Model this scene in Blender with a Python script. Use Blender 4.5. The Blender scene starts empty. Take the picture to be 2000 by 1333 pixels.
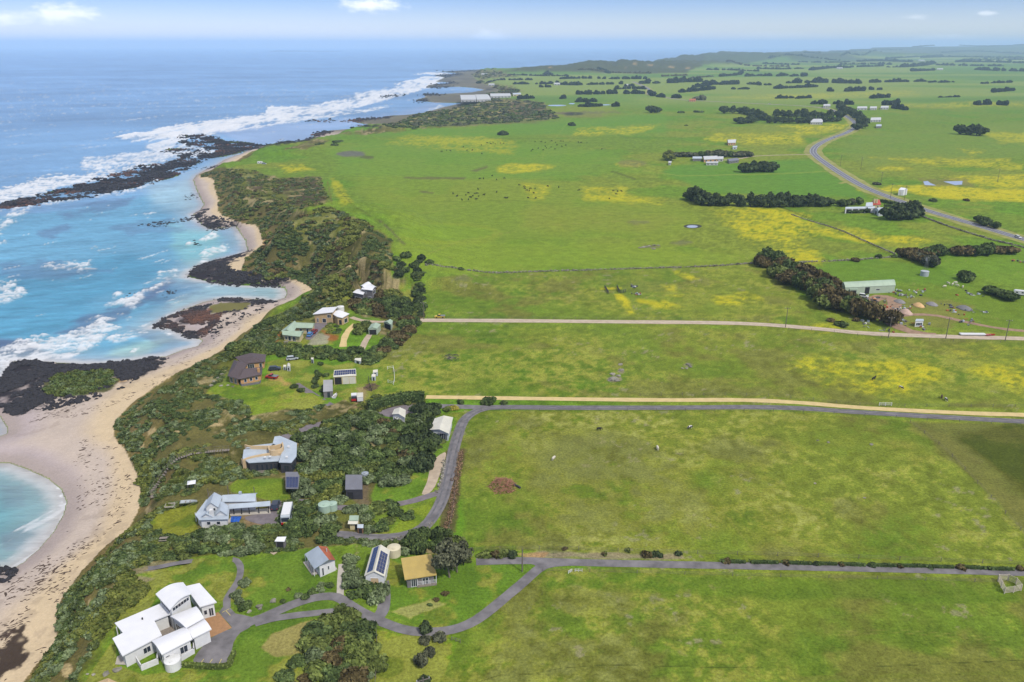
SUN_EL, SUN_AZ, SUN, SUN_ANG, SKY, EXPO = 50.0, 138.0, 2.7, 5.0, 0.080, 0.62
SKYTINT = (.50, .65, 1.16, 1); SKYLOW = (1.32, 1.24, 1.45, 1); CLOUD = (11, 11, 11.6, 1); HAZE = 8.0e-5; OVERFILL = (7.0, 7.2, 7.6, 1)
import bpy, math, random
import numpy as np
from mathutils import Vector, Matrix
R = random.Random(7)
rng = np.random.default_rng(11)
COL = bpy.context.scene.collection
PI = math.pi
# ------------------------------------------------------------------ camera model (photo pixels, 2000 x 1333)
F = 1556.0; CZ = 122.0; EYE = 90.0
PITCH = math.atan((666.5-EYE)/F)
SP, CP = math.sin(PITCH), math.cos(PITCH)
PLAT = 12.0
def G(px, py, z=PLAT):
    """surveyed point: where the sight line through a photo pixel meets the level z"""
    a = (px-1000)/F; b = (666.5-py)/F
    dx, dy, dz = a, CP+b*SP, -SP+b*CP
    t = (z-CZ)/min(dz, -0.0016)
    return (dx*t, dy*t)
def V(px, py, z=PLAT):
    x, y = G(px, py, z); return Vector((x, y, z))
def Gs(pts, z=PLAT): return np.array([G(a, b, z) for a, b in pts])
def proj(X, Y, Z):
    dz = Z-CZ
    d = Y*CP - dz*SP; u = Y*SP + dz*CP
    return 1000+F*X/d, 666.5-F*u/d
# ------------------------------------------------------------------ tagging
def tag(o, label=None, cat=None, group=None, kind=None):
    if label: o['label'] = label
    if cat: o['category'] = cat
    if group: o['group'] = group
    if kind: o['kind'] = kind
    return o
def empty(name, loc, rz=0.0, label=None, cat=None, group=None):
    o = bpy.data.objects.new(name, None); COL.objects.link(o)
    o.empty_display_size = 0.5
    o.location = loc; o.rotation_euler = (0, 0, rz)
    return tag(o, label, cat, group)
# ------------------------------------------------------------------ materials
MATS = {}
def srgb(r, g, b):
    f = lambda c: (c/255/12.92) if c/255 <= .04045 else ((c/255+.055)/1.055)**2.4
    return (f(r), f(g), f(b))
def newmat(name):
    m = bpy.data.materials.new(name); m.use_nodes = True
    nt = m.node_tree; p = nt.nodes['Principled BSDF']
    return m, nt, p
def mat(name, col, rough=.7, var=.18, scale=3.0, bump=0.0, metal=0.0, spec=.3, rand=0.0):
    """plain weathered surface: colour broken up by two noises (and a per-object shift)"""
    if name in MATS: return MATS[name]
    m, nt, p = newmat(name); N, L = nt.nodes, nt.links
    tc = N.new('ShaderNodeTexCoord')
    n1 = N.new('ShaderNodeTexNoise'); n1.inputs['Scale'].default_value = scale; n1.inputs['Detail'].default_value = 5
    L.new(tc.outputs['Object'], n1.inputs['Vector'])
    mr = N.new('ShaderNodeMapRange'); mr.inputs[1].default_value = .3; mr.inputs[2].default_value = .7
    mr.inputs[3].default_value = 1-var; mr.inputs[4].default_value = 1+var
    L.new(n1.outputs['Fac'], mr.inputs[0])
    mx = N.new('ShaderNodeMix'); mx.data_type = 'RGBA'; mx.blend_type = 'MULTIPLY'; mx.inputs[0].default_value = 1
    mx.inputs[6].default_value = (*col, 1)
    src = mr.outputs[0]
    if rand:
        oi = N.new('ShaderNodeObjectInfo'); m2 = N.new('ShaderNodeMapRange')
        m2.inputs[3].default_value = 1-rand; m2.inputs[4].default_value = 1+rand
        L.new(oi.outputs['Random'], m2.inputs[0])
        mm = N.new('ShaderNodeMath'); mm.operation = 'MULTIPLY'
        L.new(src, mm.inputs[0]); L.new(m2.outputs[0], mm.inputs[1]); src = mm.outputs[0]
    L.new(src, mx.inputs[7]); L.new(mx.outputs[2], p.inputs['Base Color'])
    p.inputs['Roughness'].default_value = rough; p.inputs['Metallic'].default_value = metal
    p.inputs['Specular IOR Level'].default_value = spec
    if bump:
        b = N.new('ShaderNodeBump'); b.inputs['Strength'].default_value = bump; b.inputs['Distance'].default_value = .1
        L.new(n1.outputs['Fac'], b.inputs['Height']); L.new(b.outputs[0], p.inputs['Normal'])
    MATS[name] = m; return m
# ------------------------------------------------------------------ mesh building
class MB:
    def __init__(s): s.v, s.f = [], []
    def add(s, vs, fs):
        o = len(s.v); s.v += [tuple(v) for v in vs]; s.f += [tuple(i+o for i in f) for f in fs]; return s
    def box(s, x0, x1, y0, y1, z0, z1):
        return s.add([(x0,y0,z0),(x1,y0,z0),(x1,y1,z0),(x0,y1,z0),(x0,y0,z1),(x1,y0,z1),(x1,y1,z1),(x0,y1,z1)],
                     [(0,3,2,1),(4,5,6,7),(0,1,5,4),(1,2,6,5),(2,3,7,6),(3,0,4,7)])
    def prism(s, poly, z0, z1):
        n = len(poly)
        return s.add([(x,y,z0) for x,y in poly]+[(x,y,z1) for x,y in poly],
                     [tuple(range(n-1,-1,-1)), tuple(range(n,2*n))]+[(i,(i+1)%n,n+(i+1)%n,n+i) for i in range(n)])
    def slab(s, pts, th):
        """thick sheet under a polygon of 3-D points"""
        n = len(pts)
        return s.add([tuple(p) for p in pts]+[(p[0],p[1],p[2]-th) for p in pts],
                     [tuple(range(n)), tuple(range(2*n-1,n-1,-1))]+[(i,n+i,n+(i+1)%n,(i+1)%n) for i in range(n)])
    def cyl(s, x, y, z0, z1, r0, r1=None, n=10, cap=True):
        r1 = r0 if r1 is None else r1
        a = [2*PI*i/n for i in range(n)]
        vs = [(x+r0*math.cos(t), y+r0*math.sin(t), z0) for t in a]+[(x+r1*math.cos(t), y+r1*math.sin(t), z1) for t in a]
        fs = [(i,(i+1)%n,n+(i+1)%n,n+i) for i in range(n)]
        if cap: fs += [tuple(range(n-1,-1,-1)), tuple(range(n,2*n))]
        return s.add(vs, fs)
    def bar(s, p, q, r, n=6, r2=None):
        p, q = Vector(p), Vector(q); d = (q-p).normalized(); r2 = r if r2 is None else r2
        u = d.orthogonal().normalized(); w = d.cross(u)
        vs = [p+(u*math.cos(2*PI*i/n)+w*math.sin(2*PI*i/n))*r for i in range(n)]+[q+(u*math.cos(2*PI*i/n)+w*math.sin(2*PI*i/n))*r2 for i in range(n)]
        return s.add(vs, [(i,(i+1)%n,n+(i+1)%n,n+i) for i in range(n)]+[tuple(range(n-1,-1,-1)), tuple(range(n,2*n))])
    def lathe(s, prof, x=0, y=0, n=16):
        k = len(prof); vs = []
        for r, z in prof: vs += [(x+r*math.cos(2*PI*i/n), y+r*math.sin(2*PI*i/n), z) for i in range(n)]
        fs = [(j*n+i, j*n+(i+1)%n, (j+1)*n+(i+1)%n, (j+1)*n+i) for j in range(k-1) for i in range(n)]
        return s.add(vs, fs+[tuple(range(n-1,-1,-1)), tuple(range((k-1)*n, k*n))])
    def build(s, name, m, parent=None, smooth=False, label=None):
        me = bpy.data.meshes.new(name); me.from_pydata(s.v, [], s.f); me.validate(); me.update()
        if smooth: me.polygons.foreach_set('use_smooth', [True]*len(me.polygons))
        me.materials.append(m)
        o = bpy.data.objects.new(name, me); COL.objects.link(o)
        if parent: o.parent = parent
        if label: o['label'] = label
        return o
def np_mesh(name, verts, faces, m, attrs=None, smooth=False):
    """fast quad/tri mesh from arrays; attrs: {name: (n,3) colours or (n,) floats}"""
    me = bpy.data.meshes.new(name)
    nv, nf, k = len(verts), len(faces), faces.shape[1]
    me.vertices.add(nv); me.vertices.foreach_set('co', np.ascontiguousarray(verts, np.float32).ravel())
    me.loops.add(nf*k); me.loops.foreach_set('vertex_index', np.ascontiguousarray(faces, np.int32).ravel())
    me.polygons.add(nf); me.polygons.foreach_set('loop_start', np.arange(0, nf*k, k, dtype=np.int32))
    if smooth: me.polygons.foreach_set('use_smooth', np.ones(nf, bool))
    else: me.polygons.foreach_set('use_smooth', np.zeros(nf, bool))
    me.update(calc_edges=True)
    for an, av in (attrs or {}).items():
        if av.ndim == 1:
            a = me.attributes.new(an, 'FLOAT', 'POINT'); a.data.foreach_set('value', av.astype(np.float32))
        else:
            a = me.attributes.new(an, 'FLOAT_COLOR', 'POINT')
            c = np.ones((nv, 4), np.float32); c[:, :3] = av; a.data.foreach_set('color', c.ravel())
    me.materials.append(m)
    o = bpy.data.objects.new(name, me); COL.objects.link(o); return o
# ------------------------------------------------------------------ noise and polygon maths
_T = rng.random((256, 256)).astype(np.float32)
def vnoise(x, y):
    xi = np.floor(x).astype(np.int64); yi = np.floor(y).astype(np.int64)
    fx = x-xi; fy = y-yi; fx = fx*fx*(3-2*fx); fy = fy*fy*(3-2*fy)
    a = _T[xi & 255, yi & 255]; b = _T[(xi+1) & 255, yi & 255]; c = _T[xi & 255, (yi+1) & 255]; d = _T[(xi+1) & 255, (yi+1) & 255]
    return (a*(1-fx)+b*fx)*(1-fy)+(c*(1-fx)+d*fx)*fy
def fbm(x, y, scale, oct=4, seed=0, gain=.5):
    """0..1, about .5"""
    s = np.zeros_like(x, dtype=np.float64); amp, tot = 1.0, 0.0
    xx, yy = x/scale+seed*17.3, y/scale-seed*9.1
    for k in range(oct):
        s += amp*vnoise(xx, yy); tot += amp; amp *= gain
        xx, yy = (xx*.8-yy*.6)*2.03+5.1, (xx*.6+yy*.8)*2.03+1.7
    return np.clip(.5+(s/tot-.5)*1.75, 0, 1)
def sst(a, b, x):
    t = np.clip((x-a)/(b-a), 0, 1); return t*t*(3-2*t)
def inpoly(X, Y, P):
    P = np.asarray(P); r = np.zeros(X.shape, bool)
    m = (X >= P[:,0].min()) & (X <= P[:,0].max()) & (Y >= P[:,1].min()) & (Y <= P[:,1].max())
    x, y = X[m], Y[m]; ins = np.zeros(x.shape, bool); n = len(P); j = n-1
    for i in range(n):
        xi, yi = P[i]; xj, yj = P[j]
        if yi != yj: ins ^= ((yi > y) != (yj > y)) & (x < (xj-xi)*(y-yi)/(yj-yi)+xi)
        j = i
    r[m] = ins; return r
def dline(X, Y, P, closed=False):
    P = np.asarray(P, float); d = np.full(X.shape, 1e18); n = len(P)
    for i in range(n if closed else n-1):
        a, b = P[i], P[(i+1) % n]; ab = b-a; l2 = max((ab**2).sum(), 1e-9)
        t = np.clip(((X-a[0])*ab[0]+(Y-a[1])*ab[1])/l2, 0, 1)
        d = np.minimum(d, (X-a[0]-t*ab[0])**2+(Y-a[1]-t*ab[1])**2)
    return np.sqrt(d)
def spline(pts, step=4.0, closed=False):
    """Catmull-Rom through points, resampled"""
    P = [np.array(p, float) for p in pts]; out = []
    n = len(P); rngi = range(n if closed else n-1)
    for i in rngi:
        p0 = P[i-1] if (i > 0 or closed) else P[0]; p1 = P[i]; p2 = P[(i+1) % n]; p3 = P[(i+2) % n] if (closed or i+2 < n) else P[n-1]
        k = max(2, int(np.linalg.norm(p2-p1)/step))
        for q in range(k):
            t = q/k
            out.append(.5*((2*p1)+(-p0+p2)*t+(2*p0-5*p1+4*p2-p3)*t*t+(-p0+3*p1-3*p2+p3)*t**3))
    if not closed: out.append(P[-1])
    return np.array(out)
# ================================================================== LAND
GAIN = 1.55          # photo brightness of a surface / its base colour
def alb(r, g, b): return np.array(srgb(r, g, b))/GAIN
def worldline(spec):
    """pixel points (px, py, z) -> world xy"""
    return np.array([G(p[0], p[1], p[2]) for p in spec])
# waterline (level 0), bluff foot (3 m) and bluff top (12 m), traced from the bottom of the photo to the far coast
WATER = [(-420,1500),(-300,1180),(-60,1130),(0,1118),(20,1115),(45,1100),(75,1075),(105,1040),(125,1005),(131,980),(120,955),(95,935),(50,915),(20,905),(-30,903),(-90,880),
 (-60,858),(0,853),(14,848),(16,838),(0,812),(-50,800),(-70,770),(0,742),(18,722),(22,707),(60,704),(100,708),(150,712),(200,712),(250,706),(290,700),(325,697),(355,685),(387,677),
 (397,665),(384,660),(362,655),(340,640),(302,638),(325,622),(360,605),(400,590),(440,583),(500,585),(530,590),(556,583),(562,572),(556,563),(540,558),(500,558),(450,555),(400,548),
 (366,540),(376,528),(400,515),(440,505),(475,496),(484,488),(480,470),(468,452),(460,441),(440,445),(412,447),(396,440),(386,428),(378,418),(392,410),(399,400),(391,385),(384,370),
 (378,352),(384,343),(400,333),(425,322),(440,312),(470,302),(490,291),(520,284),(550,281),(575,279),(600,272),(614,268),(612,262),(637,256),(675,253),(712,249),(745,246),(700,241),(684,236),
 (700,232),(745,231),(762,226),(795,225),(832,220),(865,210),(893,204),(905,202),(850,201),(810,196),(832,190),(825,184),(862,184),(920,181),(947,176),(925,172),(895,170),(832,172),(837,166),
 (885,162),(850,160),(868,152),(845,147),(895,144),(857,140),(925,137),(962,134),(1000,133),(1075,132),(1120,130),(1175,127),(1237,123),(1290,120),(1400,113),(1500,109),(1600,106),(1700,104)]
FOOT = [(-10,1420),(45,1333),(72,1297),(105,1265),(112,1237),(110,1207),(120,1170),(135,1150),(160,1117),(185,1090),(220,1057),(250,1032),(270,1000),(275,950),(267,925),(255,900),(245,880),(222,850),(221,835),
 (232,815),(250,795),(275,775),(300,757),(325,740),(360,722),(407,700),(432,685),(470,655),(507,632),(540,617),(575,600),(610,577),(612,567),(600,555),(575,546),(560,545),(500,545),(482,541),
 (472,527),(477,512),(490,495),(515,477),(510,455),(500,440),(470,435),(432,420),(425,410),(427,392),(420,370),(420,355),(410,347),(392,345),(388,341),(400,337),(432,330),(465,312),(490,297),(525,288),(575,284),
 (620,274),(660,264),(715,255),(760,249),(770,240),(800,230),(850,222),(900,210),(935,200),(940,186),(980,178),(950,166),(930,155),(920,145),(960,138),(1010,134.5),(1075,134),(1120,132),(1175,129),(1237,125),(1290,122),(1400,114.5),(1500,110.5),(1600,107),(1720,104.5)]
ww = worldline([(x, y, 0.0) for x, y in WATER]); fw = worldline([(x, y, 3.0) for x, y in FOOT])
# big offshore reef as its own low platform, and sand islets
REEF1 = [(-60,418),(0,411),(40,405),(110,395),(180,385),(260,368),(320,352),(350,343),(375,325),(400,312),(440,305),(480,296),(525,284),(490,279),(440,275),(420,265),(390,263),(345,266),(340,275),
 (375,290),(330,291),(300,297),(340,301),(355,310),(320,318),(270,325),(220,340),(180,350),(150,362),(100,375),(50,385),(0,400),(-60,410)]
farR = [(60000,18000),(60000,60),(-300,-200)]
landP = np.vstack([ww, [(30000,18000)], farR]); footP = np.vstack([fw, [(30000,18500)], farR])
reefP = Gs(REEF1, 0.3)
# hills: (px,py of the foot centre, height, radius across, radius in depth, rotation)
HILLS = [(655,492,9,62,120,.25),(585,545,7,40,60,.2),(560,440,5,50,90,.3),(690,455,6,45,70,0),
 (1160,135,24,330,300,0),(1250,131,27,330,330,0),(1340,127,24,300,330,0),(1060,140,13,260,260,0),(970,141,9,220,160,0),(900,147,6,130,120,0),
 (1430,116,42,700,700,0),(1520,113,40,900,700,0),(1340,119,22,500,400,0),(1640,110,38,1000,800,0),(1228,325,2.5,28,30,0),(1000,318,.0,30,20,0),(720,248,4,70,40,0),(560,290,3,60,40,0)]
HW = [(*G(a, b, 14.0), h, ra, rb, ro) for a, b, h, ra, rb, ro in HILLS]
SITES = [[(200,1250),(215,1215),(290,1150),(440,1085),(470,1060),(330,1050),(360,975),(385,960),(440,925),(465,905),(465,870),(520,840),(600,820),(720,770),(600,770),(520,770),(425,762),(430,725),(450,690),(530,680),(540,640),(590,615),(612,605),(680,575),(690,545),(760,560),(830,560),(1100,560),(1300,1400),(150,1400)]]
SITEW = [Gs(p) for p in SITES]
def terrain(X, Y, full=True):
    inland = inpoly(X, Y, landP); top = inpoly(X, Y, footP)
    dw = np.full(X.shape, 500.0); df = np.full(X.shape, 500.0)
    near = (X < .45*Y+200) & (Y < 30000)
    near &= (X > -1.3*Y-300)
    dw[near] = dline(X[near], Y[near], ww); df[near] = dline(X[near], Y[near], fw)
    run = np.clip(12+Y*.018, 14, 60)           # width of the bluff slope
    H = np.where(inland, 0.05+2.95*np.clip(dw/(dw+df+1e-6), 0, 1)**.8, -np.minimum(dw*.06, 5))
    n = fbm(X, Y, 14, 3, 3)
    H = np.where(top, 3+9*sst(0, 1, df/run*(.75+.5*n)), H)
    # reefs stand a little over the water
    rf = inpoly(X, Y, reefP)
    H = np.where(rf & ~inland, np.maximum(H, 2.4*(fbm(X, Y, 16, 4, 77)-.36)), H)
    topm = np.where(top, sst(2, 40, df), 0)
    for hx, hy, h, ra, rb, ro in HW:
        c, s = math.cos(ro), math.sin(ro); u = ((X-hx)*c+(Y-hy)*s)/ra; v = (-(X-hx)*s+(Y-hy)*c)/rb
        q = u*u+v*v
        qq = sst(1, 0, q/1.9)
        if h > 8 and ra > 100: nn = .35+1.15*fbm(X, Y, max(60, ra*.3), 5, 5, .6)
        else: nn = .75+.5*fbm(X, Y, ra*.4, 3, 6)
        H += h*qq*topm*nn
    H += topm*150*sst(7000, 21000, Y)*sst(.10, .55, X/np.maximum(Y, 1))*(.86+.28*fbm(X, Y, 3500, 3, 9))
    H += topm*60*sst(9000, 20000, Y)
    # rough ground in the coastal dune only
    H += np.where(top, 2.2*(fbm(X, Y, 9, 3, 8)-.5)*np.exp(-((df-18)/26)**2), 0)
    for sw in SITEW:
        ins = inpoly(X, Y, sw); 
        if ins.any():
            t = np.zeros(X.shape); t[ins] = sst(0, 5, dline(X[ins], Y[ins], sw, True))
            H = H*(1-t)+PLAT*t
    return H, inland, top, dw, df
# grid laid out so that its cells are about a picture cell each
rows = []
py = 1480.0
while py > 93.2:
    b = (666.5-py)/F; dz = -SP+b*CP
    rows.append((CP+b*SP)*(PLAT-CZ)/dz)
    py -= 2.2 if py > 420 else (1.5 if py > 200 else .8)
rows = np.array(rows+[34000., 40000.])
U = np.linspace(-1.05, 1.0, 1120)
Y0, U0 = np.meshgrid(rows, U, indexing='ij'); X0 = U0*(Y0+42)
HZ, INL, TOP, DW, DF = terrain(X0, Y0)
PX, PY = proj(X0, Y0, HZ)
FOOT_PX = (Y0*CP+(CZ-HZ)*SP)/F      # metres per photo pixel
# ------------------------------------------------------------------ painting what grows or lies on the ground
C = np.zeros(X0.shape+(3,))
def nz(scale, oct=4, seed=0, gain=.55): return fbm(X0, Y0, scale, oct, seed, gain)
fade = np.clip(1.2-FOOT_PX*.9, 0.15, 1)
g_base, g_lush, g_olive, g_dry, g_dark = alb(104,140,52), alb(84,140,38), alb(126,146,62), alb(160,160,90), alb(74,108,36)
N1, N2, N3, N4 = nz(160, 4, 1), nz(45, 4, 2), nz(9, 4, 3, .7), nz(2.2, 3, 4, .7)
def lerp(a, b, t): return a*(1-t[..., None])+b*t[..., None]
def pmask(poly, soft=3.0, brk=0.0, nscale=12.0, seed=0):
    P = np.asarray(poly, float); m = np.zeros(X0.shape)
    pad = soft+brk+2
    bb = (PX > P[:,0].min()-pad) & (PX < P[:,0].max()+pad) & (PY > P[:,1].min()-pad) & (PY < P[:,1].max()+pad)
    if not bb.any(): return m
    x, y = PX[bb], PY[bb]
    d = dline(x, y*1.6, P*[1, 1.6], True); d = np.where(inpoly(x, y, P), d, -d)
    if brk: d = d+(fbm(X0[bb], Y0[bb], nscale, 4, seed+20, .6)-.5)*2.6*brk
    m[bb] = sst(-soft, soft, d); return m
def lmask(line, w, soft=1.0):
    P = np.asarray(line, float); m = np.zeros(X0.shape); pad = w+soft+2
    bb = (PX > P[:,0].min()-pad) & (PX < P[:,0].max()+pad) & (PY > P[:,1].min()-pad) & (PY < P[:,1].max()+pad)
    d = dline(PX[bb], PY[bb]*1.6, P*[1, 1.6]); m[bb] = 1-sst(w-soft, w+soft, d); return m
def paint(poly, col, a=1.0, soft=3.0, brk=0.0, nscale=12.0, seed=0, thr=None, tn=None):
    """thr: break the patch into flecks where noise tn passes thr"""
    global C
    m = pmask(poly, soft, brk, nscale, seed)*a
    if thr is not None:
        t = N3*.55+N2*.45 if tn is None else tn
        m = m*sst(thr-.12, thr+.14, t)
    C = lerp(C, col, m)
def ell(cx, cy, rx, ry, n=20, rot=0):
    c, s = math.cos(rot), math.sin(rot)
    return [(cx+rx*math.cos(2*PI*i/n)*c-ry*math.sin(2*PI*i/n)*s, cy+rx*math.cos(2*PI*i/n)*s+ry*math.sin(2*PI*i/n)*c) for i in range(n)]
# pasture
C[:] = g_base
C = lerp(C, g_olive, sst(.4, .65, N1)*.6); C = lerp(C, g_lush, sst(.5, .72, N2)*.55)
# near paddocks: mottled yellow-green
pB = [(893,806),(940,803),(1500,803),(1790,824),(2100,834),(2600,1100),(2000,1110),(1400,1098),(1050,1076),(930,1072),(868,1058),(880,960),(890,900)]
pA = [(860,1240),(930,1208),(1000,1150),(1080,1112),(1300,1112),(2000,1130),(2600,1150),(2600,1500),(700,1500),(700,1340)]
pC = [(726,784),(745,690),(810,636),(1300,640),(1700,655),(2600,680),(2600,812),(1500,788),(1200,780),(830,776)]
pD = [(830,622),(833,545),(900,537),(1300,523),(1490,512),(1640,640),(1300,633)]
for P_, a1, a2, a3 in ((pB,.85,.55,.62),(pA,.65,.6,.45),(pC,.35,.42,.3),(pD,.3,.4,.2)):
    m = pmask(P_, 3)
    t = N3*.33+N2*.25+N4*.42
    C = lerp(C, alb(128,142,62), m*a1*sst(.30, .66, N2*.45+N3*.3+N4*.25))
    C = lerp(C, alb(158,158,88), np.clip(m*a3*1.35, 0, 1)*sst(.42, .70, t))
    C = lerp(C, alb(82,122,38), np.clip(m*a2*1.3, 0, 1)*sst(.46, .68, nz(30, 4, 31)*.5+N3*.25+N4*.25))
    C = lerp(C, alb(112,116,66), m*.6*sst(.5, .72, nz(22, 4, 33)*.6+N3*.4))
fine_ = np.clip((N4-.5)*1.1+(N3-.5)*.5, -.5, .5)*np.clip(1.4-FOOT_PX*1.2, .1, 1)
C = C*(1+.5*fine_)[..., None]
C = lerp(C, alb(156,150,120), sst(.80, .92, nz(3.5, 4, 81, .7))*sst(.55, .7, nz(26, 3, 82))*.7*(PY > 500))
# streaks of a tired brown pasture and the greener verge below the lane
paint([(1010,860),(1200,850),(1330,900),(1380,1000),(1300,1070),(1120,1040),(1030,950)], alb(140,142,80), .5, 30, 25, 20, 3, .45)
paint([(880,1060),(884,960),(893,890),(900,900),(900,1000),(905,1062)], alb(92,146,40), .8, 8, 6)
paint([(1100,1120),(2000,1138),(2000,1180),(1500,1170),(1080,1150)], alb(86,126,40), .6, 10, 8)
paint([(1980,830),(1780,826),(1860,900),(1950,980),(2000,1040),(2300,1200),(2600,1000),(2600,850)], alb(122,122,64), .85, 3, 2)
paint([(1980,830),(1880,850),(1930,930),(2050,1010),(2300,1100),(2600,900)], alb(66,88,32), .9, 14, 22, 25, 5)  # cloud shadow painted into the grass colour, no cloud casts it
paint([(1760,826),(2000,822),(2600,830),(2600,900),(1990,880)], alb(104,112,60), .5, 6, 8, 12, 6, .45)
# middle paddocks
paint([(1290,336),(1330,322),(1480,318),(1600,310),(1700,390),(1640,384),(1400,378),(1360,366)], alb(90,144,58), .8, 6)
paint([(1590,300),(1620,312),(1800,400),(1690,380),(1600,330)], alb(108,140,60), .6, 3)
paint([(1560,520),(1700,505),(1840,522),(1900,560),(1760,552),(1640,552),(1590,530)], alb(94,140,50), .8, 7)
paint([(1740,560),(1900,570),(2200,600),(2200,655),(1720,640),(1700,600)], alb(104,138,50), .7, 6)
paint([(1800,508),(2200,470),(2200,580),(1990,560),(1860,530)], alb(108,150,56), .7, 6)
paint([(770,480),(840,470),(1000,470),(1300,478),(1480,505),(1300,520),(900,535),(790,525)], alb(122,156,56), .75, 12, 8, 60)
paint([(700,330),(1000,335),(1250,380),(1350,420),(1300,470),(900,465),(780,430),(700,380)], alb(120,152,58), .6, 20, 14, 90)
paint([(640,290),(900,262),(1200,300),(1280,340),(1100,350),(800,345),(660,340)], alb(104,150,58), .7, 14, 8, 90)
paint([(560,250),(900,248),(1300,220),(1300,262),(900,270),(600,268)], alb(98,148,60), .7, 8, 4, 90)
paint([(1620,300),(1700,262),(1800,252),(2200,230),(2200,300),(1800,310),(1700,330)], alb(112,146,70), .6, 14, 8, 120)
paint([(1040,400),(1200,396),(1330,430),(1250,450),(1000,452)], alb(128,148,64), .5, 14, 10, 40)
paint(ell(880,458,105,22), alb(128,156,58), .7, 6, 4, 30); paint(ell(870,455,92,16), alb(112,152,52), .8, 5, 3)
# far plain: broad strips of paddock
fa = sst(215, 190, PY)*np.where(TOP, 1, 0)
stp = fbm(X0, Y0*2.2, 900, 3, 41)
C = lerp(C, alb(104,146,74), fa*.8); C = lerp(C, alb(134,158,92), fa*sst(.5, .6, stp)*.6); C = lerp(C, alb(84,128,64), fa*sst(.5, .6, 1-stp)*.6)
C = lerp(C, alb(70,84,70), sst(130, 112, PY)*TOP*sst(.36, .52, fbm(X0, Y0*.35, 700, 4, 44))*.9)
C = lerp(C, alb(58,70,60), sst(114, 102, PY)*TOP*.75)
# buttercup / canola yellow
yel, yel2 = alb(202,192,44), alb(160,172,52)
def flowers(poly, a=.9, thr=.46, soft=5, brk=6, ns=14, seed=0, col=None):
    tn_ = N3*.34+N2*.26+N4*.4
    paint(poly, yel2 if col is None else col, a*.6, soft*2.2, brk*1.6, ns, seed, thr-.1, tn_)
    paint(poly, yel, a*.9, soft*1.8, brk*1.6, ns, seed, thr+.05, .5+(tn_-.5)*1.5)
flowers([(1390,410),(1480,404),(1560,420),(1600,445),(1820,468),(1815,480),(1700,475),(1600,455),(1570,470),(1600,512),(1500,510),(1440,455)], .95, .47)
flowers([(1680,372),(1800,362),(2200,380),(2200,396),(1990,392),(1840,388),(1780,378)], 1, .3, 3, 3)
flowers([(1840,345),(2200,338),(2200,362),(1960,364),(1860,354)], .9, .36, 3, 3)
flowers([(1700,308),(1900,312),(2000,322),(1990,330),(1820,322)], .7, .45, 3, 3); flowers(ell(1748,329,35,4), .8, .36, 2, 1)
flowers([(1870,290),(1920,296),(1900,304)], .8, .42, 3, 2); flowers([(1915,258),(2200,262),(2200,280),(1960,280)], .6, .44, 3, 3); flowers([(1930,312),(1975,310),(1965,318)], .7, .4,2,1)
flowers([(1378,272),(1400,262),(1560,262),(1570,280),(1480,282)], .85, .42, 3, 3); flowers([(1520,245),(1660,242),(1640,254),(1560,264),(1540,252)], .85, .42, 3, 3)
flowers([(972,326),(1000,321),(1040,319),(1085,325),(1050,335),(1000,338),(975,336)], .85, .34, 3, 2)
flowers([(1020,358),(1075,362),(1060,388),(1040,390),(1030,375)], .8, .42, 4, 3); flowers([(1140,368),(1220,366),(1225,380),(1300,392),(1290,398),(1180,392),(1140,388)], .8, .43, 4, 3)
flowers([(800,265),(960,270),(1010,282),(1000,300),(880,292),(760,280)], .5, .5, 5, 3); flowers([(1130,252),(1290,246),(1230,262),(1120,266)], .75, .45, 3, 2)
flowers([(540,323),(590,322),(614,332),(560,338)], .9, .38, 3, 2); flowers([(650,352),(660,355),(690,395),(670,402),(648,365)], .7, .43, 3, 2)
flowers([(1200,575),(1216,574),(1240,612),(1230,616)], .95, .36, 2, 2); flowers([(1170,562),(1215,561),(1215,565),(1172,566)], .9, .35, 1, 1)
flowers([(1310,525),(1335,530),(1365,545),(1350,548),(1318,535)], .9, .4, 3, 2); flowers([(1290,556),(1320,556),(1320,570),(1300,568)], .85, .42, 3, 2); flowers([(1250,588),(1300,585),(1335,600),(1280,604)], .85, .43, 3, 3)
flowers([(1390,580),(1460,574),(1490,585),(1440,596),(1400,592)], .85, .44, 4, 3); flowers([(1300,577),(1335,576),(1330,582)], .8, .42, 2, 2)
flowers([(1535,715),(1600,702),(1720,700),(1800,715),(1840,735),(1800,765),(1700,760),(1580,745)], .85, .49, 10, 12); flowers([(1910,725),(2000,700),(2200,720),(2200,790),(1980,780)], .85, .5, 10, 10); flowers([(1860,680),(2100,690),(2100,715),(1900,700)], .5, .53, 10, 8)
flowers([(1560,640),(1640,628),(1650,640),(1600,650)], .6, .48, 4, 4); flowers(ell(1228,321,26,5), .7, .4, 2, 1)
flowers([(1400,190),(1760,178),(1800,185),(1500,195)], .4, .46, 3, 2, 120); flowers([(1700,205),(2000,198),(2000,206),(1760,212)], .4, .46, 3, 2, 120)
flowers([(1290,770),(1340,766),(1320,776)], .2, .5)
flowers([(1360,830),(1390,830),(1330,900)], .2, .5)
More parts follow.
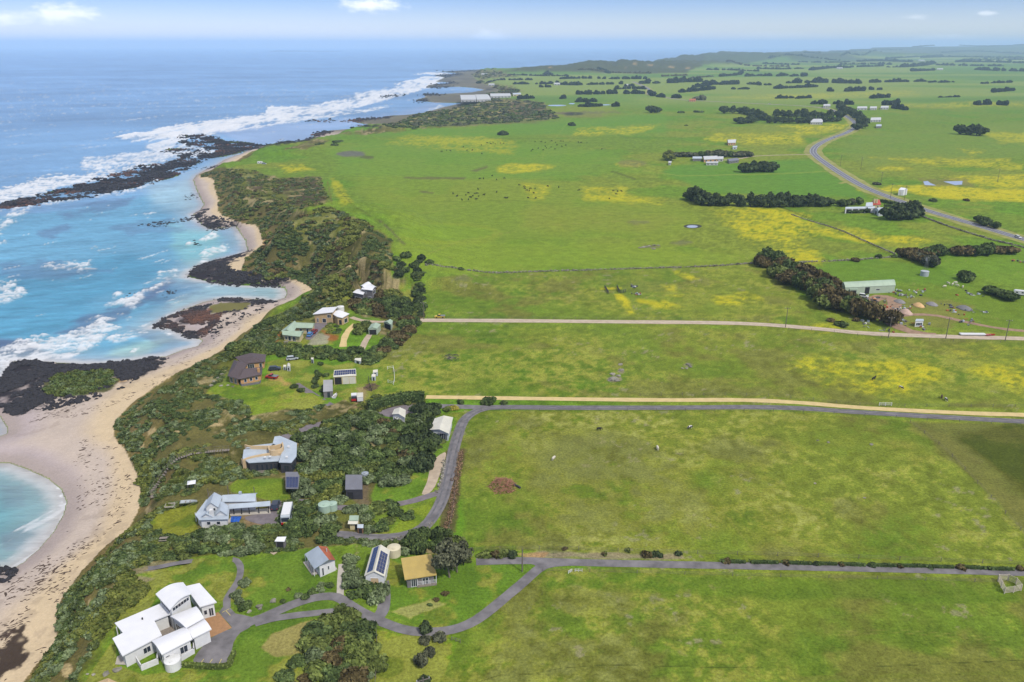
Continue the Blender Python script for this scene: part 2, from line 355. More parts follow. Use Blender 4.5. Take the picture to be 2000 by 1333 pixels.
# bare, wet and weedy marks in the pasture
bare = alb(120,112,92)
paint(ell(686,301,27,6), alb(112,110,112), .9, 3, 2); paint(ell(716,308,14,3), alb(80,80,70), .7, 2, 1)
for a in ([(785,345),(910,347),(905,351),(790,349)],[(915,335),(950,325),(955,328),(930,336)],[(820,374),(850,376),(845,379),(825,377)]): paint(a, alb(96,92,76), .7, 2, 2)
for cx, cy, rx, ry, a in ((1235,320,28,7,.5),(1245,435,26,4,.5),(1268,483,22,3,.8),(1330,475,22,4,.6),(1200,742,14,5,.9),(1212,726,5,4,.9),(1345,714,8,4,.6),(880,699,10,3,.9),(905,545,20,5,.4),(1270,560,60,12,.15),
    (1140,225,40,6,.35),(1100,222,22,3,.9),(1160,220,60,2,.6)): paint(ell(cx, cy, rx, ry), bare if cy < 690 else alb(148,140,122), a, 2, 3, 6, int(cx))
paint(ell(1120,223,20,3), alb(54,56,60), .8, 2, 1)
# weathered mark lines: drains, old fences, farm tracks in grass
for ln, w, c, a in ([(765,450),(780,470),(798,520)],1.5,alb(128,156,70),.6),([(740,430),(765,452),(790,478)],2.2,alb(98,92,74),.8),([(660,370),(690,402),(740,432)],1.4,alb(84,100,48),.6),\
    ([(900,1348),(940,1331),(975,1319),(1040,1317),(1100,1305),(1180,1299),(1280,1301),(1400,1304),(1500,1303),(1700,1303),(2000,1290),(2300,1270)],1.0,alb(66,84,40),.8),([(1060,1114),(1300,1117),(1700,1128),(2000,1138)],.9,alb(120,140,60),.4),([(1400,1200),(1600,1260),(1800,1300)],1.2,alb(110,134,60),.2),([(1195,335),(1240,350)],2,alb(78,92,52),.8),([(1230,330),(1330,344),(1520,340),(1640,334)],1.3,alb(140,164,84),.6),([(1500,395),(1640,450),(1740,498)],1.2,alb(72,84,40),.85),\
    ([(1120,705),(1200,790)],.8,alb(120,150,70),.4),([(1560,640),(1620,720)],1,alb(122,150,66),.35),([(1395,412),(1440,455),(1508,512)],1,alb(92,120,46),.6),([(880,696),(1120,690),(1250,700)],1.2,alb(94,130,48),.35),\
    ([(1130,215),(1060,300),(1060,312)],.7,alb(130,160,80),.4),([(640,355),(648,395)],1.4,alb(110,110,66),.7),([(1180,425),(1250,415),(1500,418)],.9,alb(92,126,46),.35),([(840,395),(1000,392),(1100,400)],1.2,alb(84,116,44),.4),([(900,272),(1500,268)],.8,alb(84,116,50),.4):
    C = lerp(C, c, lmask(ln, w, .8)*a)
# stock pads and wheel marks worn into the grass
for ln, c, a in (([(1000,806),(1040,850),(1150,900),(1290,930),(1420,1010),(1480,1085)],alb(150,150,92),.4),([(905,1050),(1000,1000),(1120,985),(1300,990),(1500,960),(1760,900)],alb(150,150,92),.3),([(1500,806),(1520,870),(1600,960),(1760,1030),(1960,1100)],alb(92,116,44),.4),
    ([(1090,1112),(1200,1180),(1330,1220),(1500,1240),(1750,1230),(2000,1250)],alb(150,152,90),.35),([(1093,1116),(1203,1186),(1333,1226),(1503,1246),(1753,1236),(2000,1256)],alb(150,152,90),.35),([(900,1300),(1040,1240),(1200,1230),(1340,1270),(1500,1333)],alb(92,116,44),.35),
    ([(760,760),(900,730),(1100,735),(1300,700),(1520,690),(1700,720)],alb(146,150,92),.35),([(830,640),(900,660),(1050,660),(1220,690)],alb(146,150,92),.3),([(1540,650),(1600,690),(1720,740),(1800,790)],alb(92,118,46),.35),([(850,600),(1000,580),(1180,590),(1350,570),(1480,590)],alb(150,152,94),.35),
    ([(780,520),(900,470),(1080,440),(1250,430),(1400,440)],alb(140,152,86),.4),([(800,420),(950,400),(1100,380),(1250,390),(1340,395)],alb(140,152,86),.35),([(1600,560),(1700,545),(1800,545),(1900,600)],alb(112,124,56),.4)):
    C = lerp(C, c, lmask(ln, 1.0, .9)*a*sst(.3, .55, nz(18, 3, 97)))
# ------------------------------------------------------------------ coastal scrub ground
scr, scr2, scr3 = alb(112,108,66), alb(86,86,48), alb(170,156,122)
SCRUB = [[(45,1400),(60,1330),(110,1240),(120,1170),(185,1090),(250,1032),(275,950),(245,880),(222,850),(232,815),(300,757),(407,700),(507,632),(575,600),(612,567),(690,600),(640,640),(610,670),(560,690),(520,692),(470,700),(440,740),(400,765),
   (480,790),(620,795),(720,775),(830,775),(830,800),(760,805),(730,815),(880,830),(850,900),(760,960),(700,1010),(820,1060),(880,1070),(930,1090),(900,1100),(820,1075),(700,1065),(560,1075),(400,1085),(300,1100),(240,1110),(260,1130),(300,1160),(250,1185),(190,1250),(150,1320),(140,1400)],
  [(480,545),(472,525),(490,495),(515,477),(505,445),(432,420),(420,355),(382,343),(440,328),(500,335),(540,348),(625,345),(643,395),(560,412),(640,412),(700,428),(765,470),(762,540),(820,560),(830,630),(760,660),(720,640),(690,585),(640,580),(612,570),(590,548)],
  [(740,245),(800,228),(865,212),(960,192),(1010,195),(1060,200),(1090,232),(1000,240),(900,246),(800,250)],
  [(850,200),(830,190),(880,182),(960,172),(930,150),(900,142),(960,136),(1010,150),(960,152),(930,160),(1000,170),(1020,180),(1000,185),(900,196)],
  [(440,700),(470,660),(507,634),(545,617),(577,602),(612,577),(616,560),(650,575),(640,590),(605,610),(560,628),(540,650),(515,690)],
  [(660,262),(760,246),(800,255),(740,262)],[(560,290),(620,272),(640,275),(600,292)]]
for i, P_ in enumerate(SCRUB):
    m = pmask(P_, 3, 4, 10, i)
    C = lerp(C, scr, m); C = lerp(C, scr2, m*sst(.45, .62, N3*.6+N2*.4)); C = lerp(C, scr3, m*sst(.52, .68, nz(16, 4, 51)*.6+N4*.4)*.85)
    C = lerp(C, alb(110,124,52), m*.6*sst(.56, .66, nz(24, 3, 53)))
m = np.where(TOP, sst(20, 10, DF), 0)*(PY > 300)
C = lerp(C, scr, m*.95); C = lerp(C, scr2, m*sst(.45, .62, N3*.6+N2*.4))
# dark burnt/cleared block, rank grass, marsh
paint([(490,352),(545,347),(622,345),(642,395),(620,402),(570,402),(590,370),(540,378),(495,368)], alb(78,66,52), .85, 3, 8, 14, 3, .4)
paint([(760,480),(765,540),(755,545),(745,500),(720,478)], alb(142,136,86), .8, 4, 5, 12)
paint([(1000,203),(1050,205),(1075,226),(1040,232),(985,234)], alb(104,92,72), .8, 3, 4, 40)
paint([(830,236),(1000,232),(1090,236),(1000,243),(850,247)], alb(104,116,72), .8, 3, 3, 40)
paint([(1090,116),(1200,104),(1300,102),(1380,104),(1370,128),(1340,142),(1250,145),(1150,142),(1060,140),(980,140),(1000,134)], alb(74,80,60), .95, 3, 2, 200)
paint([(1350,102),(1400,96),(1700,88),(1740,96),(1560,108),(1450,125),(1370,127)], alb(70,82,66), .85, 2, 2, 200)
for cx, cy, rx in ((1222,131,5),(1270,128,6),(1310,132,9),(1240,126,4),(1345,133,6),(1075,132,7),(1200,134,5)): paint(ell(cx, cy, rx, 1.6), alb(206,172,130), .55, 1.2, 1.5, 60, cx)
# bluff face: sandy earth and dry grass
bl = np.where(TOP, np.exp(-((DF-4)/7)**2), 0)*(PY > 250)
C = lerp(C, alb(140,122,84), bl*.8*sst(.35, .6, N3)); 
paint([(505,480),(520,468),(555,460),(535,472),(515,482)], alb(206,170,130), .85, 2, 2)
for cx, cy, rx, ry in ((640,525,5,6),(580,520,10,5),(612,505,8,4),(620,450,9,3),(575,440,5,2),(640,480,8,3),(300,845,12,7),(310,870,8,6),(265,800,4,6),(345,840,12,4),(275,870,6,8),(430,790,6,4),(690,520,9,4),(610,475,6,3),
    (330,900,10,6),(290,1000,5,8),(175,1185,6,14),(130,1310,8,12),(350,750,6,4),(420,830,16,3),(500,790,8,4)): paint(ell(cx, cy, rx, ry), alb(196,176,140), .75, 2, 4, 4, int(cx+cy))
# ------------------------------------------------------------------ sand
sand, wet, shell = alb(214,192,156), alb(188,174,170), alb(200,184,168)
bm = np.where(INL & ~TOP, 1.0, 0.0)
Cs = np.zeros_like(C); Cs[:] = shell
wdist = DW/(DW+DF)
Cs = lerp(Cs, wet, sst(.42, .12, wdist+(N2-.5)*.2)); Cs = lerp(Cs, sand, sst(.55, .85, wdist+(N2-.5)*.25))
Cs = lerp(Cs, alb(170,156,146), sst(8, 1.5, DW)*.8)
Cs = Cs*(.95+.10*(N4*.4+N3*.6))[..., None]
# strands of cast-up weed
wd = sst(.66, .74, fbm(X0*1.0+Y0*.25, Y0*1.0-X0*.35, 3.2, 3, 61, .6))*sst(.42, .58, nz(22, 3, 62))*sst(2, 8, DW)
wd *= np.where(PY > 700, 1, .6)
Cs = lerp(Cs, alb(120,104,94), np.clip(wd*.2, 0, 1))
fs_ = sst(268, 250, PY)*np.where((PX > 640) & (PX < 900) & (PY > 228), 1, sst(250, 235, PY))
Cs = lerp(Cs, lerp(np.broadcast_to(alb(84,82,70), C.shape), np.broadcast_to(alb(116,112,88), C.shape), N2), fs_*sst(0, 6, DW)*.92*sst(.34, .5, 1-np.abs(wdist-.5)*.3))
C = lerp(C, Cs, bm)
paint([(0,1262),(20,1240),(42,1228),(62,1250),(58,1275),(40,1290),(30,1310),(15,1333),(-20,1360),(-20,1270)], alb(58,46,40), .95, 4, 14, 4, 9, .34)
paint([(410,600),(430,592),(490,592),(480,603),(440,610),(415,612)], alb(122,118,68), .9, 2, 4, 5)   # grassed top of the reef islet
paint([(375,612),(400,600),(412,605),(400,615)], alb(150,90,52), .9, 2, 3, 4, 1, .4)
paint([(80,770),(85,745),(110,732),(150,725),(215,722),(232,745),(215,762),(170,775),(120,778)], alb(92,92,54), 1, 3, 4, 6)
paint([(228,725),(260,728),(250,745),(232,748)], alb(206,172,124), .9, 3, 3, 5)
paint(REEF1, alb(42,40,44), 1, 2, 3, 20); paint([(250,358),(290,345),(330,335),(370,322),(375,332),(340,346),(300,352)], alb(116,82,66), .7, 5, 6, 20, 2, .42); paint(ell(318,338,22,5), alb(112,104,72), .8, 3, 3, 15)
# under the shore reefs
ROCKS = [ # px outline, boulder count, size metres, rust share
 ('big',[(-40,413),(0,410),(40,404),(110,394),(180,384),(260,368),(320,351),(350,341),(375,325),(400,311),(440,304),(480,295),(520,284),(490,279),(440,275),(420,265),(390,263),(345,266),(340,275),(375,290),(330,291),(300,297),(340,301),(355,310),(320,318),(270,325),(220,340),(180,350),(150,362),(100,375),(50,385),(0,399)],7500,2.4,.12),
 ('bay',[(270,440),(300,433),(350,428),(400,412),(395,422),(365,430),(330,438),(290,441)],320,1.7,0),
 ('lobe',[(385,428),(410,425),(440,432),(462,441),(440,447),(415,449),(398,441)],420,1.6,0),
 ('spot',[(355,380),(385,377),(388,387),(370,391),(357,388)],90,1.5,0),
 ('point',[(362,540),(375,527),(400,514),(440,504),(490,493),(480,500),(450,512),(440,522),(455,535),(500,544),(555,545),(565,550),(545,557),(500,558),(450,556),(400,549)],5200,1.25,.02),
 ('wave',[(370,474),(385,470),(400,473),(385,478)],40,1.5,0),
 ('islet',[(300,638),(320,622),(360,605),(400,590),(440,581),(500,582),(545,590),(500,597),(470,607),(430,618),(425,632),(400,655),(365,660),(355,648),(330,640)],5600,1.2,.105),
 ('scatter',[(410,640),(440,626),(490,612),(520,606),(500,620),(440,645),(415,665)],120,1.1,0),
 ('head',[(-30,800),(-30,760),(0,742),(18,715),(30,705),(60,703),(100,706),(150,712),(200,710),(250,703),(285,696),(325,702),(318,715),(290,730),(270,745),(240,750),(225,735),(215,722),(150,725),(110,732),(85,745),(78,770),(110,780),(60,800),(30,812),(0,810)],8500,1.4,.05),
 ('tail',[(60,800),(110,782),(170,780),(230,755),(270,742),(262,755),(220,775),(140,800),(80,806)],260,1.3,0),
 ('pool',[(-20,1100),(10,1102),(28,1112),(30,1130),(15,1142),(-20,1140)],170,1.1,0),
 ('inlet',[(372,325),(400,325),(430,324),(410,330),(385,331)],120,1.5,.1),
 ('coastA',[(505,284),(550,278),(600,271),(612,266),(606,260),(630,254),(650,258),(640,262),(620,268),(600,276),(540,284)],420,2.6,.15),
 ('coastB',[(532,275),(575,275),(580,278),(545,280)],100,2.5,.1),
 ('coastC',[(590,236),(620,233),(660,233),(655,237),(610,238)],130,3.5,.2),('coastD',[(660,234),(720,231),(765,227),(760,231),(720,235),(690,240),(675,238)],260,3.5,.2),('coastE',[(690,243),(740,245),(750,248),(712,250)],120,3,.2),
 ('coastF',[(735,187),(790,185),(775,189),(750,192)],90,5,.1),('coastG',[(805,197),(832,193),(840,199),(812,201)],90,4.5,.1),('coastH',[(820,183),(870,184),(860,187),(825,187)],80,5,.1),('coastI',[(828,171),(870,168),(885,170),(840,174)],80,5,.1),
 ('coastJ',[(845,147),(895,143),(905,146),(870,152)],70,7,.1),('coastK',[(852,140),(925,137),(930,139),(870,141)],60,9,.1),('coastL',[(838,166),(880,160),(895,163),(850,167)],70,6,.1),
 ('surfA',[(316,568),(330,563),(345,570),(330,578),(318,577)],40,1.2,0),('surfB',[(230,573),(262,568),(285,575),(250,583)],40,1.2,0)]
for nm, P_, n_, s_, r_ in ROCKS: paint(P_, alb(42,40,46), .97 if nm not in ('scatter','tail','pool') else .15, 3, 9 if P_[0][1] > 420 else 3, 4, n_, .40 if nm in ('head','point','islet','lobe') else None)
# ------------------------------------------------------------------ lawns, yards and worn earth around the houses
lawn, lawny, earth, gravel = alb(98,136,52), alb(150,154,76), alb(158,140,116), alb(128,120,116)
def lawnp(poly, col=lawn, a=1, soft=2, brk=2, seed=0):
    m = pmask(poly, soft, brk, 5, seed)*a
    t = lerp(np.broadcast_to(col, C.shape), np.broadcast_to(lawny, C.shape), sst(.46, .64, N3*.6+N2*.4)*.8)
    t = lerp(t, np.broadcast_to(alb(74,114,40), C.shape), sst(.5, .7, nz(7, 3, 71))*.6)
    globals().__setitem__('C', lerp(C, t, m))
lawnp([(290,1010),(330,985),(385,985),(385,1040),(345,1050),(290,1040),(285,1058),(300,1065),(275,1070)], alb(126,140,56))
lawnp([(445,950),(465,935),(555,935),(560,960),(575,978),(530,978),(450,962)], alb(110,142,52))
lawnp([(240,1115),(300,1100),(390,1092),(462,1096),(472,1120),(440,1160),(440,1190),(420,1170),(400,1150),(330,1140),(290,1190),(225,1215),(215,1260),(165,1333),(100,1420),(640,1420),(620,1330),(600,1210),(640,1205),(660,1190),(520,1200),(470,1235),(440,1295),(350,1310),(280,1320),(230,1300),(220,1215)])
lawnp([(475,1095),(560,1080),(600,1070),(660,1085),(660,1140),(640,1165),(580,1180),(490,1205),(455,1190),(440,1170)])
lawnp([(535,1200),(600,1176),(640,1175),(680,1186),(650,1192),(560,1203)])
lawnp([(755,1090),(785,1080),(850,1100),(940,1100),(1040,1100),(1050,1110),(1000,1150),(930,1200),(880,1228),(830,1228),(760,1200),(755,1150)], alb(94,136,48))
lawnp([(735,1230),(800,1240),(900,1240),(860,1333),(730,1420),(720,1300)], alb(104,146,44))
lawnp([(400,770),(440,740),(448,752),(500,755),(520,745),(560,740),(600,760),(635,785),(610,800),(560,798),(490,812),(480,785)], alb(116,150,52))
lawnp([(520,708),(560,700),(610,705),(650,715),(700,705),(740,712),(730,785),(690,790),(650,770),(600,760),(560,740),(525,730)], alb(108,144,58))
lawnp([(545,672),(600,662),(650,660),(650,672),(580,680)], alb(108,144,56)); lawnp([(645,580),(690,568),(690,588),(650,588)], alb(98,140,52))
lawnp([(775,555),(800,552),(812,590),(800,596)], alb(108,148,58)); lawnp([(680,615),(740,622),(745,628),(690,628)], alb(100,140,54))
lawnp([(722,970),(735,940),(800,940),(825,880),(868,878),(850,900),(835,950),(800,985),(760,980),(728,985)], alb(100,142,52))
lawnp([(700,1046),(760,1040),(800,1000),(845,975),(840,1010),(800,1040),(730,1050)], alb(120,150,52), 1, 2, 3)
lawnp([(850,850),(880,830),(878,850),(884,865),(870,882),(845,872)], alb(102,144,54)); lawnp([(848,808),(900,805),(890,815),(850,816)], alb(108,144,56))
for p_, c_ in (([(595,1215),(625,1210),(605,1240),(590,1275),(540,1282),(510,1265),(530,1240)], alb(172,156,104)), ([(1020,1090),(1060,1076),(1200,1080),(1330,1084),(1340,1092),(1200,1092),(1050,1090)], alb(164,148,130)),
  ([(1010,1082),(1070,1080),(1060,1090),(1030,1090)], alb(186,150,112)),([(190,1160),(260,1125),(300,1130),(260,1160),(200,1190)], alb(158,142,122)),([(245,1115),(290,1105),(340,1095),(300,1115),(260,1125)], alb(150,132,118)),
  ([(700,945),(720,940),(725,985),(700,990),(690,975)], alb(128,112,98)),([(735,820),(800,790),(830,800),(840,815),(790,815),(745,812)], alb(122,112,110)),([(470,1008),(520,1002),(530,1024),(480,1028)], alb(156,132,108)),
  ([(520,655),(545,640),(548,660),(540,668),(518,662)], alb(158,92,56)),([(628,645),(660,655),(660,665),(640,668)], alb(164,96,60)),([(515,738),(545,735),(575,752),(560,755)], alb(196,160,104)),
  ([(612,648),(640,655),(635,670),(600,675)], alb(176,172,160)),([(545,850),(580,835),(600,835),(570,855)], alb(140,128,120)),([(640,1260),(720,1270),(718,1330),(640,1340)], alb(110,98,74)),
  ([(1700,590),(1740,578),(1760,585),(1745,605),(1720,620),(1730,612),(1700,605)], alb(166,134,112)),([(1780,583),(1820,585),(1840,600),(1800,604),(1770,595)], alb(176,140,92)),([(1690,585),(1760,580),(1850,585),(1900,600),(1860,640),(1760,640),(1720,610)], alb(124,134,74)),
  ([(1795,350),(1890,350),(1900,364),(1810,366)], alb(134,128,74)),([(870,880),(905,880),(890,1040),(850,1044)], alb(96,72,62)),([(700,760),(720,755),(712,785),(690,800)], alb(172,150,116)),([(865,1075),(900,1080),(880,1090)], alb(120,110,90)),
  ([(700,1320),(725,1310),(720,1340)], alb(160,120,100)),([(755,1195),(840,1170),(870,1180),(800,1210)], alb(176,172,110)),([(1540,1325),(2000,1310),(2000,1316),(1560,1330)], alb(110,130,60))):
    paint(p_, c_, .75, 3, 5, 6, int(p_[0][0]))
    paint(p_, c_*.8, .4, 3, 3, 3, int(p_[0][1]), .5)
# house gardens with rocks
paint([(410,742),(440,720),(448,735),(450,752),(430,756)], alb(140,150,110), .8, 2, 3, 3, 2, .48)
# the grassed crown of the reef islet
m = pmask(SCRUB[4], 2, 2)*TOP; C = lerp(C, scr, m); C = lerp(C, scr2, m*sst(.45, .62, N3*.6+N2*.4))
paint([(412,600),(432,591),(492,591),(482,603),(442,610),(414,612)], alb(122,118,68), .95, 2, 4, 5); paint([(378,612),(402,600),(414,604),(402,615)], alb(140,92,62), .8, 2, 3, 4, 1, .4)
# ------------------------------------------------------------------ the ground mesh, cut into land, beach and reef bed
def ground_mat(nm='weathered_ground', k=1.0):
    m, nt, p = newmat(nm); N, L = nt.nodes, nt.links
    at = N.new('ShaderNodeAttribute'); at.attribute_name = 'earth'
    geo = N.new('ShaderNodeNewGeometry')
    def noise(sc, d, r):
        n = N.new('ShaderNodeTexNoise'); n.inputs['Scale'].default_value = sc; n.inputs['Detail'].default_value = d; n.inputs['Roughness'].default_value = r
        L.new(geo.outputs['Position'], n.inputs['Vector']); return n
    a, b = noise(1.5, 5, .8), noise(.16, 6, .7)
    def rng_(n, lo, hi, f0=.3, f1=.7):
        r = N.new('ShaderNodeMapRange'); r.inputs[1].default_value = f0; r.inputs[2].default_value = f1; r.inputs[3].default_value = lo; r.inputs[4].default_value = hi
        L.new(n.outputs['Fac'], r.inputs[0]); return r
    r1, r2 = rng_(a, 1-.5*k, 1+.5*k), rng_(b, 1-.2*k, 1+.2*k)
    mu = N.new('ShaderNodeMath'); mu.operation = 'MULTIPLY'; L.new(r1.outputs[0], mu.inputs[0]); L.new(r2.outputs[0], mu.inputs[1])
    mx = N.new('ShaderNodeMix'); mx.data_type = 'RGBA'; mx.blend_type = 'MULTIPLY'; mx.inputs[0].default_value = 1
    L.new(at.outputs['Color'], mx.inputs[6]); L.new(mu.outputs[0], mx.inputs[7]); L.new(mx.outputs[2], p.inputs['Base Color'])
    bp = N.new('ShaderNodeBump'); bp.inputs['Strength'].default_value = .5*k; bp.inputs['Distance'].default_value = .35
    L.new(a.outputs['Fac'], bp.inputs['Height']); L.new(bp.outputs[0], p.inputs['Normal'])
    p.inputs['Roughness'].default_value = .9; p.inputs['Specular IOR Level'].default_value = .05
    return m
GM = ground_mat(); GMS = ground_mat('beach_sand', .28)
nr, nc = X0.shape
idx = np.arange(nr*nc).reshape(nr, nc)
quads = np.stack([idx[:-1,:-1], idx[:-1,1:], idx[1:,1:], idx[1:,:-1]], -1).reshape(-1, 4)
VT = np.stack([X0, Y0, HZ], -1).reshape(-1, 3); gr_ = sst(1.08, 1.35, C[..., 1]/np.maximum(C[..., 0], 1e-4))
tone = lerp(lerp(np.broadcast_to(np.array([1.0, .98, .84]), C.shape), np.broadcast_to(np.array([1.24, 1.01, .76]), C.shape), gr_), np.broadcast_to(np.array([1.06, 1.06, 1.10]), C.shape), bm)
CC = np.clip(C*tone, .004, .9).reshape(-1, 3)
hq = HZ.ravel()[quads]; keep = hq.max(1) > -1.2
isb = (INL & ~TOP).ravel()[quads].mean(1) > .5
istop = TOP.ravel()[quads].mean(1) >= .5
def part_mesh(name, sel, m=GM):
    q = quads[sel]; u, inv = np.unique(q, return_inverse=True)
    o = np_mesh(name, VT[u], inv.reshape(-1, 4), m, {'earth': CC[u]}, True); o['kind'] = 'structure'; return o
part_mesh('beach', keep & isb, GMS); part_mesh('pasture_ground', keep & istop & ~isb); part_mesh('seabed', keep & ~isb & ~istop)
# ================================================================== SEA
prow = []
py = 1480.0
while py > 95.5:
    b = (666.5-py)/F; prow.append((CP+b*SP)*(-CZ)/(-SP+b*CP)); py -= 2.0 if py > 160 else 1.0
prow = np.array([p for p in prow if p < 24000]+[26000., 30000., 36000., 45000.])
SU = np.linspace(-1.1, .62, 900)
SY, SUU = np.meshgrid(prow, SU, indexing='ij'); SX = SUU*(SY+46)
sd_in = inpoly(SX, SY, landP)
nearS = (SY < 30000)
SD = np.full(SX.shape, 900.0); SD[nearS] = dline(SX[nearS], SY[nearS], ww)
SPX, SPY = proj(SX, SY, np.zeros_like(SX))
def snz(sx, sy, oct=4, seed=0, g=.6, rot=0.0):
    c, s = math.cos(rot), math.sin(rot)
    return fbm((SX*c+SY*s)/sx, (-SX*s+SY*c)/sy, 1.0, oct, seed, g)
deep, mid, turq, pale, weed = alb(122,160,200), alb(120,164,202), alb(100,168,196), alb(176,196,196), alb(84,96,132)
S = np.zeros(SX.shape+(3,)); S[:] = mid
S = lerp(S, deep, sst(330, 150, SPY)*.9)
lagoon = [(-100,1040),(-100,900),(60,910),(130,960),(125,1010),(40,1110),(-100,1120)]
bay = [(-80,700),(-80,440),(60,420),(200,400),(330,370),(380,345),(385,400),(330,440),(400,450),(470,470),(430,510),(370,540),(420,556),(560,560),(540,590),(400,580),(320,630),(370,670),(260,705),(100,700),(20,700)]
def smask(poly, soft=8, brk=0, ns=30, seed=0):
    P = np.asarray(poly, float); m = np.zeros(SX.shape); pad = soft+brk+2
    bb = (SPX > P[:,0].min()-pad) & (SPX < P[:,0].max()+pad) & (SPY > P[:,1].min()-pad) & (SPY < P[:,1].max()+pad)
    if not bb.any(): return m
    x, y = SPX[bb], SPY[bb]; d = dline(x, y*1.6, P*[1,1.6], True); d = np.where(inpoly(x, y, P), d, -d)
    if brk: d = d+(fbm(SX[bb], SY[bb], ns, 5, seed+70, .65)-.5)*2*brk
    m[bb] = sst(-soft, soft, d); return m
def spaint(poly, col, a=1, soft=8, brk=6, ns=30, seed=0):
    global S
    S = lerp(S, col, smask(poly, soft, brk, ns, seed)*a)
spaint(bay, turq, .8, 14, 14); spaint(lagoon, alb(104,164,172), .95, 10, 8)
spaint([(-80,600),(-80,520),(120,540),(250,500),(330,520),(200,600),(100,660),(-80,680)], alb(78,154,186), .85, 25, 25)
spaint([(330,440),(420,450),(440,490),(380,530),(340,500)], alb(140,200,200), .7, 16, 10); spaint([(280,360),(385,345),(390,420),(300,400)], alb(176,206,214), .7, 20, 10)
spaint([(400,555),(560,560),(550,590),(430,582),(330,610),(330,590)], alb(166,206,214), .7, 14, 8); spaint([(230,680),(320,655),(340,665),(270,700),(190,700)], alb(158,196,186), .75, 12, 10)
spaint([(400,250),(600,240),(760,225),(850,200),(870,215),(760,235),(640,255),(600,275),(480,285)], alb(150,172,204), .8, 10, 6)
for P_, a in (([(-30,740),(-30,660),(60,670),(100,690),(40,710)],.8),([(110,650),(160,620),(240,600),(330,545),(350,550),(240,620),(150,660)],.6),([(290,560),(380,545),(400,570),(320,600),(290,590)],.4),([(100,425),(200,395),(260,385),(240,405),(140,425)],.5),
   ([(80,455),(130,440),(140,455),(100,465)],.5),([(220,445),(330,430),(360,450),(260,460)],.4),([(10,1050),(60,1030),(90,1040),(60,1070),(10,1080)],.5),([(10,950),(40,950),(50,990),(0,1000)],.3),([(250,640),(360,640),(370,665),(300,680)],.5),([(0,515),(90,510),(220,530),(80,545),(0,540)],.45)):
    spaint(P_, weed, a, 8, 14, 12, int(P_[0][0]))
# patchy light and dark water, shallows going sandy at the edge
pt = snz(160, 60, 4, 3, .6, .4)
S = S*(.80+.40*pt)[..., None]
wv = snz(26, 7, 4, 31, .65, .55); wv2 = snz(9, 3, 3, 33, .65, .5); far_ = snz(500, 260, 4, 35, .6, .05)
nearw = sst(240, 420, SPY)
S = S*(1+(.30*(wv-.5)+.26*(wv2-.5))*nearw+.34*(far_-.5)*(1-nearw)*sst(100, 140, SPY))[..., None]
S = lerp(S, alb(172,188,190), sst(22, 3, SD)*.55*(SPY > 300)); S = lerp(S, alb(186,174,166), sst(7, 0, SD)*.8*(SPY > 300))
# ------------------------------------------------------------------ surf
foam = np.zeros(SX.shape)
lace = 1-np.abs(snz(7, 4, 5, 11, .7, .5)-.5)*2; lace2 = 1-np.abs(snz(30, 11, 5, 13, .65, .3)-.5)*2
fine = snz(3.5, 2.2, 4, 15, .7, .3); blot = snz(60, 26, 4, 17, .6, .2)
_L = lace*.34+lace2*.34+fine*.32
_q = np.quantile(_L, np.linspace(0, 1, 101)); LU = np.interp(_L, _q, np.linspace(0, 1, 101))
_F = (1-np.abs(snz(16, 75, 4, 91, .6, .1)-.5)*2)*.35+snz(46, 190, 4, 93, .6, .1)*.3+snz(9, 40, 3, 95, .65, .0)*.35
_q = np.quantile(_F[SPY > 120], np.linspace(0, 1, 101)); LUF = np.interp(_F, _q, np.linspace(0, 1, 101)); LU = LU*sst(270, 330, SPY)+LUF*(1-sst(270, 330, SPY))
def surf(poly, dens, soft=6, brk=8, ns=22, seed=0):
    """dens 1 = solid white water, lower = lace; the patch frays towards its edge"""
    global foam
    m = smask(poly, soft, brk, ns, seed)
    t = LU-(1-m)*1.15+(blot-.5)*.35*(1-dens)
    d = min(dens, 1.02)*.94; w_ = .2 if dens > .9 else .36
    foam = np.maximum(foam, sst(1-d-w_, 1-d+w_*1.1, t)*(.68+.32*LU)*(1 if dens > .9 else .92))
